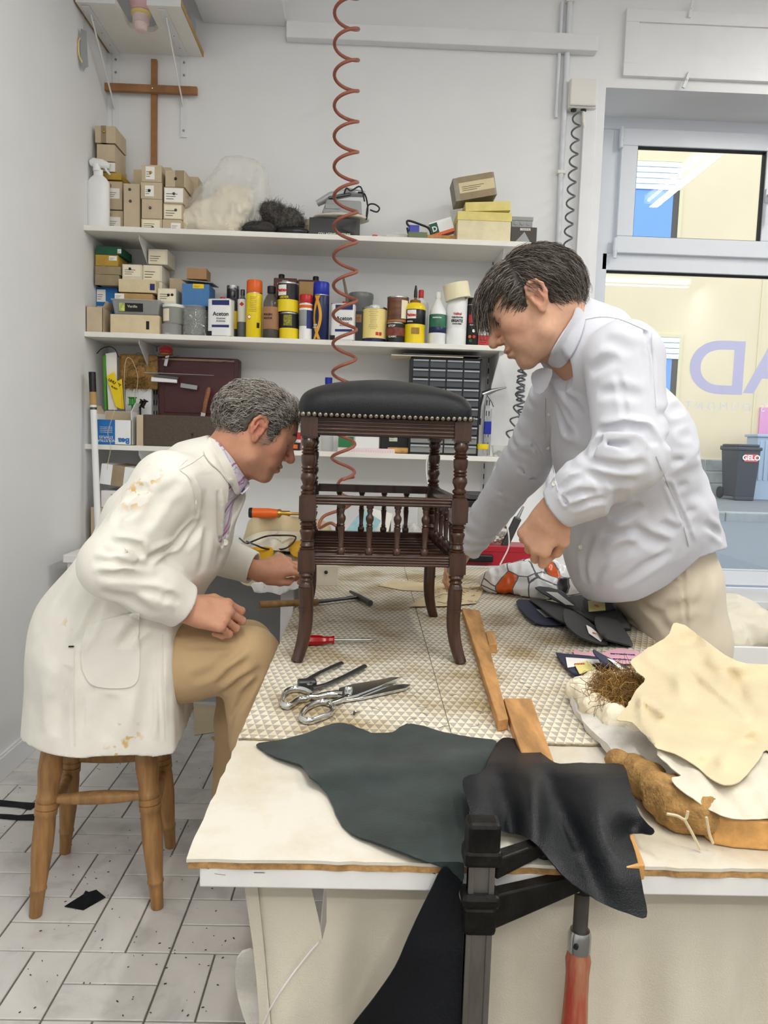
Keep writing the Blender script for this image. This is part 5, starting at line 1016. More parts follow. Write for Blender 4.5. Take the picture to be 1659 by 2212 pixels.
# white trigger spray bottle
t, r, h = turned_thing('spray_bottle', 'tall white plastic trigger spray bottle in the corner of the top shelf', 'spray bottle', (183, 330, 233, 480), 3.37, ZS1, [(.9, 0), (1, .03), (1, .62), (.97, .68), (.7, .74), (.42, .78)], 28, m_whp, (('neck', [(.4, .77), (.42, .80), (.40, .86)], m_whp),), sy=.5)
b = MB(); b.tube([(-.035, 0, h*.955), (-.02, 0, h*.965), (.02, 0, h*.95), (.05, 0, h*.92)], [.012, .02, .018, .011], 10, flat=(.75, (0, 1, 0))); b.tube([(-.005, 0, h*.84), (-.006, 0, h*.94)], [.017, .016], 12); link('nozzle', b, m_whp, t, smooth=60)
b = MB(); b.tube([(.025, 0, h*.93), (.035, 0, h*.86), (.05, 0, h*.80)], [.006, .005, .004], 8); link('trigger', b, m_whp, t, smooth=60)
# transparent bag of wool
X0, X1, Z0, Z1 = rect(356, 318, 580, 498, 3.39, ZS1)
t = thing('wool_bag', 'clear plastic bag stuffed with raw cream wool', 'bag', ((X0+X1)/2, 3.46, ZS1)); w, h = (X1-X0), Z1-Z0; wf = Sdf()
for (x, y, z, r) in ((-.30, 0, .17, .12), (-.1, 0, .16, .16), (.12, 0, .15, .14), (-.02, .02, .34, .15), (.18, .02, .36, .13), (.08, .02, .52, .12), (.22, .03, .55, .08), (-.18, 0, .28, .11)): wf.el((x*w, y, z*h), (r*w*1.15, .07, r*h*1.25), .03)
wf.pl((0, 0, .004), (0, 0, -1)); wf.disp.append(lambda p: .006*vnoise(p, 40, 1)+.004*vnoise(p, 90, 2)+.003*vnoise(p, 180, 5))
m_wool = mat('raw_wool', 'eee3cb', .95, var=.18, vs=14, bump=.6, bs=120, sheen=.4)
sdf_obj('wool', wf, (-w*.6, -.1, -.01), (w*.6, .12, h), .006, m_wool, t)
bf = Sdf(); bf.chain([(-.22*w, 0, .14*h), (.24*w, 0, .14*h)], [.155*h, .155*h], .05, flat=1.0, w=(0, 1, 0)); bf.el((-.08*w, 0, .25*h), (.36*w, .085, .25*h), .05); bf.el((.04*w, .01, .45*h), (.30*w, .08, .30*h), .05); bf.el((.16*w, .02, .72*h), (.24*w, .06, .26*h), .06); bf.el((.40*w, .02, .55*h), (.09*w, .05, .36*h), .05); bf.el((.18*w, .02, .95*h), (.16*w, .03, .05*h), .05)
bf.pl((0, 0, .002), (0, 0, -1)); bf.disp.append(lambda p: .006*vnoise(p*np.array((1, 1, .45)), 28, 3)+.003*vnoise(p, 60, 2))
sdf_obj('plastic_film', bf, (-w*.6, -.13, -.01), (w*.65, .14, h*1.05), .007, m_film, t)
# grey steel-wool clumps
def clump(name, label, px, Y, base, m, blobs, dm=.012, hair=900, cat='fibre', cols=('8b8781', '5e5a56', '2f2d2b'), R=.0006):
    X0, X1, Z0, Z1 = rect(*px, Y, base); w, h = X1-X0, Z1-Z0; t = thing(name, label, cat, ((X0+X1)/2, Y+.05, Z0)); f = Sdf()
    for (x, z, rx, rz, y) in blobs: f.el((x*w, y, z*h), (rx*w, .05, rz*h), .03)
    f.disp.append(lambda p: dm*.5*vnoise(p, 40, 1)+dm*.4*vnoise(p, 100, 2)); P, Q = sdf_mesh(f, (-w*.7, -.1, -.02), (w*.7, .12, h*1.2), .006); o = link('fibre_mass', np_mesh('m', P, Q), m, t)
    ix = rng.integers(0, len(P), hair); r = P[ix]; d = rng.normal(0, 1, (hair, 3)); d /= np.linalg.norm(d, axis=1, keepdims=True); d2 = rng.normal(0, 1, (hair, 3)); L_ = rng.uniform(.015, .04, hair)[:, None]
    pa = np.stack([r+d*L_*u*.8+d2*.010*math.sin(u*3) for u in np.linspace(-.5, .5, 6)], 1); pa[:, :, 2] = np.maximum(pa[:, :, 2], .001); k = rng.integers(0, len(cols), hair); strands('loose_fibres', None, pa, m_hair, o, R, np.array([lin(c) for c in cols])[k]); return t
m_swool = mat('grey_fibre', '57534f', .9, var=.3, vs=60, bump=.7, bs=200)
clump('fibre_clump', 'dark grey fluffy fibre clump lying on the box of the top shelf', (556, 420, 656, 490), 3.40, ZS1+.022, m_swool, [(-.25, .7, .22, .28, 0), (0, .5, .35, .35, 0), (.25, .4, .25, .3, 0), (.05, .25, .3, .25, 0)], hair=2600)
clump('fibre_clump', 'smooth dark bundle of combed fibre at the shelf edge beside the wool bag', (521, 466, 594, 503), 3.36, ZS1, mat('dark_fibre', '3f3c3a', .8, var=.2, vs=50, stretch=(.3, 1, 3)), [(-.2, .35, .32, .4, 0), (.1, .42, .38, .42, 0), (.3, .3, .2, .3, 0)], .006, 600, cols=('4a4744', '33302e', '1f1d1c'))
carton('small_carton', 'small brown card box between the wool bag and the grey clump', (515, 444, 534, 478), 3.50, .05, m_kraft2, base=ZS1)
carton('transformer_box', 'grey metal box with a blue sticker half hidden behind the fibre clump', (534, 441, 562, 480), 3.52, .08, m_gryp, base=ZS1, lab=(.1, .5, .6, .8, m_bluec))
carton('white_carton', 'long white printed carton behind the grey fibre clump', (590, 428, 660, 470), 3.53, .08, m_whp, base=ZS1, lab=(.3, .4, .9, .8, m_gryp))
def crumple(name, label, cat, px, Y, base, m, D=.05, n=0, dm=.012, parts=None):
    X0, X1, Z0, Z1 = rect(*px, Y, base); w, h = X1-X0, Z1-Z0; t = thing(name, label, cat, ((X0+X1)/2, Y+D, Z0)); f = Sdf()
    R = random.Random(n); f.el((0, 0, h*.4), (w*.45, D*.8, h*.5), .02)
    for i in range(6): f.el((R.uniform(-.35, .35)*w, R.uniform(-.3, .3)*D, R.uniform(.2, .75)*h), (w*.2, D*.5, h*.24), .012)
    f.pl((0, 0, .001), (0, 0, -1), .004); f.disp.append(lambda p: dm*.5*np.abs(vnoise(p, 26, n))+dm*.35*np.abs(vnoise(p, 60, n+1))-dm*.25); sdf_obj('crumpled_sheet', f, (-w*.7, -D*1.5, -.005), (w*.7, D*1.5, h*1.2), .0045, m, t); return t
crumple('paper_scrap', 'crumpled tan paper beside the grey sander on the top shelf', 'paper', (650, 428, 698, 490), 3.45, ZS1, mat('tan_paper', 'c3b59a', .85, var=.1), .05, 1)
carton('cosmetic_box', 'glossy black gift box with small silver lettering on the top shelf', (668, 467, 777, 507), 3.37, .09, mat('glossy_black', '15161a', .18, var=.3, vs=15), base=ZS1, txt=(('COLLAGENIST INTENSE', .013, .5, .88, m_paper),))
m_silver = mat('silver_paint', 'bfc2c4', .35, .4)
f = Sdf(); X0, X1, Z0, Z1 = rect(682, 452, 792, 472, 3.42, ZS1+.085)
t = thing('folded_cloth', 'folded white cloth under the grey power tool', 'cloth', ((X0+X1)/2, 3.46, ZS1+.088)); f.el((0, 0, .012), (.125, .08, .016), .02); f.disp.append(lambda p: .003*vnoise(p, 40)); sdf_obj('cloth', f, (-.2, -.12, -.02), (.2, .12, .05), .005, m_calico, t)
t = thing('power_sander', 'grey plastic power tool with a coiled black lead on the top shelf', 'power tool', (PY(738, 450, 3.45)[0], 3.47, ZS1+.112))
b = MB(); b.add([(-.085, -.05, 0), (.09, -.05, 0), (.09, .05, 0), (-.085, .05, 0), (-.065, -.045, .06), (.085, -.045, .058), (.085, .045, .058), (-.065, .045, .06)], [(0, 3, 2, 1), (4, 5, 6, 7), (0, 1, 5, 4), (1, 2, 6, 5), (2, 3, 7, 6), (3, 0, 4, 7)]); link('housing', b, m_gryp, t, bev=.006)
b = MB(); b.bb((-.07, -.0515, .018), (-.005, -.0495, .038)); link('switch_plate', b, m_gryp, t, bev=.002); b = MB(); b.bb((.02, -.0515, .018), (.07, -.0495, .038)); link('switch_plate', b, m_gryp, t, bev=.002)
b = MB(); b.tube([(-.11, .01, .055), (-.05, 0, .085), (.03, 0, .105), (.10, 0, .10)], [.018, .026, .026, .018], 14, flat=(.7, (0, 0, 1))); link('handle', b, m_silver, t, smooth=60); b = MB(); b.box((-.01, -.02, .082), (.10, .012, .012), rot=(0, -.2, 0)); link('slider', b, m_dks, t, bev=.004)
b = MB(); b.tube(crom([(.07, -.02, .1), (.10, -.03, .09), (.115, -.045, .03), (.11, -.04, -.02), (.115, -.05, .035), (.14, -.05, .045), (.165, -.05, .03), (.155, -.05, .012), (.125, -.05, .02)], 5, False), .0035, 7); link('lead', b, m_blk, t, smooth=60)
b = MB(); b.tube(crom([(.01, -.03, .09), (.02, -.04, .11), (.04, -.04, .1), (.08, -.035, .12), (.10, -.03, .06)], 5, False), .0035, 7); link('lead_loop', b, m_blk, t, smooth=60)
crumple('foil_bag', 'open silver lined black foil pouch at the shelf edge', 'pouch', (594, 486, 668, 506), 3.35, ZS1, mat('foil_pouch', '2c2c2e', .35, .3, var=.5, vs=25), .035, 3, .006)
b = MB(); p = PY(810, 506, 3.37); b.box((0, 0, .009), (.028, .018, .016), taper=.8); t = link('red_stopper', b, m_redp, None, bev=.003, M=TR((p[0], 3.385, ZS1))); tag(t, 'small red plastic cap lying alone near the shelf edge', 'cap')
crumple('plastic_wrap', 'crumpled clear plastic wrap on the top shelf beside the green box', 'wrap', (818, 484, 884, 512), 3.42, ZS1, m_film, .05, 4, .010)
carton('green_box', 'small olive green card box under the black cable', (882, 495, 923, 512), 3.37, .07, mat('olive_card', '6f7a5e', .8, var=.1), base=ZS1)
b = MB()
t = thing('plug_adapter', 'blue plug block with a thick black cable loop on the green box', 'plug', (PY(895, 480, 3.42)[0], 3.43, ZS1+.045)); b.box((0, 0, .012), (.045, .03, .034)); link('block', b, m_bluep, t, bev=.004)
b = MB(); b.tube(crom([(-.01, 0, .02), (-.03, 0, .035), (-.025, 0, .05), (.03, 0, .035), (.065, 0, .02), (.075, 0, -.01), (.05, 0, -.02), (0, .0, -.012), (-.02, 0, -.01), (-.03, 0, .02)], 5, False), .0048, 8); link('cable', b, m_blk, t, smooth=60)
carton('wood_offcut', 'brown wooden offcut lying flat under the orange packet', (923, 497, 990, 513), 3.40, .09, m_batten, base=ZS1)
t = carton('orange_packet', 'tilted white and orange packet with a green panel on the top shelf', (935, 460, 985, 492), 3.42, .05, m_whp, base=ZS1+.042, tilt=-.33, lab=(.0, .1, .34, .95, m_greenc)); b = MB(); b.bb((-.05, -.0265, -.001), (.05, .0262, .012)); link('orange_edge', b, m_orange, t); text('D', .03, 'lettering', m_paper, t, front(-.033, -.028, .03), bold=.001)
carton('cream_box', 'wide cream card box with a yellowed lid on the top shelf', (989, 451, 1104, 514), 3.36, .17, mat('aged_cream_card', 'e2d8b4', .85, var=.08, vs=14), base=ZS1, lid=.28, lm=mat('yellowed_card', 'e0d286', .8, var=.08, vs=14))
carton('flat_card_box', 'loose yellow card lid lying tilted on the cream box', (1006, 432, 1104, 452), 3.38, .13, MATS['yellowed_card'], base=ZS1+.135, tilt=-.06)
carton('grey_carton', 'battered grey carton tilted on top of the cream box', (985, 390, 1075, 440), 3.39, .12, mat('battered_grey_card', '9d978b', .85, var=.12, vs=14), base=ZS1+.19, tilt=-.20, lab=(.12, .25, .98, .7, m_beige), tape=(.12, .95))
t = carton('junction_housing', 'grey plastic junction housing with round knock outs on the dark box', (1106, 456, 1151, 480), 3.42, .09, m_gryp, base=ZS1+.078, lid=.3)
for i in range(3): b = MB(); b.lathe([(.009, 0), (.009, .0015), (.006, .002), (.0005, .002)], 14); link('knock_out', b, m_gryp, t, smooth=50, M=TR((-.028+.028*i, -.0455, .022), (math.pi/2, 0, 0)))
t = carton('dark_carton', 'dark grey printed carton with a pale triangle beside the cream box', (1104, 480, 1160, 515), 3.36, .10, mat('dark_grey_card', '4c4742', .6), base=ZS1, txt=(('BEISSER', .014, .55, .16, m_paper),))
b = MB(); b.prism([(-.038, 0), (.03, 0), (.002, .045)], -.0005, .0005, front(.0, -.0515, .002)); link('printed_triangle', b, m_gryp, t)
# ------------------------------------------------------------------ middle shelf, boxes
G2 = 'boxes on the middle shelf'
z = ZS2
carton('open_carton', 'open grey card carton in the corner of the middle shelf', (186, 655, 222, 709), 3.35, .12, m_kraft, base=ZS2, flap=True)
carton('blue_box', 'bright blue card box with white labels behind the open carton', (207, 603, 254, 709), 3.48, .12, m_bluec, base=ZS2, lab=(.05, .05, .45, .3, m_paper), group=G2)
zb_ = ZS2+.001+rect(207, 603, 254, 709, 3.48)[3]-rect(207, 603, 254, 709, 3.48)[2]
for (px, lab, m, kw) in (((205, 578, 257, 601), 'brown taped carton directly on the blue box', m_kraft3, dict(tape=(.0, .2))), ((205, 561, 260, 579), 'flat brown carton in the tall corner pile, one below the ochre box', m_kraft3, dict(tape=(.25, .42))), ((206, 540, 255, 564), 'ochre box with printed corner label under the green box', m_yelc, dict(lab=(.6, .1, .95, .5, m_paper))), ((207, 524, 262, 542), 'dark green flat box topping the corner pile', m_greenc, dict(lab=(.85, .3, 1.0, .8, m_paper)))):
    carton('flat_carton', lab, px, 3.44, .15, m, base=zb_, group=G2, **kw); q = rect(*px, 3.44); zb_ += q[3]-q[2]+.001
z = ZS2
t = carton('beige_carton', 'long beige card box at the shelf edge under the clear tub', (238, 675, 344, 716), 3.36, .11, m_beige, base=ZS2, group=G2); b = MB(); b.bb((.049, -.0562, .02), (.062, -.055, .055)); link('label', b, m_ink, t)
hb = rect(238, 675, 344, 716, 3.36); z = ZS2+hb[3]-hb[2]+.001
t = thing('clear_tub', 'clear plastic tub with a black printed label and pale lid', 'tub', (PY(293, 660, 3.37)[0], 3.43, z)); b = MB(); b.add([(-.095, -.05, 0), (.095, -.05, 0), (.095, .05, 0), (-.095, .05, 0), (-.105, -.057, .062), (.105, -.057, .062), (.105, .057, .062), (-.105, .057, .062)], [(0, 3, 2, 1), (0, 1, 5, 4), (1, 2, 6, 5), (2, 3, 7, 6), (3, 0, 4, 7)]); link('tub_body', b, m_tub, t, bev=.008)
b = MB(); b.bb((-.108, -.06, .060), (.108, .06, .068)); link('lid', b, m_tub, t, bev=.003); b = MB(); b.bb((-.072, -.0565, .015), (.03, -.055, .05)); link('label', b, m_ink, t, M=TR((0, 0, 0), (0, 0, 0))); text('Vanille', .016, 'lettering', m_creamc, t, front(-.015, -.0572, .036)); b = MB(); b.bb((-.072, -.0572, .015), (-.048, -.0558, .05)); link('label_picture', b, mat('vanilla_picture', 'b7c46a', .6, var=.4, vs=60), t)
for i in range(9): b = MB(); b.tube(crom([(-.07+.017*i, -.03, .012), (-.065+.017*i, 0, .02), (-.08+.018*i, .02, .012)], 4, False), .004, 6); link('clip', b, m_steelk, t, smooth=60)
carton('tan_flat_box', 'flat tan box lying on the clear tub', (248, 629, 329, 643), 3.41, .10, m_kraft2, base=z+.070, lab=(.0, .1, .25, .9, m_paper), group=G2)
carton('beige_carton', 'beige card box with a dark end label on top of the flat tan box', (256, 602, 336, 630), 3.41, .10, m_beige, base=z+.070+.033, lab=(.85, .3, .98, .8, m_inkb), group=G2)
carton('white_stud_box', 'white box with a hook sample drawn on its label', (264, 566, 306, 599), 3.45, .14, mat('white_card', 'ded8c8', .8, var=.04), base=z+.070+.033+.061, lab=(.06, .06, .94, .8, m_creamc), stud=((.4, .3, m_blk),), group=G2)
wc = MATS['white_card']
# jars in front
t, r, h = turned_thing('clear_pot', 'small clear pot with a white cap lying inside, at the shelf edge', 'pot', (343, 693, 388, 718), 3.355, ZS2, None, 24, None, (('pot_body', [(.85, 0), (.98, .1), (1, .9), (1.02, 1)], m_tub),)); b = MB(); b.lathe([(.011, 0), (.011, .007)], 14, TR((-.015, -.02, .004))); link('cap', b, m_whp, t, smooth=40)
hz = h
t, r, h = turned_thing('grey_pot', 'grey plastic pot with white lid and torn label on the clear pot', 'pot', (346, 650, 393, 693), 3.355, ZS2+hz+.001, [(.92, 0), (.95, .1), (.97, .82), (.97, .86)], 28, mat('grey_pot_plastic', '8b9089', .4), (('lid', [(1.0, .84), (1.02, .87), (1.02, .97), (.9, 1.0), (.01, 1.0)], m_whp),))
b = MB(); n = 8
for i in range(n): pass
b.grid(lambda u, v: (-(r*.975)*math.sin(.2+.95*u), -(r*.975)*math.cos(.2+.95*u), h*(.12+.62*v)), 8, 2); q = link('label', b, m_creamc, t)
t, r, h = turned_thing('staple_jar', 'clear jar packed full of bent wire clips', 'jar', (389, 654, 441, 721), 3.355, ZS2, None, 28, None, (('jar_glass', [(.9, 0), (1, .04), (1, .86), (.92, .92), (.92, 1.0)], m_jar),))
b = MB()
for i in range(420):
    a = rng.random()*6.283; rr = r*.93*math.sqrt(rng.random()*.5+.5); c = np.array((rr*math.cos(a), rr*math.sin(a), h*(.04+.80*rng.random()))); d = nn(rng.normal(0, 1, 3))*.009; e = nn(np.cross(d, rng.normal(0, 1, 3)))*.005
    b.tube([c-d, c-d+e, c+d+e*.6, c+d-e*.5], .0008, 3, cap=False)
link('wire_clips', b, m_steelk, t, kind='stuff')
z2 = ZS2+hz+.001+h*.64
carton('white_stud_box', 'white box with two black studs drawn on a cream label', (340, 614, 380, 648), 3.43, .14, wc, base=ZS2+.142, lab=(.06, .06, .94, .82, m_creamc), stud=((.6, .42, m_blk), (.8, .4, m_blk)), group=G2)
carton('white_stud_box', 'white box with a black diamond on its crumpled label', (309, 563, 350, 598), 3.47, .13, wc, base=ZS2+.245, lab=(.02, .03, .9, .95, m_creamc), group=G2)
p = rect(309, 563, 350, 598, 3.47); b = MB(); b.box((0, 0, 0), (.019, .002, .019), rot=(0, .78, 0)); q = COL.objects[-1] if False else None
carton('white_stud_box', 'topmost white stud box with a printed text label', (320, 535, 362, 568), 3.47, .13, wc, base=ZS2+.245+.074, lab=(.03, .12, .9, .95, m_creamc), group=G2)
carton('white_stud_box', 'plain white box under the diamond marked box', (309, 597, 350, 614), 3.47, .13, wc, base=ZS2+.2095, group=G2)
carton('support_carton', 'plain grey carton hidden low behind the pots', (300, 614, 362, 700), 3.56, .07, m_kraft, base=ZS2, group=G2)
carton('tall_carton', 'tall narrow beige carton standing behind the blue box', (366, 556, 404, 690), 3.53, .09, m_kraft, base=ZS2, group=G2)
t = carton('blue_box', 'dusty blue square box with a yellow sticker and lifted grey flap', (393, 605, 452, 653), 3.43, .13, m_blue2, base=ZS2+.138, lab=(.4, .0, .8, .2, m_ylab), group=G2); b = MB(); b.box((.0, 0, .0), (.135, .15, .003), rot=(.05, .06, 0)); link('lifted_flap', b, m_gryp, t, M=TR((.006, 0, .110)))
carton('brown_box', 'small brown card box resting on the blue box flap', (404, 570, 446, 594), 3.46, .09, mat('tan_card', 'b08a63', .85, var=.05), base=ZS2+.138+.122, group=G2)
carton('support_carton', 'dark carton under the dusty blue box', (410, 655, 450, 722), 3.52, .09, m_kraft3, base=ZS2, group=G2)
# ------------------------------------------------------------------ middle shelf, cans and bottles
YC = 3.36
def flat_can(label, px, lines=True):
    X0, X1, Z0, Z1 = rect(*px, YC, ZS2); w, h = X1-X0, Z1-Z0; t = thing('solvent_can', label, 'can', ((X0+X1)/2, YC+.035, ZS2), -.15)
    def rr(s, n=32, e=5): return [(math.copysign(abs(math.cos(a))**(2/e), math.cos(a))*w/2*s, math.copysign(abs(math.sin(a))**(2/e), math.sin(a))*.035*s) for a in np.linspace(0, 2*math.pi, n, False)]
    b = MB(); b.prism(rr(1), .003, h*.93); link('can_body', b, m_whp, t, smooth=40)
    b = MB(); b.prism(rr(1.02), 0, .006); b.prism(rr(1.02), h*.925, h*.94); link('rim', b, m_steelk, t, smooth=40)
    b = MB(); b.lathe([(.011, h*.94), (.011, h*1.0), (.009, h*1.01), (.0005, h*1.01)], 16, TR((w*.05, 0, 0))); link('cap', b, m_redp, t, smooth=40)
    b = MB(); b.bb((-w*.28, -.0357, h*.78), (w*.45, -.0345, h*.9)); link('blue_band', b, m_inkb, t); b = MB(); b.bb((-w*.28, -.0357, h*.235), (w*.45, -.0345, h*.295)); link('blue_strip', b, m_inkb, t); b = MB(); b.bb((-w*.49, -.0357, .004), (-w*.28, -.0345, h*.14)); link('black_corner', b, m_ink, t)
    text('Aceton', .024, 'lettering', m_ink, t, front(w*.1, -.0362, h*.56), bold=.0005); text('Acetone', .012, 'lettering', m_ink, t, front(w*.1, -.0362, h*.455)); text('Acetona', .012, 'lettering', m_ink, t, front(w*.1, -.0362, h*.39)); return t
flat_can('white solvent can with a red cap next to the jar of wire clips', (448, 637, 501, 725)); flat_can('white solvent can with a red cap beside the tall blue spray can', (715, 649, 767, 736))
BT = [(.88, 0), (1, .02), (1, .66), (.93, .72), (.6, .82), (.38, .86), (.38, .90)]
def bottle(name, label, px, Y, m, parts=(), prof=BT, txt=(), cat='bottle', n=26):
    t, r, h = turned_thing(name, label, cat, px, Y, ZS2, prof, n, m, parts)
    for (s, sz, v, mm, *q) in txt: curved_text(s, sz, t, r*1.02, h*(1-v), mm, *(q or ()))
    return t
cap = lambda m, a=.88, w=.42: ('cap', [(w, a), (w*1.03, a+.01), (w*1.03, .99), (w*.9, 1.0), (.01, 1.0)], m)
bottle('glue_bottle', 'dark grey bottle with a yellow label behind the solvent can', (483, 615, 515, 724), 3.45, mat('charcoal_plastic', '3d4043', .4), (cap(m_dks), ('label', band(.22, .58), m_ylab)))
bottle('paint_tin', 'grey metal tin standing at the back under a bent sheet', (487, 601, 514, 724), 3.53, m_dks, (('rim', [(.98, .93), (1.03, .95), (1.03, 1.0), (.9, 1.0)], m_steelk),), [(1, 0), (1, .95), (.95, .97), (.01, .97)], cat='tin')
t, r, h = turned_thing('glue_bottle', 'grey bottle with a white hazard label beside the yellow spray can', 'bottle', (511, 615, 533, 725), 3.43, ZS2, BT, 24, mat('mid_grey_plastic', '6f7275', .4), (cap(m_dks), ('label', band(.35, .80), m_paper)))
b = MB(); b.box((0, 0, 0), (.014, .001, .014), rot=(0, .785, 0)); link('hazard_sign', b, m_inkr, t, M=TR((0, -r*1.02, h*.7)))
SPR = [(.93, 0), (.98, .01), (1, .015), (1, .77), (.98, .785)]
def spray(label, px, m, capm, parts=(), Y=YC, split=.79, txt=()):
    pf = [(.93, 0), (1, .012), (1, split-.03), (.95, split-.01), (.9, split)]
    t, r, h = turned_thing('spray_can', label, 'spray can', px, Y, ZS2, pf, 26, m, (('cap', [(.97, split-.005), (.99, split), (.97, .985), (.9, 1), (.01, 1)], capm), ('rim', [(.96, split-.025), (1.0, split-.02), (1.0, split-.008), (.94, split-.004)], m_steelk))+tuple(parts))
    for (s, sz, v, mm, *q) in txt: curved_text(s, sz, t, r*1.02, h*(1-v), mm, *(q or ()))
    return t, r, h
t, r, h = spray('bright yellow spray can with an orange cap', (529, 601, 564, 728), m_yelp, m_orange)
for k in range(9): curved_text('lorem ipsum'.replace('lorem ipsum', '-----------'), .008, t, r*1.005, h*(.70-.03*k), MATS['ochre_card'])
b = MB(); b.box((0, 0, 0), (.015, .001, .015), rot=(0, .785, 0)); link('hazard_sign', b, m_inkr, t, M=TR((-.016, -r*.94, h*.36))); b = MB(); b.box((0, 0, 0), (.011, .001, .011), rot=(0, .785, 0)); link('hazard_panel', b, m_paper, t, M=TR((-.016, -r*.96, h*.36))); b = MB(); b.box((0, 0, 0), (.012, .001, .022)); link('barcode', b, m_ink, t, M=TR((.022, -r*.82, h*.22), (0, 0, .65)))
bottle('polish_bottle', 'smoky brown bottle with a handwritten paper label', (566, 613, 601, 729), YC, m_smoke, (cap(m_blk, .87, .5), ('label', band(.18, .60), mat('kraft_label', 'a97f5e', .8, var=.1)), ('contents', [(.9, .01), (.93, .02), (.93, .17), (.01, .17)], m_blk)), txt=(('POLISH', .012, .55, m_ink, -.3), ('POLITUR', .010, .62, m_ink, -.3)))
def tin(name, label, px, Y, base, m, parts=(), txt=(), cat='tin', lid=m_steelk):
    t, r, h = turned_thing(name, label, cat, px, Y, base, [(.97, 0), (1, .01), (1, .95)], 30, m, (('rim', [(1.0, .94), (1.025, .95), (1.025, .995), (.96, 1.0), (.9, .97), (.01, .97)], lid),)+tuple(parts))
    for (s, sz, v, mm, *q) in txt: curved_text(s, sz, t, r*1.02, h*(1-v), mm, *(q or ()))
    return t, r, h
t, r, h0 = tin('glue_tin', 'black and yellow adhesive tin at the foot of its stack', (601, 672, 643, 731), YC, ZS2, m_blk, (('yellow_band', band(.01, .42), m_yelp),), ()); b = MB(); b.grid(lambda u, v: (r*1.012*math.sin(-.5+.9*u), -r*1.012*math.cos(-.5+.9*u), h0*(.5+.4*v)), 6, 2); link('label', b, mat('olive_print', '8d8a34', .6, var=.5, vs=120), t)
t, r, h = tin('glue_tin', 'black and yellow adhesive tin with a white logo on top of another', (596, 606, 643, 671), YC, ZS2+h0+.001, m_blk, (('yellow_band', band(.01, .42), m_yelp),), (('LEDER', .014, .52, m_ylab, -.25),)); b = MB(); b.grid(lambda u, v: (r*1.012*math.sin(-.95+.9*u), -r*1.012*math.cos(-.95+.9*u), h*(.55+.35*v)), 6, 2); link('logo_panel', b, m_paper, t); curved_text('Pattex', .019, t, r*1.02, h*.72, m_inkr, -.5, bold=.0008)
def oil_can(label, px, cx, extra=None):
    X0, X1, Z0, Z1 = rect(*px, 3.52, ZS2); w, h = X1-X0, Z1-Z0; t = thing('oil_can', label, 'can', ((X0+X1)/2, 3.56, ZS2)); b = MB(); b.bb((-w/2, -.035, 0), (w/2, .035, h*.93)); link('can_body', b, mat('brown_tin', '5c3029', .5, var=.15, vs=10), t, bev=.004)
    b = MB(); b.lathe([(.014, h*.93), (.014, h*.99), (.012, h), (.0005, h)], 14, TR((w*cx, 0, 0))); link('cap', b, m_blk, t, smooth=40)
    if extra == 'shield': b = MB(); b.prism([(-.014, .018), (.014, .018), (.014, -.005), (0, -.02), (-.014, -.005)], 0, .001, front(0, -.036, h*.84)); link('shield', b, m_gryp, t); text('HTEL', .010, 'lettering', m_ink, t, front(0, -.0375, h*.865))
    else: b = MB(); b.bb((-w*.42, -.0365, h*.35), (w*.3, -.0345, h*.9)); link('label', b, m_kraft2, t)
    return t
oil_can('brown rectangular tin with a shield emblem behind the adhesive tins', (590, 578, 640, 731), -.2, 'shield'); oil_can('brown rectangular tin with a peeling paper label', (642, 580, 689, 731), .3)
t, r, h = spray('slim white and blue spray can with a red nozzle cap', (645, 633, 674, 732), m_whp, m_redp, (('orange_ring', band(.70, .77), MATS['orange_plastic']), ('blue_patch', band(.30, .66, 1.006), m_gryp)), split=.82); b = MB(); b.grid(lambda u, v: (r*1.02*math.sin(.2+1.1*u), -r*1.02*math.cos(.2+1.1*u), h*(.25+.40*v)), 6, 2); link('label', b, m_inkb, t)
t, r, h = spray('tall navy spray can with a blue cap and yellow wave stripe', (674, 606, 710, 734), m_navy, m_bluep, txt=(('BOIS', .009, .74, m_paper, -.6), ('HOLZ', .009, .78, m_paper, -.6)))
for (o_, sg) in ((0, 1), (.9, -1)):
    b = MB(); b.grid(lambda u, v: (r*1.012*math.sin(-.9+.35*u+sg*.75*math.sin(v*3.0)+o_*.7), -r*1.012*math.cos(-.9+.35*u+sg*.75*math.sin(v*3.0)+o_*.7), h*(.02+.74*v)), 3, 16); link('wave_stripe', b, mat('amber_stripe', 'e3a52c', .45), t, smooth=180)
# glue pot with brush
t, r, h = turned_thing('glue_jar', 'large grey plastic pot with a brush standing in it', 'pot', (752, 619, 805, 736), 3.50, ZS2, [(.85, 0), (.95, .03), (1, .88), (1.05, .9), (1.05, .98), (.98, 1.0), (.9, .96)], 28, mat('smoky_pot', '7d8080', .3, alpha=1), (('contents', [(.0005, .86), (.9, .86)], m_kraft3),))
t = thing('glue_brush', 'flat brush with a long wooden handle standing in the grey pot', 'brush', (PY(752, 640, 3.5)[0], 3.53, ZS2+.17)); b = MB(); b.tube([(.0, 0, -.02), (-.006, 0, .05), (-.024, 0, .13)], [.009, .007, .005], 10); link('handle', b, mat('grey_wood', '8a7a6a', .7, var=.15), t, smooth=60); b = MB(); b.bb((-.012, -.006, -.05), (.014, .006, -.018)); link('ferrule', b, m_steelk, t, bev=.002)
carton('dark_pack', 'narrow black box squeezed between solvent can and yellow tin', (767, 668, 784, 736), 3.40, .05, m_blk, base=ZS2, lab=(.1, .1, .8, .35, m_brownp))
t, r, h = tin('lacquer_tin', 'cream yellow tin with a navy base band and white cap', (783, 658, 835, 736), YC, ZS2, m_creamt, (('navy_band', band(.01, .12), m_navy), ('cap', [(.45, .97), (.45, 1.06), (.4, 1.07), (.01, 1.07)], m_whp)))
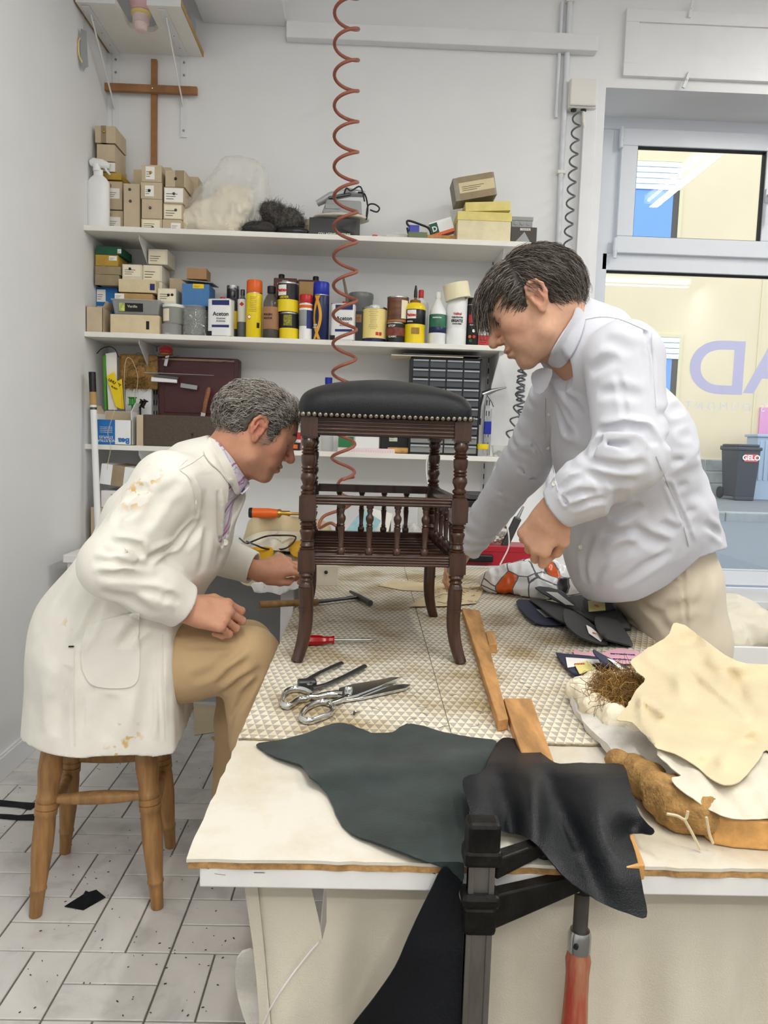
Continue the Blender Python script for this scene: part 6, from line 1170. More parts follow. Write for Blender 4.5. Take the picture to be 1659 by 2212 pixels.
for k in range(11): curved_text('- - - - - - - -'[:random.randint(9, 15)], .009, t, r*1.005, h*(.90-.052*k), m_inkb, -.1)
for k in (0, 1): b = MB(); b.box((0, 0, 0), (.012, .001, .014)); link('hazard_sign', b, m_inkr, t, M=TR((.012+.015*k, -r*(.97-.07*k), h*.24), (0, 0, .3+.3*k)))
t, r, h0 = tin('wood_stain_tin', 'dark red and black varnish tin with a white name below the brown tin', (835, 692, 876, 737), YC, ZS2, m_blk, (('red_band', band(.35, .75), mat('red_brown_print', '7a3b30', .5, var=.3, vs=50)),), (('ATOP', .013, .18, m_paper, -.5), ('CLASSIC', .010, .70, m_paper, -.4)))
t, r, h = tin('wood_stain_tin', 'brown wood grain tin with a cream side panel on the varnish tin', (837, 634, 884, 691), 3.365, ZS2+h0+.001, mat('wood_print', '6b4630', .4, var=.35, vs=8, stretch=(1, 1, 6)), (('ring', band(.02, .1), mat('copper_print', 'b0743f', .4)),)); b = MB(); b.grid(lambda u, v: (r*1.012*math.sin(.3+.8*u), -r*1.012*math.cos(.3+.8*u), h*(.15+.7*v)), 6, 2); link('label', b, m_creamc, t)
t, r, h = turned_thing('wood_glue_bottle', 'yellow wood glue bottle with a brown collar and black nozzle', 'bottle', (875, 608, 921, 738), YC, ZS2, [(.9, 0), (1, .02), (1, .60), (.96, .64), (.7, .695)], 28, m_yelp, (('collar', [(.48, .69), (.50, .70), (.50, .745), (.45, .75)], m_brownp), ('nozzle', [(.14, .74), (.12, .80)], m_brownp), ('cap', [(.17, .80), (.16, .90), (.09, .98), (.07, 1.0), (.001, 1.0)], m_blk), ('black_label', band(.33, .58), m_blk)))
b = MB(); b.grid(lambda u, v: (r*1.02*math.sin(-.85+.9*u), -r*1.02*math.cos(-.85+.9*u), h*(.42+.145*v)), 6, 2); link('logo_panel', b, m_paper, t); curved_text('Pattex', .017, t, r*1.03, h*.48, m_inkr, -.42, bold=.0008); curved_text('PONAL', .008, t, r*1.03, h*.37, m_paper, -.5)
b = MB()
for k in range(6): b.bb((-.016+.006*k, -.0005, 0), (-.012+.006*k, .0005, .028))
link('crib_picture', b, m_brownp, t, M=TR((0, -r*1.005, h*.16)))
bottle('white_spirit_bottle', 'translucent white bottle with a red cap behind the glue bottle', (892, 612, 927, 738), 3.47, mat('translucent_white', 'dfe3e4', .3), (cap(m_redp, .86, .32),), [(.9, 0), (1, .02), (1, .72), (.9, .78), (.4, .84), (.3, .86), (.3, .9)])
bottle('green_label_bottle', 'white bottle with a green and blue label', (929, 624, 966, 740), YC, m_whp, (('label', band(.22, .57), mat('green_print', '2f6e55', .5, var=.25, vs=30)), ('blue_strip', band(.22, .33, 1.02), m_navy), cap(m_whp, .88, .34)), [(.92, 0), (1, .02), (1, .55), (.95, .64), (.7, .74), (.4, .84), (.3, .87), (.3, .9)], (('TERPENTIN', .008, .50, m_paper, -.2),))
t = bottle('turpentine_bottle', 'tall white bottle with a printed substitute turpentine label', (966, 608, 1011, 741), YC, m_whp, (cap(m_blk, .93, .36),), [(.92, 0), (1, .02), (1, .26), (.96, .28), (1, .30), (1, .66), (.92, .74), (.5, .88), (.34, .92), (.34, .95)], (('Veilind', .013, .49, m_inkr, 0, 1, .0005), ('TERPENTIN', .010, .55, m_ink), ('ERSATZ', .015, .605, m_ink, 0, 1, .0006), ('WHITE SPIRIT', .007, .655, m_ink)))
# masking tape roll hung over the bottle neck
p = PY(987, 630, 3.385); t = thing('tape_roll', 'wide cream masking tape roll tilted over the white bottle neck', 'tape', (p[0], 3.39, p[2]+.0)); b = MB(); n = 32
t.rotation_euler = (0, -.22, 0); R1, R2 = .056, .042; prof = [(R2, -.033), (R1, -.033), (R1, .033), (R2, .033)]; vs = []; fc = []
for (rr, z) in prof:
    for i in range(n): a = 2*math.pi*i/n; vs.append((rr*math.cos(a), rr*math.sin(a), z))
for j in range(4):
    for i in range(n): fc.append((j*n+i, j*n+(i+1) % n, ((j+1) % 4)*n+(i+1) % n, ((j+1) % 4)*n+i))
b.add(vs, fc); link('tape', b, mat('masking_tape', 'efe6c4', .6), t, smooth=40)
t, r, h = spray('black varnish can with a red oval and coloured dots', (1010, 634, 1036, 740), mat('matt_black', '1d1d20', .5), m_blk, (('silver_shoulder', [(1.0, .73), (.96, .80), (.7, .84), (.4, .87)], m_gryp),), Y=3.39, split=.87)
b = MB(); b.grid(lambda u, v: (r*1.015*math.sin(-.8+1.3*u), -r*1.015*math.cos(-.8+1.3*u), h*(.48+.17*v)), 6, 3); link('red_oval', b, m_redp, t); curved_text('CLASSIC', .008, t, r*1.02, h*.44, m_paper)
for (u, v, mm) in ((-.5, .2, m_orange), (-.35, .12, m_greenc), (.2, .2, m_inkr), (.1, .32, m_paper)): b = MB(); b.lathe([(.007, 0), (.007, .001)], 12, TR((r*1.01*math.sin(u), -r*1.01*math.cos(u), h*v), (math.pi/2, 0, u))); link('colour_dot', b, mm, t)
carton('red_white_pack', 'red and white pack behind the standing man', (1034, 690, 1062, 741), 3.40, .06, m_whp, base=ZS2, lab=(.0, .5, 1.0, 1.0, m_redp))
bottle('glue_bottle', 'dark amber bottle behind the tape roll at the end of the cans', (1016, 628, 1030, 740), 3.50, m_brownp, (cap(MATS['ochre_card'], .86, .6),))
# ================================================================== lowest shelf
Y3 = 3.36
def onz3(px, py, Y=Y3): return PY(px, py, Y)
X0, X1, Z0, Z1 = rect(210, 878, 284, 952, Y3, ZS3); w, h, D = X1-X0, Z1-Z0, .10
t = thing('staple_box', 'open blue and white staple carton standing upside down', 'box', ((X0+X1)/2, Y3+D/2, ZS3)); th = .0025; b = MB()
for (lo, hi) in (((-w/2, -D/2, 0), (w/2, D/2, th)), ((-w/2, -D/2, 0), (w/2, -D/2+th, h*.73)), ((-w/2, D/2-th, 0), (w/2, D/2, h)), ((-w/2, -D/2, 0), (-w/2+th, D/2, h*.9)), ((w/2-th, -D/2, 0), (w/2, D/2, h))): b.bb(lo, hi)
link('box_body', b, m_whp, t); b = MB(); b.bb((-w/2-.0005, -D/2-.001, .001), (.02*w, -D/2, h*.73)); link('blue_panel', b, m_bluec, t); b = MB(); b.bb((-w/2+.003, D/2-.004, .003), (w/2-.003, D/2-.0026, h-.002)); link('inner_face', b, m_kraft, t)
for s in (-1, 1): b = MB(); b.box((0, 0, .02), (.0025, D*.98, .04)); link('flap', b, m_kraft if s < 0 else m_whp, t, M=TR((s*w/2, 0, h*.9 if s < 0 else h), (0, s*.45, 0)))
text('INDUSTRIAL', .0165, 'lettering', m_paper, t, front(-.24*w, -D/2-.0015, h*.12, 0, math.pi)); text('STAPLES', .0165, 'lettering', m_paper, t, front(-.24*w, -D/2-.0015, h*.22, 0, math.pi)); text('Bea', .034, 'lettering', m_bluec, t, front(.28*w, -D/2-.0015, h*.13, 0, math.pi), bold=.0012)
for k in range(4): text('Agrafes Heftklammern', .006, 'lettering', m_paper, t, front(-.24*w, -D/2-.0015, h*(.36+.05*k), 0, math.pi))
X0, X1, Z0, Z1 = rect(308, 892, 520, 960, Y3, ZS3); w, h = X1-X0, Z1-Z0
t = thing('metal_box', 'long dark brown metal box with a small keyhole on the lowest shelf', 'box', ((X0+X1)/2, Y3+.1, ZS3)); b = MB(); b.bb((-w/2, -.09, 0), (w/2, .03, h)); link('body', b, mat('hammered_brown', '55493f', .45, .3, var=.12, vs=90, bump=.3, bs=140), t, bev=.003); b = MB(); b.bb((-w/2-.03, -.088, .0), (-w/2-.001, .028, h*.98)); link('end_flap', b, m_kraft, t); b = MB(); b.lathe([(.005, 0), (.005, .002), (.0025, .0021)], 12, TR((w*.0, -.09, h*.42), (math.pi/2, 0, 0))); b.bb((-.0015, -.0925, h*.42-.012), (.0015, -.0905, h*.42)); link('keyhole', b, m_blk, t)
# maroon case leaning on the wall
X0, X1, Z0, Z1 = rect(341, 772, 515, 893, 3.50, None); w, h = X1-X0, Z1-Z0
t = thing('document_case', 'dark maroon case standing against the wall behind the metal box', 'case', ((X0+X1)/2, 3.50, Z0-.02)); b = MB(); b.bb((-w/2, 0, 0), (w/2, .08, h+.02)); m_mar = mat('maroon_leatherette', '4a1d20', .4, var=.15, vs=8, bump=.15, bs=300); link('shell', b, m_mar, t, bev=.008); b = MB(); b.bb((-w/2+.03, -.003, .02), (w/2-.02, .0, h)); link('raised_panel', b, m_mar, t, bev=.003); b = MB(); b.bb((-w/2+.02, -.002, h+.004), (w/2-.02, .0, h+.012)); link('worn_edge', b, m_kraft3, t)
t.location.z = ZS3+.0; 
for k in list(t.children): k.location.z += (Z0-.02-ZS3)
b = MB(); b.bb((-w/2+.01, .0, 0), (w/2-.01, .08, Z0-.02-ZS3+.001)); link('lower_shell', b, m_mar, t)
# hessian pin board with needles
X0, X1, Z0, Z1 = rect(256, 765, 341, 841, 3.5, None); w, h = X1-X0, Z1-Z0
t = thing('needle_board', 'padded hessian board stuck with curved needles and loose fibre', 'pin board', ((X0+X1)/2, 3.5, Z0)); m_hess = mat('hessian', 'a8824e', .95, var=.25, vs=60, bump=.8, bs=260); b = MB(); b.bb((-w/2, 0, 0), (w/2, .04, h)); link('pad', b, m_hess, t, bev=.012)
for i in range(9):
    x, z = random.uniform(-.35, .4)*w, random.uniform(.35, .95)*h; a = random.uniform(-1, 1); R_ = random.uniform(.012, .03); b = MB(); b.tube([(x+R_*math.cos(q+a), -.004-.004*math.sin(q), z+R_*math.sin(q+a)) for q in np.linspace(0, 2.6, 8)], .0010, 5); link('curved_needle', b, m_dks, t, smooth=60)
r0 = np.stack([rng.uniform(-.35, .25, 500)*w, rng.uniform(-.012, 0, 500), rng.uniform(.0, .35, 500)*h], 1); d = rng.normal(0, .008, (500, 3)); d2 = rng.normal(0, .006, (500, 3)); strands('loose_fibres', None, np.stack([r0+d*u+d2*math.sin(u*3) for u in np.linspace(0, 1.6, 5)], 1), m_hair, t, .0006, np.array([lin(c) for c in ('c9a86a', 'a88448', '8a6a3a')])[rng.integers(0, 3, 500)])
b = MB(); b.bb((-w/2+.03, .005, ZS3-Z0), (w/2-.03, .035, .01)); link('stand', b, m_trim, t)
# red pincushion on a clip
p = onz3(357, 757, 3.46); t = thing('pin_cushion', 'round red pincushion with a steel wrist clip', 'pincushion', (p[0], 3.47, p[2]-.03)); b = MB(); b.sphere((0, 0, .03), .033, 20, None, (1, .8, .78)); link('cushion', b, mat('red_velvet', 'a01c22', .7, sheen=.5), t, smooth=180); b = MB(); b.lathe([(.030, .012), (.032, .015), (.030, .019)], 20); link('rim', b, m_gold, t, smooth=50); b = MB(); b.box((.005, -.006, -.012), (.016, .006, .055), rot=(0, .2, 0)); link('clip', b, m_steelk, t, bev=.002)
for i in range(7): b = MB(); b.tube([(-.03, -.01+.003*i, .035+.004*i), (-.045-.002*i, -.015, .04+.006*i)], .0006, 4); link('pin', b, m_steelk, t)
# long tools leaning across the case
def rod(name, label, cat, pts, r, m, Y, n=8, flat=None):
    b = MB(); b.tube([PY(x, y, Y) for x, y in pts], r, n, flat=flat); o = link(name, b, m, smooth=50); tag(o, label, cat); return o
rod('upholstery_needle', 'long thin steel needle slanting across the maroon case', 'needle', [(336, 798), (420, 790), (513, 777)], .0013, m_dks, 3.45)
t = rod('upholstery_needle', 'long double pointed needle lying level across the case', 'needle', [(312, 805), (345, 806), (462, 811)], [.003, .0022, .0013], m_steelk, 3.45); rod('upholstery_needle', 'second level needle just below the double pointed one', 'needle', [(318, 809), (400, 811), (455, 812)], .0013, m_dks, 3.452)
rod('upholstery_needle', 'short needle crossing the pincushion clip', 'needle', [(320, 782), (350, 775), (388, 768)], .0013, m_dks, 3.45)
t = thing('magnetic_strip', 'short white bar with a dark steel tool clipped on it', 'tool', tuple(onz3(355, 821, 3.46))); b = MB(); b.box((0, 0, 0), (.115, .014, .02), rot=(0, .03, 0)); link('bar', b, m_whp, t, bev=.003); b = MB(); b.box((.01, -.008, .014), (.11, .008, .012), rot=(0, .08, 0)); link('steel_tool', b, m_dks, t, bev=.002)
b = MB(); p = onz3(408, 835, 3.47); b.box((0, 0, 0), (.075, .006, .02), rot=(0, .12, 0)); o = link('sharpening_stone', b, m_gryp, None, bev=.002, M=TR(p)); tag(o, 'small grey sharpening stone against the maroon case', 'stone')
t = thing('putty_knife', 'small knife with a riveted wooden handle against the maroon case', 'knife', tuple(onz3(440, 892, 3.455))); b = MB(); b.tube([(0, 0, .0), (.008, 0, .05), (.02, 0, .1), (.022, 0, .115)], [.009, .011, .011, .006], 10, flat=(.5, (0, 1, 0))); link('handle', b, mat('handle_wood', '8a5a3a', .5, var=.2), t, smooth=60); b = MB(); b.box((-.004, 0, -.018), (.02, .002, .04), rot=(0, .15, 0)); link('blade', b, m_steelk, t)
for z in (.03, .06, .09): b = MB(); b.lathe([(.002, 0), (.002, .0015)], 8, TR((.004+.15*z, -.0055, z), (math.pi/2, 0, 0))); link('rivet', b, m_gold, t)
# papers, glue packs, spools standing in the staple box
def card(name, label, cat, px4, Y, m, th=.002, dy=.0):
    q = [PY(x, y, Y) for x, y in px4]; b = MB(); n = len(q); b.add([(p[0], Y, p[2]) for p in q]+[(p[0], Y+th, p[2]) for p in q], [tuple(range(n)), tuple(range(2*n-1, n-1, -1))]+[(i, n+i, n+(i+1) % n, (i+1) % n) for i in range(n)]); o = link(name, b, m); tag(o, label, cat); return o
card('paper_sheet', 'green edged booklet standing in the staple carton', 'paper', [(222, 768), (228, 768), (230, 885), (226, 885)], 3.45, mat('green_paper', '4f9a2e', .6), .02)
card('paper_sheet', 'white handwritten sheet standing in the staple carton', 'paper', [(228, 764), (252, 760), (253, 885), (234, 885)], 3.455, m_paper, .004)
for (pts, lab, Y) in (([(230, 813), (246, 802), (262, 850), (263, 884), (250, 878)], 'yellow glue blister card with black lettering leaning in the carton', 3.44), ([(249, 826), (263, 818), (268, 884), (257, 882)], 'second yellow glue blister card tucked behind the first', 3.447)):
    o = card('glue_card', lab, 'packet', pts, Y, m_ylab); p = PY(242, 824, Y) if Y == 3.44 else PY(257, 832, Y)
    text('UHU' if Y == 3.44 else 'ST', .016, 'lettering', m_ink, o, front(p[0], Y-.0008, p[2], 0, .5), bold=.0006)
    if Y == 3.44: p = PY(247, 838, Y); text('PLAST', .011, 'lettering', m_ink, o, front(p[0], Y-.0008, p[2], 0, .5), bold=.0004)
for (x, y, c, lab) in ((286, 866, mat('green_plastic', '2f8a2a', .4), 'pair of green plastic spools by the staple carton'), (303, 870, m_blk, 'black plastic tube spool leaning by the metal box')):
    p = onz3(x, y, 3.44); t = thing('thread_spool', lab, 'spool', (p[0], 3.44, p[2]-.02)); 
    for k in (0, 1): b = MB(); b.lathe([(.012, 0), (.012, .003), (.007, .006), (.007, .03), (.012, .034), (.012, .037)], 14, TR((k*.016-.008, 0, 0), (0, .0 if c is not m_blk else .5, 0))); link('spool', b, c, t, smooth=50)
    b = MB(); b.bb((-.004, -.002, ZS3-p[2]+.02), (.004, .002, .003)); link('peg', b, c, t)
b = MB(); b.tube(crom([PY(x, y, 3.43) for x, y in ((270, 880), (268, 830), (270, 790), (275, 773), (285, 778), (296, 805), (297, 830), (291, 862))], 6, False), .0012, 5); o = link('string', b, m_calico2); tag(o, 'pale string looped up out of the carton', 'string')
b = MB(); b.tube(crom([PY(x, y, 3.33) for x, y in ((248, 885), (240, 910), (233, 935), (238, 955), (238, 975), (233, 1000), (232, 1015))], 6, False), .0012, 5); o = link('string', b, m_calico2); tag(o, 'pale string hanging down in front of the staple carton', 'string')
b = MB(); b.tube(crom([PY(x, y, 3.44) for x, y in ((209, 764), (220, 753), (235, 749), (248, 754), (256, 772))], 6, False), .0022, 6); o = link('bent_wire', b, m_blk, smooth=60); tag(o, 'black wire bent in an arc above the papers', 'wire')
# white pole in the corner
p0, p1 = PY(199, 804, 3.31), PY(212, 1148, 3.27); d = (p1-p0)/(p1[2]-p0[2]); foot = p0+d*(0-p0[2]); t = thing('white_pole', 'white pole with a black grip and taped band leaning in the corner', 'pole', tuple(foot))
v = p0-foot; L_ = np.linalg.norm(v); u = v/L_
for (nm, a, c, r, m) in (('shaft', 0, L_-.14, .0135, m_whp), ('tape_band', L_-.14, L_-.085, .0150, m_kraft2), ('grip', L_-.085, L_, .0145, m_blk)): b = MB(); b.tube([u*a, u*c], r, 14); link(nm, b, m, t, smooth=50)
b = MB(); b.tube([u*(L_-.16), u*(L_-.15)], .0142, 14); link('ring', b, m_dks, t)
# tape measure, red tin, bottle and small things between the stool legs
carton('red_tin', 'red box on the lowest shelf behind the seated man', (634, 918, 650, 957), 3.42, .09, m_redp, base=ZS3, lab=(.0, .4, 1., .6, m_paper))
t = carton('tape_measure', 'black tape measure with an orange square beside the red box', (622, 955, 648, 972), 3.37, .04, m_blk, base=ZS3); b = MB(); b.bb((-.004, -.0215, .008), (.016, -.02, .026)); link('orange_patch', b, m_orange, t, bev=.002)
turned_thing('water_bottle', 'clear bottle with a bright blue screw cap behind the stool cushion', 'bottle', (694, 812, 721, 972), 3.45, ZS3, [(.9, 0), (1, .03), (1, .7), (.9, .78), (.55, .88), (.5, .91)], 24, m_jar, (('cap', [(.56, .91), (.58, .92), (.58, 1.0), (.01, 1.0)], m_bluep),))
carton('black_case', 'black plastic case with a pale label seen between the stool legs', (823, 925, 882, 972), 3.44, .1, m_blk, base=ZS3, lab=(.3, .05, .6, .45, mat('pale_green_label', 'c9d8c6', .6)))
carton('green_case', 'green box seen between the stool legs', (731, 925, 763, 972), 3.44, .1, mat('bright_green_box', '2a7a46', .5), base=ZS3, lid=.3, lm=m_whp)
carton('white_carton', 'white carton seen between the stool legs', (767, 925, 819, 972), 3.44, .1, m_whp, base=ZS3)
p0 = rect(729, 963, 853, 975, 3.355, ZS3); t = thing('folding_rule', 'pale pink printed folding rule on the front of the lowest shelf', 'rule', ((p0[0]+p0[1])/2, 3.362, ZS3)); w = p0[1]-p0[0]; b = MB(); b.bb((-w/2, -.006, 0), (w/2, .006, .02)); link('leaf', b, mat('pale_pink', 'e6d3d6', .5), t, bev=.001)
for i in range(22): b = MB(); b.bb((-w/2+.02+i*w*.042, -.0065, .004), (-w/2+.0208+i*w*.042, -.0059, .010+(.004 if i % 5 == 0 else 0))); link('tick', b, m_inkr, t)
b = MB(); p = onz3(862, 962, 3.41); b.lathe([(.012, -.05), (.013, -.04), (.013, .04), (.012, .05)], 14, TR((p[0], 3.42, ZS3+.014), (0, math.pi/2, 0))); o = link('wood_dowel', b, m_pine, smooth=50); tag(o, 'short pale wooden dowel lying beside the folding rule', 'dowel')
crumple('face_mask', 'crumpled white paper mask above the stool cushion', 'mask', (818, 795, 858, 830), 3.56, ZS3+.26, m_whp, .03, 7, .006)
carton('mask_support', 'grey carton on the lowest shelf under the paper mask', (800, 830, 875, 960), 3.545, .08, m_kraft, base=ZS3)
# drawer cabinet
X0, X1, Z0, Z1 = rect(885, 769, 1037, 979, 3.40, ZS3); w, h = X1-X0, Z1-Z0
t = thing('drawer_cabinet', 'black cabinet with rows of small clear smoky drawers', 'cabinet', ((X0+X1)/2, 3.40, ZS3)); D = .15; b = MB(); b.bb((-w/2, .004, 0), (w/2, D, h)); b.bb((-w/2, 0, 0), (-w/2+.006, .01, h)); b.bb((w/2-.006, 0, 0), (w/2, .01, h)); b.bb((-w/2, 0, h-.006), (w/2, .01, h)); b.bb((-w/2, 0, 0), (w/2, .01, .006)); link('housing', b, m_blk, t)
m_drw = mat('smoky_drawer', '4b5057', .2, spec=.6); m_drl = mat('drawer_lip', 'a9b0b7', .25); rows = 10; rh = (h-.012)/rows; cw = (w-.012)/4
for r_i in range(rows):
    for c_i in range(4):
        if r_i < 2 and c_i % 2: continue
        ww = cw*(2 if r_i < 2 else 1); x = -w/2+.006+c_i*cw+ww/2; z = .006+r_i*rh
        b = MB(); b.bb((x-ww/2+.003, -.004, z+.003), (x+ww/2-.003, .006, z+rh-.004)); dr = link('drawer', b, m_drw if r_i >= 2 else m_tub, t, bev=.002)
        b = MB(); b.bb((x-ww/2+.004, -.0125, z+rh-.012), (x+ww/2-.004, -.004, z+rh-.006)); b.bb((x-ww/2+.004, -.006, z+rh-.012), (x+ww/2-.004, -.0038, z+rh-.0045)); link('pull_lip', b, m_drl, dr)
for i, (x0, x1, y) in enumerate(((845, 1000, 765), (870, 1037, 761))):
    p0, p1 = PY(x0, y, 3.40)[0], PY(x1, y, 3.40)[0]; b = MB(); b.bb((p0, 3.38, ZS3+h+.001+i*.006), (p1, 3.58, ZS3+h+.005+i*.006)); o = link('sandpaper_sheet', b, m_dks if i else m_creamc); tag(o, ('dark' if i else 'pale')+' sheet lying flat on the drawer cabinet', 'sheet')
# hanging air gun and blue hex key set, pots at the shelf end
p = onz3(1062, 868, 3.50); t = thing('air_gun', 'chrome blow gun hanging from the shelf upright', 'air gun', (p[0], 3.56, p[2])); b = MB(); b.tube([(-.04, 0, -.075), (-.038, 0, -.02), (-.025, 0, .035)], [.011, .014, .015], 12); b.tube([(-.035, 0, .035), (.0, 0, .05), (.03, 0, .06), (.075, 0, .072)], [.014, .014, .008, .004], 12); link('body', b, m_steelk, t, smooth=60); b = MB(); b.tube([(-.015, -.005, .04), (.012, -.005, .0), (.02, -.005, -.02)], .004, 8); link('trigger', b, m_steelk, t, smooth=60); b = MB(); b.tube([(-.04, 0, -.075), (-.041, 0, -.105)], .005, 8); link('nozzle', b, m_dks, t); b = MB(); b.tube([(-.025, .01, .04), (-.02, .06, .05)], .003, 6); link('hook', b, m_steelk, t)
p = onz3(1056, 905, 3.52); t = thing('hex_key_set', 'blue holder with a fan of long steel hex keys at the shelf end', 'tool set', (p[0], 3.55, ZS3)); b = MB(); b.box((0, 0, .13), (.034, .02, .06)); link('holder', b, m_bluep, t, bev=.003)
for i in range(5): b = MB(); b.tube([(-.014+.007*i, -.006, .002), (-.014+.007*i, -.006, .17+.012*i)], .0026, 6); link('hex_key', b, m_steelk, t)
turned_thing('varnish_jar', 'small jar with a yellow lid at the end of the lowest shelf', 'jar', (1033, 955, 1056, 982), 3.37, ZS3, [(.9, 0), (1, .05), (1, .6)], 18, m_jar, (('lid', [(1.02, .58), (1.05, .62), (1.05, .98), (.01, 1)], m_yelp),))
t = thing('screw_tub', 'clear tub full of steel screws at the end of the lowest shelf', 'tub', (PY(1090, 966, 3.37)[0]-.0, 3.40, ZS3)); b = MB(); b.add([(-.042, -.03, 0), (.042, -.03, 0), (.042, .03, 0), (-.042, .03, 0), (-.05, -.035, .05), (.05, -.035, .05), (.05, .035, .05), (-.05, .035, .05)], [(0, 3, 2, 1), (0, 1, 5, 4), (1, 2, 6, 5), (2, 3, 7, 6), (3, 0, 4, 7)]); link('tub_body', b, m_tub, t)
b = MB()
for i in range(60):
    c = np.array((random.uniform(-.034, .034), random.uniform(-.024, .024), random.uniform(.003, .028))); d = nn(rng.normal(0, 1, 3)*np.array((1, 1, .2)))*.009; b.tube([c-d, c+d], .0012, 4); b.sphere(c+d, .0025, 6)
link('screws', b, m_steelk, t, kind='stuff')
# ================================================================== high corner shelf with feeding bottle, cross, opener
zb_ = PY(340, 119, YB)[2]; yf = PZ(300, 10, zb_)[1]; xa, xb = XL+.01, PY(438, 122, YB)[0]
t = thing('corner_shelf', 'white board shelf on angle brackets high in the corner', 'shelf', (0, 0, zb_)); s0, s1, sy_ = PZ(268, 40, zb_)[0], PZ(332, 40, zb_)[0], PZ(300, 68, zb_)[1]
b = MB(); b.prism([(xa, yf), (s0, yf), (s0, sy_-.03), (s0+.03, sy_), (s1-.03, sy_), (s1, sy_-.03), (s1, yf), (xb, yf), (xb, YB), (xa, YB)], 0, .022); link('board', b, m_shelf, t); 
for (x0, x1) in ((xa, s0), (s1, xb)): b = MB(); b.bb((x0, yf-.003, -.002), (x1, yf, .024)); link('edge_strip', b, m_whp, t)
b = MB(); b.bb((xb, yf, 0), (xb+.004, YB, .022)); link('bare_edge', b, m_kraft2, t); b = MB(); b.bb((xa-.004, yf, 0), (xa, YB, .022)); link('bare_edge', b, m_kraft2, t)
for (px, py) in ((251, 170), (398, 170)):
    x = PY(px, py, YB)[0]; zl_ = PY(px, 298 if px > 300 else 320, YB)[2]-zb_; b = MB(); b.bb((x-.016, YB-.006, zl_), (x+.016, YB, -.001)); br = link('bracket_plate', b, m_bracket, t, bev=.002)
    b = MB(); b.bb((x-.016, yf+.02, -.006), (x+.016, YB, -.0005)); link('bracket_arm', b, m_bracket, br, bev=.002)
    b = MB(); b.tube([(x+.006, yf+.07, -.006), (x-.002, YB-.012, zl_+(.14 if px > 300 else .17))], .008, 8, flat=(.35, (1, 0, 0))); link('strut', b, m_bracket, br, smooth=50)
    for zz in (-.03, -.085, zl_+.03): b = MB(); b.lathe([(.006, 0), (.005, .003), (.0005, .003)], 10, TR((x, YB-.006, zz), (math.pi/2, 0, 0))); link('screw', b, m_steelk, br, smooth=50)
    for k in range(3): b = MB(); b.lathe([(.003, 0), (.0005, -.001)], 8, TR((x, yf+.12+.1*k, -.006))); link('screw_hole', b, m_dks, br)
xc, yc = (s0+s1)/2, sy_-.075
t = thing('feeding_bottle', 'pink bottle standing neck down in the cut out of the corner shelf', 'bottle', (xc, yc, zb_+.105)); m_pinkp = mat('pale_pink_plastic', 'e6bcc2', .35)
b = MB(); b.lathe([(.045, .11), (.052, .10), (.055, .02), (.05, -.035), (.04, -.06), (.034, -.066)], 28); link('body', b, m_pinkp, t, smooth=50); b = MB(); b.lathe([(.034, -.064), (.040, -.068), (.040, -.078), (.034, -.082)], 28); link('ring', b, m_creamt, t, smooth=50); b = MB(); b.lathe([(.034, -.08), (.033, -.11), (.027, -.112), (.025, -.135), (.02, -.14), (.0005, -.14)], 28); link('cap', b, mat('pale_pink_cap', 'efd6d4', .4), t, smooth=50)
carton('white_plate_rack', 'pale round rimmed dish and box stored on the corner shelf', (392, 0, 412, 40), 3.45, .1, m_gryp, base=zb_+.023)
m_crossw = mat('cross_wood', '9c6f47', .6, var=.2, vs=12, stretch=(1, 4, 1), bump=.15, bs=40)
x0, x1, z0_, z1_ = PY(228, 200, YB)[0], PY(430, 200, YB)[0], PY(330, 208, YB)[2], PY(330, 192, YB)[2]; xv0, xv1, zt_ = PY(329, 132, YB)[0], PY(341, 132, YB)[0], PY(335, 132, YB)[2]
t = thing('wooden_cross', 'plain wooden cross fixed to the wall under the corner shelf', 'cross', (0, YB, 0)); b = MB(); b.bb((x0, -.045, z0_), (x1, -.022, z1_)); link('crossbar', b, m_crossw, t, bev=.002); b = MB(); b.bb((xv0, -.022, ZS1+.01), (xv1, 0, zt_)); link('upright', b, m_crossw, t, bev=.002); b = MB(); b.lathe([(.004, 0), (.004, .002), (.0005, .003)], 10, TR(((xv0+xv1)/2, -.045, (z0_+z1_)/2), (math.pi/2, 0, 0))); link('nail_head', b, m_steelk, t)
p = PX(181, 112, XL+.02); t = thing('bottle_opener', 'grey steel multi opener hanging from a thread on the side wall', 'opener', tuple(p)); b = MB(); b.prism([(-.012, .085), (.012, .085), (.016, .0), (.02, -.05), (.008, -.06), (0, -.075), (-.012, -.06), (-.016, .0)], -.002, .002, Matrix.Rotation(.9, 4, 'Z')@FRONT); link('plate', b, m_gryp, t, bev=.001); b = MB(); b.tube(crom([(-.006, 0, .06), (-.014, -.018, .03), (-.012, -.02, -.02), (-.004, -.008, -.045)], 5, False), .003, 6); link('loop', b, m_creamt, t, smooth=60); b = MB(); b.tube([(0, 0, .085), (0, .0, .22)], .0006, 4); link('thread', b, m_gryp, t)
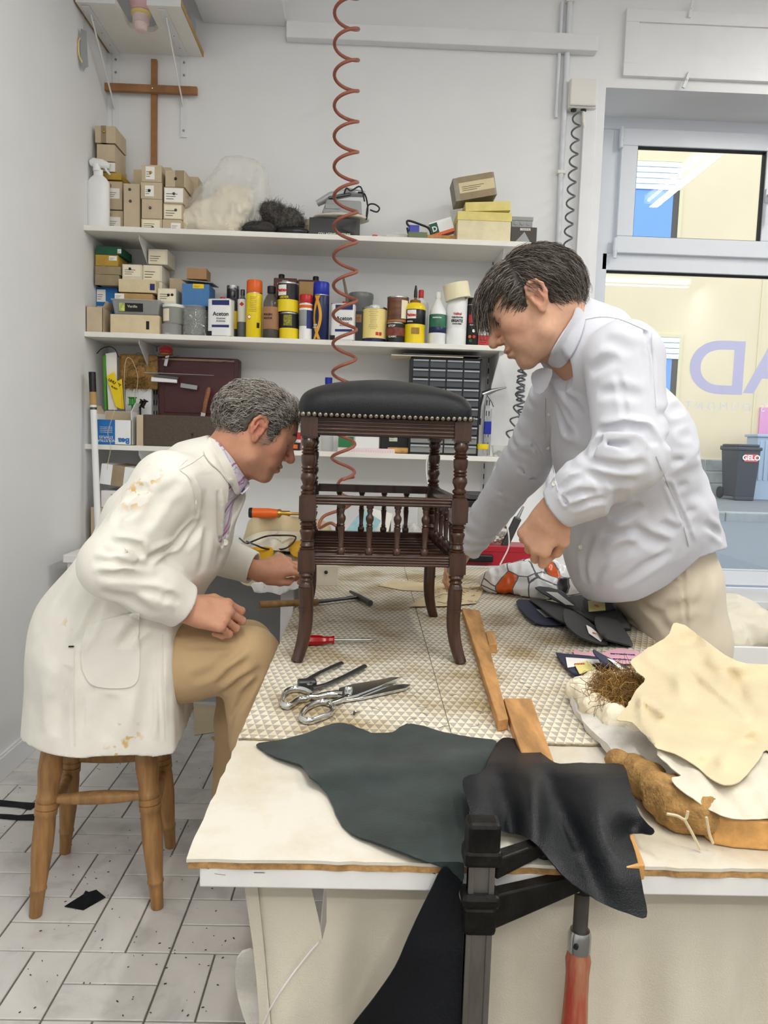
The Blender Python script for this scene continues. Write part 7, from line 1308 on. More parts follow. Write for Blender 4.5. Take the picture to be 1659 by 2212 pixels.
# ================================================================== coiled hose and cables
P1, P2 = PY(749, -70, 3.12), PY(741, 1035, 3.12); path = [P1, (P1+P2)/2+np.array((.003, 0, 0)), P2]
b = coil(path, .047, .0068, 17.2, 22, .3, 8); o = link('air_hose', b, m_hose, smooth=60); tag(o, 'copper brown spiral air hose hanging from the ceiling', 'hose')
tail = [PY(x, y, Y) for x, y, Y in ((765, 1030, 3.12), (735, 1038, 3.15), (730, 1062, 3.15), (760, 1080, 3.12), (745, 1098, 3.15), (700, 1115, 3.15), (690, 1140, 3.12), (715, 1130, 3.05), (735, 1150, 3.02), (700, 1165, 3.0))]
b = MB(); b.tube(crom(tail, 8, False), .0068, 8); link('hose_tail', b, m_hose, o, smooth=60)
b = MB(); b.tube([tuple(P1), tuple(P1+np.array((0, 0, .2)))], .0068, 8); link('hose_feed', b, m_hose, o)
b = coil([PY(1247, 240, 3.58), PY(1240, 330, 3.58), PY(1230, 470, 3.58), PY(1219, 620, 3.58), PY(1190, 720, 3.56), PY(1135, 790, 3.54), PY(1118, 880, 3.54), PY(1098, 950, 3.54)], .018, .0042, 25, 14, 0, 6); o = link('spiral_cable', b, m_cable, smooth=60); tag(o, 'grey spiral cable hanging from the junction box', 'cable')
b = coil([PY(1128, 795, 3.56), PY(1124, 850, 3.57), PY(1128, 905, 3.57)], .018, .0042, 9, 14, 0, 6); o = link('spiral_cable', b, m_cable, smooth=60); tag(o, 'short grey spiral cable beside the blow gun', 'cable'); b = MB(); b.tube([PY(1127, 905, 3.57), PY(1121, 935, 3.57)], [.012, .009], 10); link('plug', b, m_creamt, o, smooth=60)
# ================================================================== bench along the back wall
t = thing('back_bench', 'low white bench along the wall under the shelves', 'bench', (0, 0, 0)); b = MB(); b.bb((-1.165, 2.93, .69), (.93, YB-.005, .72)); link('bench_top', b, m_fascia, t, bev=.002)
b = MB(); b.bb((-1.15, 3.35, .0), (.90, 3.37, .69)); link('back_panel', b, mat('bench_panel', '9fa0a0', .7), t)
for (x, y) in ((-1.13, 2.97), (-.3, 2.97), (.88, 2.97), (-1.13, 3.3), (.88, 3.3)): b = MB(); b.bb((x-.025, y-.025, 0), (x+.025, y+.025, .69)); link('leg', b, m_fascia, t, bev=.002)
ZB = .7205
def hb_(px, py): return PZ(px, py, ZB)
carton('taped_box', 'white carton with brown tape slumped on the box pile under the lowest shelf', (214, 1008, 296, 1052), 3.33, .2, m_whp, base=ZB+.243, tilt=.12, tape=(.3, .62)); carton('white_box', 'yellowed white box under the taped carton', (218, 1056, 292, 1092), 3.33, .2, m_fascia, base=ZB+.150, tape=None, lab=(.3, .2, .5, .5, m_kraft2)); carton('brown_carton', 'brown carton at the foot of the box pile behind the pole', (196, 1095, 285, 1168), 3.33, .2, m_kraft, base=ZB)
# canvas offcuts hanging over the bench edge
def bc(px, py):
    p = PZ(px, py, ZB+.02+.02*math.sin(px*.06+py*.03)+.012*math.sin(px*.13))
    if p[1] > 3.2: p = PY(px, py, 3.2+.02*math.sin(px*.1))
    if p[1] < 2.905: p = PY(px, py, 2.90+.012*math.sin(px*.12))
    return tuple(p)
t = thing('canvas_pile', 'pile of cream canvas offcuts hanging over the bench edge', 'cloth', (0, 0, 0)); sheet([(515, 1205), (530, 1150), (545, 1118), (600, 1112), (650, 1118), (700, 1125), (720, 1160), (700, 1240), (650, 1262), (600, 1272), (560, 1268), (525, 1262), (512, 1240)], bc, 9, 'canvas', m_calico2, t, .003, sm=4)
sheet([(520, 1185), (560, 1160), (620, 1158), (690, 1165), (700, 1190), (640, 1200), (560, 1200), (525, 1215)], lambda x, y: tuple(np.array(bc(x, y))+np.array((0, -.02, .022))), 9, 'canvas_fold', m_calico, t, .003, sm=4)
sheet([(540, 1265), (560, 1255), (600, 1258), (640, 1255), (650, 1270), (625, 1276), (605, 1285), (580, 1278), (560, 1283)], lambda x, y: tuple(PY(x, y, 2.885+.01*math.sin(x*.2))), 7, 'frayed_edge', m_fascia, t, .002, sm=3, jag=1.5)
sheet([(515, 1205), (560, 1196), (590, 1198), (588, 1218), (560, 1222), (518, 1225)], lambda x, y: tuple(np.array(bc(x, y))+np.array((0, -.03, .03))), 8, 'yellow_lining', mat('amber_cloth', 'd9a421', .8, var=.1), t, .002, sm=4)
sheet([(625, 1190), (650, 1182), (680, 1188), (670, 1215), (635, 1215)], lambda x, y: tuple(np.array(bc(x, y))+np.array((0, -.03, .03))), 8, 'yellow_lining', MATS['amber_cloth'], t, .002, sm=4)
b = MB(); b.tube(crom([np.array(bc(x, y))+np.array((0, -.035, .045)) for x, y in ((520, 1183), (535, 1195), (550, 1190), (575, 1180), (600, 1178), (640, 1180), (620, 1205), (580, 1208), (555, 1200), (535, 1190))], 5, False), .0035, 6); o = link('power_lead', b, m_blk, smooth=60); tag(o, 'thin black cord looped on the canvas offcuts', 'cord')
t = thing('heat_torch', 'orange gas torch with a brass end lying on the canvas', 'torch', tuple(np.array(bc(590, 1128))+np.array((0, -.02, .04)))); b = MB(); b.lathe([(.019, -.10), (.022, -.095), (.022, -.085)], 16, TR((0, 0, 0), (0, math.pi/2, .05))); link('end_cap', b, m_blk, t, smooth=50); b = MB(); b.lathe([(.020, -.085), (.021, -.02), (.017, .02)], 16, TR((0, 0, 0), (0, math.pi/2, .05))); link('body', b, m_orange, t, smooth=50); b = MB(); b.lathe([(.017, .02), (.019, .03), (.012, .04), (.012, .07), (.006, .075), (.006, .14)], 16, TR((0, 0, 0), (0, math.pi/2, .05))); link('brass_valve', b, m_gold, t, smooth=50)
# things on the bench seen through the stool
def bench_card(name, lab, cat, pts, Y, m, th=.01): return card(name, lab, cat, pts, Y, m, th)
bench_card('leaflet', 'pale blue printed leaflet propped on the bench', 'leaflet', [(745, 1150), (785, 1100), (823, 1125), (800, 1165)], 3.02, mat('pale_blue_paper', '9fc9d4', .7, var=.1, vs=60)); bench_card('leaflet', 'white printed leaflet behind the pale blue one', 'leaflet', [(790, 1150), (800, 1098), (848, 1110), (835, 1165)], 3.06, m_paper)
carton('brown_case', 'dark brown box behind the leaflets on the bench', (800, 1085, 845, 1165), 3.14, .1, mat('umber_card', '6a5446', .7), base=ZB); 
crumple('chip_packet', 'crumpled blue and white foil packet on the bench', 'packet', (842, 1092, 880, 1168), 3.05, ZB, mat('blue_foil', '2f7fc4', .35, col2='e8eef2', vs=16), .04, 9, .008); crumple('chip_packet', 'crumpled grey printed packet on the bench beside the blue one', 'packet', (870, 1090, 920, 1168), 3.10, ZB, mat('grey_packet', 'b9b7b2', .6, var=.2, vs=40), .04, 11, .008)
b = MB(); b.bb((PY(905, 1070, 3.2)[0], 3.2, ZB), (PY(935, 1070, 3.2)[0], 3.24, PY(905, 1066, 3.2)[2])); o = link('clear_case', b, m_tub); tag(o, 'upright clear plastic case behind the packets', 'case')
for i, (x0, x1, y0, y1, m, lab) in enumerate(((1005, 1066, 1052, 1068, m_gryp, 'grey magazine at the bottom of the pile beside the yellow cloth'), (1008, 1064, 1040, 1053, m_blk, 'black magazine in the middle of the pile'), (1010, 1060, 1030, 1041, m_dks, 'dark magazine on top of the pile'))):
    carton('magazine', lab, (x0, y0, x1, y1), 3.10, .2, m, base=ZB+.187+i*.0315, rot=.06*i)
carton('book_box', 'plain carton carrying the pile of magazines', (1004, 1068, 1070, 1165), 3.12, .2, m_kraft, base=ZB-.0, rot=0)
crumple('yellow_cloth', 'crumpled yellow duster in front of the magazines', 'cloth', (1000, 1062, 1044, 1165), 2.99, ZB, mat('duster_yellow', 'd8c24a', .9, var=.1), .045, 12, .012)
X0, X1, Z0, Z1 = rect(985, 1182, 1160, 1222, 2.96, ZB); w = X1-X0
t = thing('red_toolbox', 'low red metal toolbox with black tray and chrome latch', 'toolbox', ((X0+X1)/2, 3.02, ZB)); b = MB(); b.bb((-w/2, -.06, 0), (w/2, .08, .075)); link('body', b, mat('red_enamel', 'b02434', .35), t, bev=.004); b = MB(); b.bb((-w/2, -.062, .055), (w/2, .082, .078)); link('rim', b, MATS['red_enamel'], t, bev=.002); b = MB(); b.box((-w*.36, -.066, .05), (.035, .008, .04)); link('latch', b, m_steelk, t, bev=.003); b = MB(); b.bb((-w/2+.01, -.085, .015), (-w*.05, -.064, .045)); link('handle', b, m_blk, t, bev=.006)
p = PY(1075, 1160, 3.0); t = thing('button_bag', 'clear bag of brown buttons on the red toolbox', 'bag', (p[0], 3.02, ZB+.08)); b = MB()
for i in range(120): b.sphere((random.uniform(-.035, .035), random.uniform(-.02, .02), random.uniform(.006, .08)), .006, 6, None, (1, 1, .6))
link('buttons', b, mat('brown_button', '7a4f3a', .4, var=.3, vs=60), t, kind='stuff'); f = Sdf().el((0, 0, .045), (.05, .03, .05), .02); f.disp.append(lambda p: .004*vnoise(p, 60)); sdf_obj('film', f, (-.08, -.06, -.02), (.08, .06, .12), .005, m_film, t)
p = PY(1112, 1140, 2.98); t = thing('caulking_gun', 'dark grey applicator gun leaning on the red toolbox', 'applicator', (p[0]-.01, 3.0, ZB+.08)); b = MB(); b.box((0, 0, .05), (.03, .026, .13), rot=(0, .4, 0)); link('barrel', b, m_dks, t, bev=.006); b = MB(); b.tube([(.025, 0, .11), (.045, 0, .155)], [.008, .004], 8); link('tip', b, m_steelk, t)
b = MB(); b.tube(crom([PY(x, y, 2.9) for x, y in ((1091, 1120), (1098, 1150), (1099, 1180), (1088, 1205), (1080, 1220))], 6, False), .003, 6); o = link('white_cable', b, m_whp, smooth=60); tag(o, 'thin white cable hanging over the red toolbox', 'cable')
b = MB(); b.tube(crom([PY(x, y, 3.32) for x, y in ((925, 985), (921, 1000), (922, 1030), (928, 1060))], 6, False), .003, 6); o = link('white_cable', b, m_whp, smooth=60); tag(o, 'short white cable hanging under the lowest shelf', 'cable')
# white crate and cloth bundle behind the table
p0, p1 = PY(1532, 1405, 2.15), PY(1700, 1405, 2.15)
t = thing('white_crate', 'white crate standing behind the work table below the window', 'crate', ((p0[0]+p1[0])/2+.02, 2.4, 0)); w = p1[0]-p0[0]+.1; b = MB(); b.bb((-w/2, -.25, 0), (w/2, -.235, .63)); b.bb((-w/2, .235, 0), (w/2, .25, .63)); b.bb((-w/2, -.25, 0), (-w/2+.015, .25, .63)); b.bb((w/2-.015, -.25, 0), (w/2, .25, .63)); b.bb((-w/2, -.25, 0), (w/2, .25, .02)); b.bb((-w/2+.02, -.23, .54), (w/2-.02, .23, .55)); link('body', b, m_whp, t); cx_ = (p0[0]+p1[0])/2+.02
t = thing('cloth_bundle', 'bundle of off white cloths heaped in the white crate', 'cloth', (cx_, 2.4, .552)); f = Sdf()
for (x, y, z, r) in ((-.05, -.05, .06, .12), (.08, .0, .08, .11), (-.1, .08, .05, .1), (.1, .1, .1, .1)): f.el((x, y, z), (r*1.1, r, r*.75), .03)
f.pl((0, 0, .001), (0, 0, -1)); f.disp.append(lambda p: .012*np.abs(vnoise(p*np.array((1, 1, 1.8)), 14, 3))+.006*np.abs(vnoise(p, 34, 6))); sdf_obj('cloths', f, (-.25, -.22, -.01), (.25, .25, .25), .006, m_calico, t)
# ================================================================== leather on the table
m_suede = mat('grey_green_suede', '222d2b', .97, var=.4, vs=13, bump=.12, bs=300, sheen=.15); m_navyl = mat('navy_leather', '0d1015', .6, var=.1, vs=10, bump=.2, bs=500, spec=.3)
def table_map(z0, amp=.003, off=.007, seed=0.):
    def f(px, py):
        z = z0+amp*(math.sin(px*.021+py*.013+seed)+math.sin(px*.009-py*.027+seed*2))*.5
        p = PZ(px, py, max(z, ZT+.0008))
        if p[1] < TY0-.002: p = PY(px, py, TY0-off)
        return tuple(p)
    return f
def suede_map(px, py):
    z = ZT+.0062+.003*math.sin(px*.02+py*.012)+.010*math.exp(-((px-1000)/60)**2-((py-1700)/70)**2)+.006*math.exp(-((py-1665+.12*(px-800))/18)**2)
    p = PZ(px, py, z)
    if p[1] < TY0-.001: p = PY(px, py, TY0-.008)
    return tuple(p)
t = thing('suede_hide', 'grey green suede side of a leather hide spread over the table edge', 'leather', (0, 0, 0))
sheet([(553, 1609), (600, 1600), (653, 1587), (700, 1570), (731, 1562), (758, 1566), (785, 1577), (808, 1584), (847, 1582), (862, 1572), (878, 1565), (903, 1566), (964, 1584), (1020, 1593), (1072, 1602), (1060, 1630), (1041, 1668), (1004, 1680), (1008, 1720), (1014, 1762), (1008, 1800), (1003, 1850), (1000, 1903), (985, 1890), (952, 1873), (910, 1858), (875, 1845), (815, 1822), (758, 1801), (728, 1765), (714, 1728), (695, 1700), (670, 1679), (652, 1655), (625, 1645), (590, 1633)], suede_map, 15, 'suede', m_suede, t, .0018, sm=4, jag=.5)
YK = ([1594, 1625, 1650, 1675, 1700, 1730, 1760, 1800, 1850, 1900, 1990], [1.185, 1.10, 1.01, .955, .925, .892, .868, .842, .812, .792, .770])
def leather_map(px, py):
    Y = float(np.interp(py, *YK)); g = min(1, max(0, (py-1630)/60))*min(1, max(.15, (2000-py)/200))
    Y += 1.5*g*(.022*math.exp(-((px-1085-.25*(py-1700))/34)**2)-.016*math.exp(-((px-1150+.05*(py-1700))/26)**2)+.016*math.exp(-((px-1205-.45*(py-1740))/36)**2)-.010*math.exp(-((px-1290-.3*(py-1740))/50)**2)+.018*math.exp(-((px-1365)/40)**2-((py-1800)/35)**2))
    p = PY(px, py, Y); zmin = ZT+.012 if p[1] > TY0 else -9
    if p[2] < zmin: p = PZ(px, py, zmin)
    return tuple(p)
t = thing('leather_hide', 'smooth black leather draped over the clamp and the table edge', 'leather', (0, 0, 0))
sheet([(1097, 1594), (1147, 1612), (1199, 1648), (1241, 1649), (1300, 1650), (1346, 1654), (1358, 1690), (1368, 1723), (1380, 1755), (1400, 1780), (1414, 1795), (1403, 1803), (1380, 1800), (1360, 1803), (1366, 1825), (1374, 1850), (1388, 1920), (1396, 1981), (1352, 1972), (1315, 1958), (1280, 1939), (1245, 1915), (1219, 1895), (1198, 1872), (1180, 1850), (1157, 1824), (1130, 1806), (1086, 1796), (1055, 1783), (1030, 1770), (1019, 1762), (1006, 1720), (1001, 1682), (1041, 1669), (1060, 1632), (1075, 1604)], leather_map, 11, 'leather', m_leath, t, .0018, sm=4, jag=.3)
t = thing('leather_strip', 'long dark navy leather strip hanging down the calico skirt', 'leather', (0, 0, 0))
sheet([(958, 1872), (982, 1890), (1000, 1903), (991, 1930), (1002, 1962), (1016, 2000), (1016, 2080), (1013, 2178), (1000, 2210), (990, 2290), (930, 2330), (800, 2320), (735, 2270), (758, 2220), (808, 2155), (853, 2089), (880, 2028), (903, 1978), (930, 1923)], lambda x, y: tuple(PY(x, y, TY0-.013-.012*min(1, max(0, (y-1900)/150))+.006*math.sin(x*.02+y*.01))), 14, 'strip', m_navyl, t, .0018, sm=4)
# ================================================================== F-clamp
m_iron = mat('worn_black_iron', '2a2927', .42, .75, var=.35, vs=35, bump=.25, bs=80); m_bar = mat('clamp_bar_steel', '8d8a86', .38, .9, var=.3, vs=18, stretch=(1, 1, .2)); m_redwood = mat('worn_red_handle', 'a63a2e', .6, col2='b5936c', vs=14, stretch=(3, 3, .4), bump=.3, bs=60)
yc = .795; cb = at(1041, 1830, yc); xb_ = cb[0]
t = thing('bar_clamp', 'black iron bar clamp with a worn red wooden handle on the table edge', 'clamp', (xb_, yc, .40))
b = MB(); b.bb((-.0145, -.006, -.30), (.0145, .006, .385)); b.bb((-.0145, -.0085, -.30), (-.008, .0085, .385)); b.bb((.008, -.0085, -.30), (.0145, .0085, .385)); link('bar', b, m_bar, t, bev=.001)
zt_ = at(1041, 1780, yc)[2]-.40; zs = at(1041, 1955, yc)[2]-.40
b = MB(); b.box((0, 0, zt_-.012), (.037, .028, .036)); b.box((-.0, 0, zt_-.034), (.042, .030, .020)); link('fixed_head', b, m_iron, t, bev=.005)
def arm(z, dz, x1, y1, w0, w1, h0, h1):
    b = MB(); c0, c1 = Vector((.012, .0, z)), Vector((x1, y1, z+dz)); d = (c1-c0); s = Vector((-d.y, d.x, 0)).normalized()
    vs = [c0+s*w0/2*a+Vector((0, 0, c*h0/2)) for a in (-1, 1) for c in (-1, 1)]+[c1+s*w1/2*a+Vector((0, 0, c*h1/2)) for a in (-1, 1) for c in (-1, 1)]
    b.add(vs, [(0, 1, 3, 2), (4, 6, 7, 5), (0, 4, 5, 1), (2, 3, 7, 6), (0, 2, 6, 4), (1, 5, 7, 3)]); return b
link('fixed_arm', arm(ZT+.016-.40, .0, .085, .05, .018, .014, .024, .016), m_iron, t, bev=.002)
b = MB(); b.lathe([(.010, 0), (.012, .004), (.012, .016)], 14, TR((.082, .05, ZT-.40+.001))); link('fixed_foot', b, m_iron, t)
b = MB(); b.box((0, 0, zs+.010), (.042, .030, .016)); b.box((0, 0, zs-.012), (.036, .027, .034)); link('sliding_head', b, m_iron, t, bev=.005)
scx, scy = at(1254, 1990, yc+.045)[0]-xb_, .045
link('sliding_arm', arm(zs-.004, .012, scx+.004, scy, .018, .014, .040, .020), m_iron, t, bev=.002)
zc_ = at(1254, 1935, yc+.045)[2]-.40; z2_ = at(1254, 2008, yc+.045)[2]-.40; z3_ = at(1254, 2052, yc+.045)[2]-.40
n = 60; b = MB(); b.lathe([(.0072+(.0016 if i % 2 else 0), z2_+(ZT-.40-.032-z2_)*i/n) for i in range(n+1)], 14, TR((scx, scy, 0))); link('screw', b, m_bar, t, smooth=30)
b = MB(); b.lathe([(.004, -.004), (.013, -.002), (.013, .006), (.008, .01)], 14, TR((scx, scy, ZT-.40-.036))); link('swivel_pad', b, m_iron, t)
b = MB(); b.lathe([(.0135, z3_), (.0135, z2_-.006), (.0115, z2_), (.007, z2_+.001)], 20, TR((scx, scy, 0))); link('ferrule', b, m_steelk, t, smooth=40); b = MB(); b.lathe([(.003, 0), (.003, .003)], 10, TR((scx-.007, scy-.0115, (z2_+z3_)/2), (math.pi/2, 0, -.5))); link('pin_hole', b, m_blk, t)
b = MB(); b.lathe([(.010, z3_-.135), (.013, z3_-.13), (.0155, z3_-.10), (.0140, z3_-.06), (.0135, z3_-.03), (.0150, z3_-.012), (.0125, z3_)], 20, TR((scx, scy, 0))); link('handle', b, m_redwood, t, smooth=50)
# ================================================================== tools on the mat
def G(px, py, z): return tuple(PZ(px, py, z))
m_chrome = mat('polished_steel', 'd0d2d2', .12, 1.)
t = thing('tailor_shears', 'large polished steel tailor shears lying open on the mat', 'scissors', (0, 0, 0)); z0 = ZM
def loop(pts, r, z, zz=None): b = MB(); b.tube([PZ(x, y, z+(dz if zz else 0)) for (x, y), dz in zip(crom(pts, 4), [0]*999)], r, 8, closed=True, flat=(1.5, (0, 0, 1))); return b
link('handle_bow', loop([(609, 1514), (615, 1497), (633, 1489), (656, 1491), (674, 1501), (664, 1509), (645, 1512), (632, 1521), (622, 1526), (611, 1523)], .0042, z0+.007), m_chrome, t, smooth=60)
link('handle_bow', loop([(650, 1552), (657, 1535), (672, 1524), (695, 1517), (714, 1521), (721, 1531), (713, 1542), (695, 1550), (668, 1558)], .0040, z0+.0065), m_chrome, t, smooth=60)
b = MB(); b.tube([G(x, y, z0+.009) for x, y in ((668, 1505), (684, 1505), (704, 1500), (726, 1499), (740, 1500))], [.0045, .005, .0055, .007, .008], 10); link('shank', b, m_chrome, t, smooth=60); b = MB(); b.tube([G(x, y, z0+.007) for x, y in ((708, 1521), (724, 1517), (740, 1511), (752, 1506))], [.0045, .005, .006, .007], 10); link('shank', b, m_chrome, t, smooth=60)
def blade(pts, za, zb2): b = MB(); q = [PZ(x, y, za) for x, y in pts]; b.prism([(p[0], p[1]) for p in q], za, zb2); return b
link('blade', blade([(728, 1506), (732, 1491), (762, 1482), (810, 1474), (846, 1467), (866, 1467), (820, 1486), (775, 1504), (748, 1511)], z0+.008, z0+.0125), m_chrome, t, bev=.001); link('blade', blade([(742, 1518), (750, 1508), (785, 1501), (846, 1486), (872, 1483), (887, 1484), (876, 1492), (785, 1512)], z0+.002, z0+.0075), m_chrome, t, bev=.001)
b = MB(); b.lathe([(.008, 0), (.008, .004), (.0065, .008), (.003, .0095), (.0003, .0098)], 16, TR(G(753, 1492, z0+.0125))); link('pivot_screw', b, m_chrome, t, smooth=60)
t = thing('pincers', 'steel pincers with long open handles behind the shears', 'pincers', (0, 0, 0)); b = MB(); c = G(663, 1487, z0); b.box((0, 0, .009), (.036, .020, .018), TR(c, (0, 0, .2))); link('jaw', b, m_dks, t, bev=.004)
b = MB(); b.tube([G(x, y, z0+.008) for x, y in ((662, 1480), (668, 1466), (690, 1453), (718, 1440), (738, 1432))], [.006, .0055, .0045, .005, .006], 8, flat=(.6, (0, 0, 1))); link('handle', b, m_dks, t, smooth=60)
b = MB(); b.tube([G(x, y, z0+.008) for x, y in ((674, 1487), (704, 1479), (745, 1461), (775, 1446), (788, 1439))], [.006, .005, .0052, .006, .006], 8, flat=(.7, (0, 0, 1))); link('handle', b, m_dks, t, smooth=60); b = MB(); b.lathe([(.006, 0), (.006, .003), (.0005, .005)], 12, TR(G(669, 1478, z0+.016))); link('rivet', b, m_steelk, t)
b = MB(); a, c = np.array(G(765, 1540, z0+.004)), np.array(G(778, 1537, z0+.0015)); b.tube([a, c], [.0014, .0004], 6); b.sphere(a, .0038, 10, None, (.5, 1, 1)); o = link('tack', b, m_nail, smooth=60); tag(o, 'single dark tack lying in front of the shears', 'tack')
zh = ZM+.011
t = thing('tack_hammer', 'upholstery hammer with a ribbed wooden grip and slim steel head', 'hammer', (0, 0, 0)); pts = [np.array(G(x, y, zh)) for x, y in ((561, 1306), (600, 1304), (650, 1302), (687, 1300))]
n = 40; P_ = [pts[0]+(pts[-1]-pts[0])*i/n for i in range(n+1)]; b = MB(); b.tube(P_, [.0098-.0012*i/n+(.0006 if i % 2 else 0) for i in range(n+1)], 12); link('grip', b, mat('ribbed_grip', '8e6d42', .7, var=.25, vs=60), t, smooth=50)
b = MB(); b.tube([G(x, y, zh) for x, y in ((684, 1300), (705, 1298), (740, 1294), (768, 1290))], [.0080, .0066, .0060, .0075], 10, flat=(.8, (0, 0, 1))); link('neck', b, m_dks, t, smooth=60)
b = MB(); b.tube([G(x, y, zh) for x, y in ((757, 1278), (766, 1283), (776, 1290), (788, 1296), (800, 1303))], [.0045, .0055, .0095, .008, .0085], 10); link('head', b, m_dks, t, smooth=50)
zd = ZM+.0125
t = thing('screwdriver', 'screwdriver with a clear red handle lying behind the stool leg', 'screwdriver', (0, 0, 0)); b = MB(); b.tube([G(x, y, zd) for x, y in ((655, 1384), (668, 1383), (690, 1383), (700, 1383), (716, 1382), (722, 1382))], [.010, .0125, .012, .009, .0078, .010], 8); link('handle', b, mat('clear_red_handle', 'b8151c', .15, trans=.25), t, smooth=40); b = MB(); b.tube([G(x, y, zd-.001) for x, y in ((722, 1382), (795, 1382), (808, 1382))], [.0028, .0026, .0012], 8); link('shaft', b, m_steelk, t, smooth=60)
# small nail box by the far hand
p = PZ(704, 1266, ZM); Y_ = p[1]; X0, X1, Z0, Z1 = rect(678, 1222, 728, 1266, Y_, ZM); t = thing('nail_box', 'small pale card box with one dark stud held by the seated man', 'box', ((X0+X1)/2, Y_+.05, ZM), .06); w, h = X1-X0, Z1-Z0; b = MB(); b.bb((-w/2, -.05, 0), (w/2, .05, h)); link('box_body', b, MATS['white_card'], t, bev=.0015); b = MB(); b.lathe([(.006, 0), (.005, .003), (.0003, .0048)], 12, TR((-.02*w, -.0505, h*.68), (math.pi/2, 0, 0))); link('sample_stud', b, m_blk, t, smooth=60)
# cards of sample marks under the far hand
m_kcard = mat('manila_card', 'd6c49e', .8, var=.06, vs=20)
def flat_sheet(name, lab, cat, pts, z, m, th=.0012, sm=0, curl=0.): 
    o = sheet(pts, lambda x, y: tuple(PZ(x, y, z+curl*math.sin((x+y)*.05))), 14, name, m, None, th, sm=sm); tag(o, lab, cat); return o
flat_sheet('manila_card', 'long manila card lying flat under the pointing hand', 'card', [(817, 1265), (850, 1253), (905, 1258), (1010, 1263), (1012, 1274), (955, 1279), (870, 1275)], ZM+.002, m_kcard, curl=.001)
c2 = flat_sheet('manila_card', 'manila card marked with rows of dashes beyond the stool leg', 'card', [(882, 1310), (905, 1295), (955, 1272), (1050, 1262), (1036, 1292), (1028, 1303), (960, 1309)], ZM+.005, m_kcard, curl=.001)
b = MB()
for i in range(46):
    x, y = random.uniform(925, 1035), random.uniform(1268, 1302); a, c = np.array(G(x, y, ZM+.0075)), np.array(G(x+random.uniform(3, 7), y+random.uniform(-2, 2), ZM+.0075)); b.tube([a, c], .0006, 3)
link('ink_dashes', b, m_ink, c2, kind='stuff')
for i, (pp, lab) in enumerate(((((1000, 1262), (1030, 1257), (1045, 1263), (1020, 1272), (1000, 1270)), 'bent wire loop on the manila cards'), (((940, 1290), (960, 1283), (975, 1290), (965, 1302), (945, 1300)), 'fine wire curl on the marked card'))): b = MB(); b.tube(crom([G(x, y, ZM+.009) for x, y in pp], 4, False), .0008, 4); o = link('wire_curl', b, m_dks); tag(o, lab, 'wire')
# printed carrier bag
def bag_mat():
    m = mat('printed_film', 'f1f1f2', .25, bump=.2, bs=30); N, L, b = nodes_of(m); tc = N.new('ShaderNodeTexCoord'); v = N.new('ShaderNodeTexVoronoi'); v.inputs['Scale'].default_value = 15; L.new(tc.outputs['Object'], v.inputs[0]); sp = N.new('ShaderNodeSeparateColor'); L.new(v.outputs['Color'], sp.inputs[0])
    r = N.new('ShaderNodeValToRGB'); r.color_ramp.interpolation = 'CONSTANT'; L.new(sp.outputs[0], r.inputs[0]); e = r.color_ramp.elements; e[0].color = (*lin('e8662a'), 1); e[1].position = .2; e[1].color = (*lin('f2f2f3'), 1)
    for q, c in ((.82, '2b2d31'), (.93, 'f2f2f3')): w = e.new(q); w.color = (*lin(c), 1)
    v2 = N.new('ShaderNodeTexVoronoi'); v2.feature = 'DISTANCE_TO_EDGE'; v2.inputs['Scale'].default_value = 15; L.new(tc.outputs['Object'], v2.inputs[0]); g = N.new('ShaderNodeMath'); g.operation = 'GREATER_THAN'; g.inputs[1].default_value = .03; L.new(v2.outputs['Distance'], g.inputs[0]); mx = N.new('ShaderNodeMix'); mx.data_type = 'RGBA'; L.new(g.outputs[0], mx.inputs[0]); mx.inputs[6].default_value = (*lin('6a6c70'), 1); L.new(r.outputs[0], mx.inputs[7]); L.new(mx.outputs[2], b.inputs['Base Color']); return m
p = PZ(1140, 1285, ZM); t = thing('carrier_bag', 'crumpled white carrier bag printed with orange and black shapes', 'bag', (p[0], p[1]+.03, ZM)); f = Sdf()
for (x, y, z, r) in ((-.02, 0, .04, .085), (.07, .0, .045, .085), (.13, -.02, .03, .06), (-.09, .01, .03, .055), (.03, -.05, .02, .07), (.05, .04, .06, .07), (-.12, .03, .04, .03)): f.el((x, y, z), (r*1.1, r*.8, r*.75), .025)
f.pl((0, 0, .001), (0, 0, -1)); f.disp.append(lambda p: .010*np.abs(vnoise(p, 20, 3))+.006*np.abs(vnoise(p, 45, 6))-.004); sdf_obj('film', f, (-.22, -.16, -.01), (.25, .16, .17), .0045, bag_mat(), t)
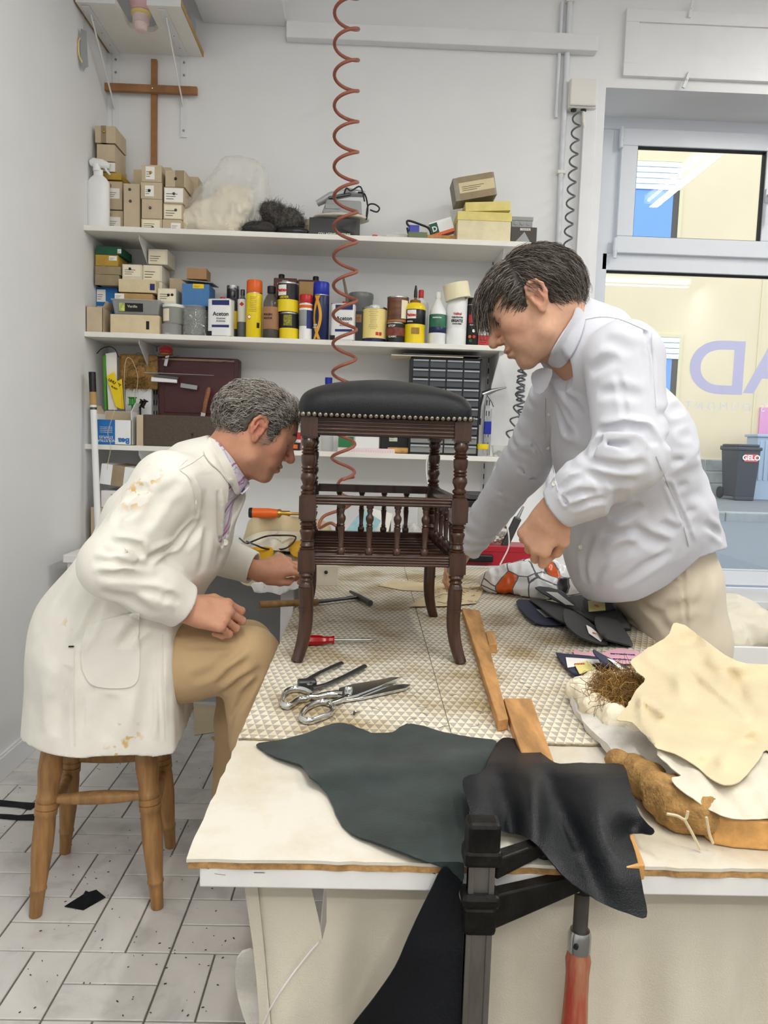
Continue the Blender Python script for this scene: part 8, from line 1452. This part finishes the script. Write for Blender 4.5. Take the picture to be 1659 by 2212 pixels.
# folded black cloth swatches with labels
m_blkc = mat('black_cloth', '16161a', .75, bump=.2, bs=900, sheen=.2); m_navc = mat('navy_cloth', '33384f', .75, bump=.2, bs=900)
def swatch(lab, pts, z0, z1, m=m_blkc, label=None, lm=m_paper, txt=None, tz=0., name='cloth_swatch', th=.004):
    """folded flat piece; pts pixel outline, height runs from z0 at the first point to z1 at the last"""
    c = np.array(pts, float); d = c[len(c)//2]-c[0]; L2 = d@d
    def zz(x, y): u = ((np.array((x, y))-c[0])@d)/L2; return z0+(z1-z0)*u+.004*math.sin(u*5)
    t = thing(name, lab, 'swatch', (0, 0, 0)); sheet(pts, lambda x, y: tuple(PZ(x, y, zz(x, y))), 12, 'fold', m, t, th, sm=3)
    sheet([(q[0]+3, q[1]+2) for q in pts], lambda x, y: tuple(PZ(x, y, max(ZM+.003, zz(x, y)-.012))), 14, 'under_fold', m, t, th, sm=3)
    if label:
        q = sheet(label, lambda x, y: tuple(PZ(x, y, zz(x, y)+th*.5+.0025)), 10, 'label', lm, t, .0008, sm=0)
        if txt: mx_ = np.mean(label, 0); P_ = PZ(mx_[0], mx_[1], zz(*mx_)+th*.5+.0042); text(txt, .013, 'lettering', m_inkr, t, TR(P_, (0, 0, tz)), bold=.0004)
    return t
swatch('navy cloth swatch with a small grey label under the black pile', [(1115, 1300), (1150, 1298), (1200, 1310), (1225, 1345), (1155, 1345)], ZM+.008, ZM+.012, m_navc, [(1158, 1316), (1190, 1318), (1200, 1334), (1178, 1333)], m_gryp)
swatch('black cloth swatch folded lengthwise, bottom of the pile', [(1145, 1293), (1190, 1300), (1240, 1318), (1260, 1350), (1215, 1345), (1165, 1310)], ZM+.02, ZM+.03)
swatch('grey black swatch with a long white label on top of the pile', [(1156, 1270), (1205, 1275), (1245, 1308), (1262, 1325), (1215, 1305)], ZM+.05, ZM+.035, mat('grey_cloth', '3a3d45', .75), [(1180, 1278), (1204, 1280), (1240, 1308), (1222, 1306)])
swatch('pointed black pouch with a white woven label facing the shears', [(1218, 1318), (1245, 1325), (1280, 1350), (1312, 1385), (1300, 1392), (1255, 1378), (1225, 1352)], ZM+.045, ZM+.012, m_blkc, [(1266, 1350), (1276, 1355), (1304, 1378), (1298, 1386), (1272, 1368)], m_paper, 'HL', 2.3)
swatch('pointed black pouch lying nearest the cream trousers', [(1285, 1335), (1330, 1340), (1350, 1365), (1364, 1393), (1340, 1390), (1300, 1375)], ZM+.03, ZM+.012)
swatch('flat black cloth lying open at the back of the pile', [(1220, 1292), (1290, 1285), (1340, 1290), (1345, 1330), (1360, 1358), (1300, 1350), (1250, 1325)], ZM+.03, ZM+.02)
swatch('navy swatch with a yellow and red printed label leaning at the hip', [(1262, 1292), (1310, 1285), (1322, 1310), (1322, 1316), (1270, 1320)], ZM+.055, ZM+.05, m_navc, [(1270, 1298), (1306, 1296), (1308, 1318), (1272, 1321)], mat('pale_yellow_label', 'e6dc8e', .7), 'AXIT', 1.5)
# navy wallets and pink tickets
for i, (pts, lab, tx) in enumerate((([(1242, 1400), (1252, 1408), (1300, 1412), (1296, 1424), (1243, 1420)], 'pink ticket stub curling behind the navy wallet', ''), ([(1300, 1412), (1340, 1400), (1385, 1412), (1372, 1430), (1345, 1434), (1312, 1424)], 'pink printed ticket with upside down lettering', 'BRUXELLES'))):
    o = sheet(pts, lambda x, y: tuple(PZ(x, y, ZM+.006)), 10, 'pink_ticket', mat('pink_paper', 'e8b3c2', .8), None, .001, sm=2); tag(o, lab, 'ticket')
    if tx: P_ = PZ(1345, 1413, ZM+.0075); text(tx, .011, 'lettering', m_inkb, o, TR(P_, (0, 0, math.pi-.1)), bold=.0003); P_ = PZ(1345, 1424, ZM+.0075); text('THEQUE', .011, 'lettering', m_inkb, o, TR(P_, (0, 0, math.pi-.1)), bold=.0003)
t = swatch('open navy card wallet with a handwritten white slip and yellow tag', [(1202, 1413), (1215, 1413), (1300, 1422), (1352, 1440), (1358, 1458), (1252, 1458), (1225, 1443)], ZM+.008, ZM+.010, m_navc, [(1222, 1420), (1292, 1425), (1297, 1432), (1226, 1442)], m_paper, name='card_wallet'); sheet([(1240, 1434), (1268, 1428), (1287, 1444), (1252, 1456)], lambda x, y: tuple(PZ(x, y, ZM+.018)), 8, 'yellow_tag', MATS['pale_yellow_label'], t, .001, sm=0); P_ = PZ(1252, 1434, ZM+.0195); text('AXIT', .011, 'lettering', m_inkr, t, TR(P_, (0, 0, .1)), bold=.0003)
swatch('folded navy card wallet standing half open with a white slip', [(1281, 1404), (1300, 1414), (1335, 1432), (1358, 1448), (1345, 1450), (1305, 1432), (1286, 1416)], ZM+.045, ZM+.02, m_navc, [(1312, 1422), (1325, 1426), (1352, 1446), (1342, 1447)], name='card_wallet', th=.003)
# ================================================================== half upholstered seat on the table
t = thing('seat_pad', 'half stripped upholstered seat with calico, wadding, hessian and a pine frame', 'seat', (0, 0, 0))
m_wad = mat('polyester_wadding', 'dcd9d0', .95, var=.05, vs=30, bump=.6, bs=160, sheen=.5); m_hh = mat('horsehair_stuffing', 'b98f4e', .9, var=.3, vs=120, bump=.8, bs=300)
q = [PZ(x, y, ZT+.05) for x, y in ((1526, 1728), (1548, 1742), (1590, 1749), (1659, 1754), (1740, 1757), (1790, 1757), (1790, 1700), (1659, 1696), (1590, 1690), (1545, 1684))]
b = MB(); b.prism([(p[0], p[1]) for p in q], ZT+.001, ZT+.038); link('pine_frame', b, m_pine, t, bev=.003)
f = Sdf(); pth = [PZ(x, y, ZT+.028) for x, y in ((1330, 1640), (1392, 1682), (1440, 1722), (1480, 1745), (1530, 1765))]; f.chain(pth, [.016, .022, .025, .026, .022], .02); f.disp.append(lambda p: .004*vnoise(p, 60, 2)+.0015*vnoise(p, 200)); f.pl((0, 0, ZT+.001), (0, 0, -1)); sdf_obj('hessian_roll', f, (.15, .7, .70), (.8, 1.3, .84), .0035, m_hess, t)
f = Sdf(); cc = PZ(1600, 1560, ZT+.05); f.el((cc[0]+.06, cc[1]+.07, ZT+.03), (.17, .15, .014), .03); f.el((cc[0]+.14, cc[1]+.0, ZT+.03), (.16, .15, .014), .03); f.pl((0, 0, ZT+.001), (0, 0, -1)); f.disp.append(lambda p: .003*vnoise(p, 60)); sdf_obj('stuffing', f, (.1, .75, .70), (.95, 1.6, .88), .007, m_hh, t)
# calico sheets
YC1 = ([1340, 1400, 1450, 1500, 1560, 1620, 1700, 1780], [1.43, 1.34, 1.27, 1.19, 1.085, .985, .89, .84])
lines = [((1600, 1440), (1560, 1480), .020, -.5), ((1497, 1450), (1510, 1470), .018, 1), ((1497, 1447), (1612, 1545), .010, -1), ((1470, 1478), (1475, 1500), .02, -.8), ((1385, 1512), (1385, 1545), .006, -1), ((1385, 1512), (1430, 1540), .008, -1), ((1440, 1540), (1659, 1565), .024, -.8), ((1450, 1580), (1659, 1610), .024, .8), ((1420, 1600), (1560, 1640), .02, -.6), ((1520, 1650), (1620, 1600), .018, .6), ((1400, 1420), (1470, 1470), .016, -.6), ((1500, 1400), (1560, 1500), .02, .6), ((1560, 1640), (1640, 1560), .016, -.5), ((1580, 1455), (1600, 1500), .015, 1), ((1390, 1560), (1420, 1610), .012, -.7), ((1500, 1380), (1440, 1400), .018, 1), ((1540, 1430), (1580, 1440), .015, -.6), ((1590, 1470), (1659, 1465), .02, 1), ((1600, 1520), (1640, 1560), .02, .8)]
def seg2(x, y, a, c): 
    a, c = np.array(a, float), np.array(c, float); d = c-a; u = min(1, max(0, ((x-a[0])*d[0]+(y-a[1])*d[1])/(d@d))); return math.hypot(x-a[0]-u*d[0], y-a[1]-u*d[1])
def cal(px, py, off=0.):
    Y = float(np.interp(py, *YC1))+off
    for (a, c, w, s) in lines: Y += s*.021*math.exp(-(seg2(px, py, a, c)/(w*1000))**2)
    p = PY(px, py, Y)
    if p[2] < ZT+.004: p = PZ(px, py, ZT+.004)
    return tuple(p)
def low(px, py): return cal(px, py, .014+.004*math.sin(px*.05+py*.04)+.003*math.sin(px*.11-py*.07))
sheet([(1232, 1478), (1262, 1466), (1310, 1466), (1345, 1462), (1400, 1480), (1480, 1540), (1600, 1600), (1700, 1620), (1720, 1720), (1600, 1715), (1520, 1712), (1455, 1702), (1420, 1690), (1370, 1668), (1335, 1645), (1300, 1605), (1262, 1565), (1236, 1520)], lambda x, y: tuple(PZ(x, y, ZT+.012+.028*min(1, max(0, (x-1260)/220))+.004*math.sin(x*.07)*math.sin(y*.09))), 11, 'wadding', m_wad, t, .016, sm=4, jag=1.6)
f = Sdf(); pw = [PZ(x, y, ZT+.03) for x, y in ((1250, 1490), (1290, 1480), (1345, 1475), (1390, 1478))]; f.chain(pw, [.016, .02, .02, .02], .02); pw = [PZ(x, y, ZT+.03) for x, y in ((1250, 1490), (1285, 1528), (1330, 1555), (1400, 1580))]; f.chain(pw, [.018, .02, .02, .02], .02); f.disp.append(lambda p: .005*vnoise(p, 50, 3)+.003*vnoise(p, 140)); f.pl((0, 0, ZT+.004), (0, 0, -1)); sdf_obj('cotton_edge', f, (.1, 1.0, .71), (.75, 1.6, .82), .0045, mat('cotton_felt', 'f0e7cf', .95, bump=.5, bs=150), t)
hr = np.stack([PZ(x, y, ZT+.03+.012*rng.random()) for x, y in zip(rng.uniform(1290, 1395, 1500), rng.uniform(1478, 1532, 1500))]); hr = hr[[bool(k) for k in inside([(1290, 1520), (1300, 1490), (1340, 1470), (1390, 1462), (1398, 1480), (1360, 1530), (1320, 1535)], np.stack([rng.uniform(1290, 1395, len(hr)), rng.uniform(1465, 1535, len(hr))], 1))]]; k = len(hr); d1, d2, d3 = rng.normal(0, 1, (k, 3)), rng.normal(0, 1, (k, 3)), rng.normal(0, 1, (k, 3))
strands('horsehair', None, np.stack([hr+.014*(d1*math.sin(u)+d2*math.cos(u*1.3)*.7)+d3*.002*u+np.array((0, 0, .012)) for u in np.linspace(0, 4.2, 9)], 1), m_hair, t, .0006, np.array([lin(c) for c in ('c69a52', '8d6a34', '6d5330')])[rng.integers(0, 3, k)])
sheet([(1420, 1622), (1500, 1600), (1600, 1590), (1720, 1590), (1740, 1770), (1659, 1768), (1610, 1770), (1570, 1766), (1530, 1748), (1495, 1725), (1462, 1700), (1452, 1682), (1470, 1676), (1440, 1650)], low, 11, 'white_underlayer', m_calico, t, .0012, sm=3, jag=.8)
sheet([(1455, 1347), (1478, 1350), (1500, 1366), (1522, 1383), (1590, 1428), (1659, 1436), (1760, 1445), (1770, 1600), (1690, 1640), (1655, 1620), (1640, 1640), (1615, 1672), (1590, 1692), (1565, 1696), (1535, 1682), (1510, 1660), (1470, 1634), (1432, 1620), (1417, 1615), (1395, 1590), (1365, 1562), (1332, 1555), (1352, 1530), (1362, 1512), (1376, 1488), (1394, 1468), (1376, 1452), (1362, 1430), (1380, 1415), (1400, 1400), (1425, 1385), (1445, 1370)], cal, 7, 'calico_cover', m_calico2, t, .0012, sm=3, jag=.5)
for pts in ([(1440, 1758), (1462, 1762), (1480, 1770), (1486, 1752)], [(1478, 1770), (1495, 1800), (1512, 1835)], [(1526, 1765), (1532, 1800), (1540, 1822)]): b = MB(); b.tube(crom([PY(x, y, .86) for x, y in pts], 4, False), .0018, 5); link('loose_twine', b, m_calico2, t, smooth=60)
# ================================================================== loose threads and floor scraps
b = MB()
for i in range(150):
    x, y = random.uniform(640, 1420), random.uniform(1235, 1600); c = PZ(x, y, ZM+.0006)
    if c[0] < TX0+.01 or c[0] > TX1-.01: continue
    a = random.uniform(0, 6.3); L_ = random.uniform(.006, .022); k = random.uniform(-1.5, 1.5); b.tube([(c[0]+L_*u*math.cos(a+k*u), c[1]+L_*u*math.sin(a+k*u), ZM+.0007) for u in np.linspace(0, 1, 5)], .00035, 3, cap=False)
o = link('thread_scraps', b, mat('dark_thread', '5a4a3c', .9), kind='stuff'); tag(o, 'scattered dark thread ends on the woven mats', 'threads', kind='stuff')
b = MB()
for i in range(150):
    x, y = random.uniform(10, 520), random.uniform(1640, 2200); c = PZ(x, y, .0012); a = random.uniform(0, 3.1); s = random.uniform(.0008, .0026); b.box((c[0], c[1], .0014), (s*2.2, s, .001), rot=(0, 0, a))
o = link('floor_crumbs', b, mat('dark_crumbs', '4a423a', .9), kind='stuff'); tag(o, 'scattered dark crumbs and clippings on the floor tiles', 'debris', kind='stuff')
for (pts, lab, m) in (([(139, 1958), (180, 1932), (185, 1924), (192, 1927), (208, 1922), (228, 1938), (180, 1966)], 'black notched leather scrap on the floor by the oak stool', m_navyl), ([(-40, 1727), (0, 1728), (50, 1733), (87, 1735), (66, 1749), (40, 1744), (0, 1741), (-40, 1738)], 'long black strip with an angled end on the floor by the wall', m_navyl), ([(-40, 1757), (20, 1759), (40, 1761), (80, 1758), (80, 1772), (40, 1771), (0, 1768), (-40, 1768)], 'narrow wavy black strip on the floor beside the other strip', m_navyl), ([(232, 1628), (272, 1629), (250, 1638)], 'small black triangle of leather on the floor behind the stool', m_navyl), ([(418, 1520), (470, 1525), (520, 1545), (505, 1592), (470, 1580), (420, 1588)], 'cream cloth offcut lying on the floor under the bench', m_calico2), ([(455, 1592), (480, 1587), (490, 1594), (462, 1600)], 'tan scrap on the floor beside the cream offcut', m_kraft2)):
    o = sheet(pts, lambda x, y: tuple(PZ(x, y, .0025+.001*math.sin(x*.2))), 8, 'floor_scrap', m, None, .0012, sm=0); tag(o, lab, 'scrap')
o = sheet([(512, 2070), (560, 2060), (640, 2180), (660, 2300), (560, 2260), (515, 2160)], lambda x, y: tuple(PY(x, y, .93+.02*math.sin(y*.03))), 14, 'white_sack', m_wad, None, .004, sm=3); tag(o, 'edge of a white wadding sack showing under the table skirt', 'sack')
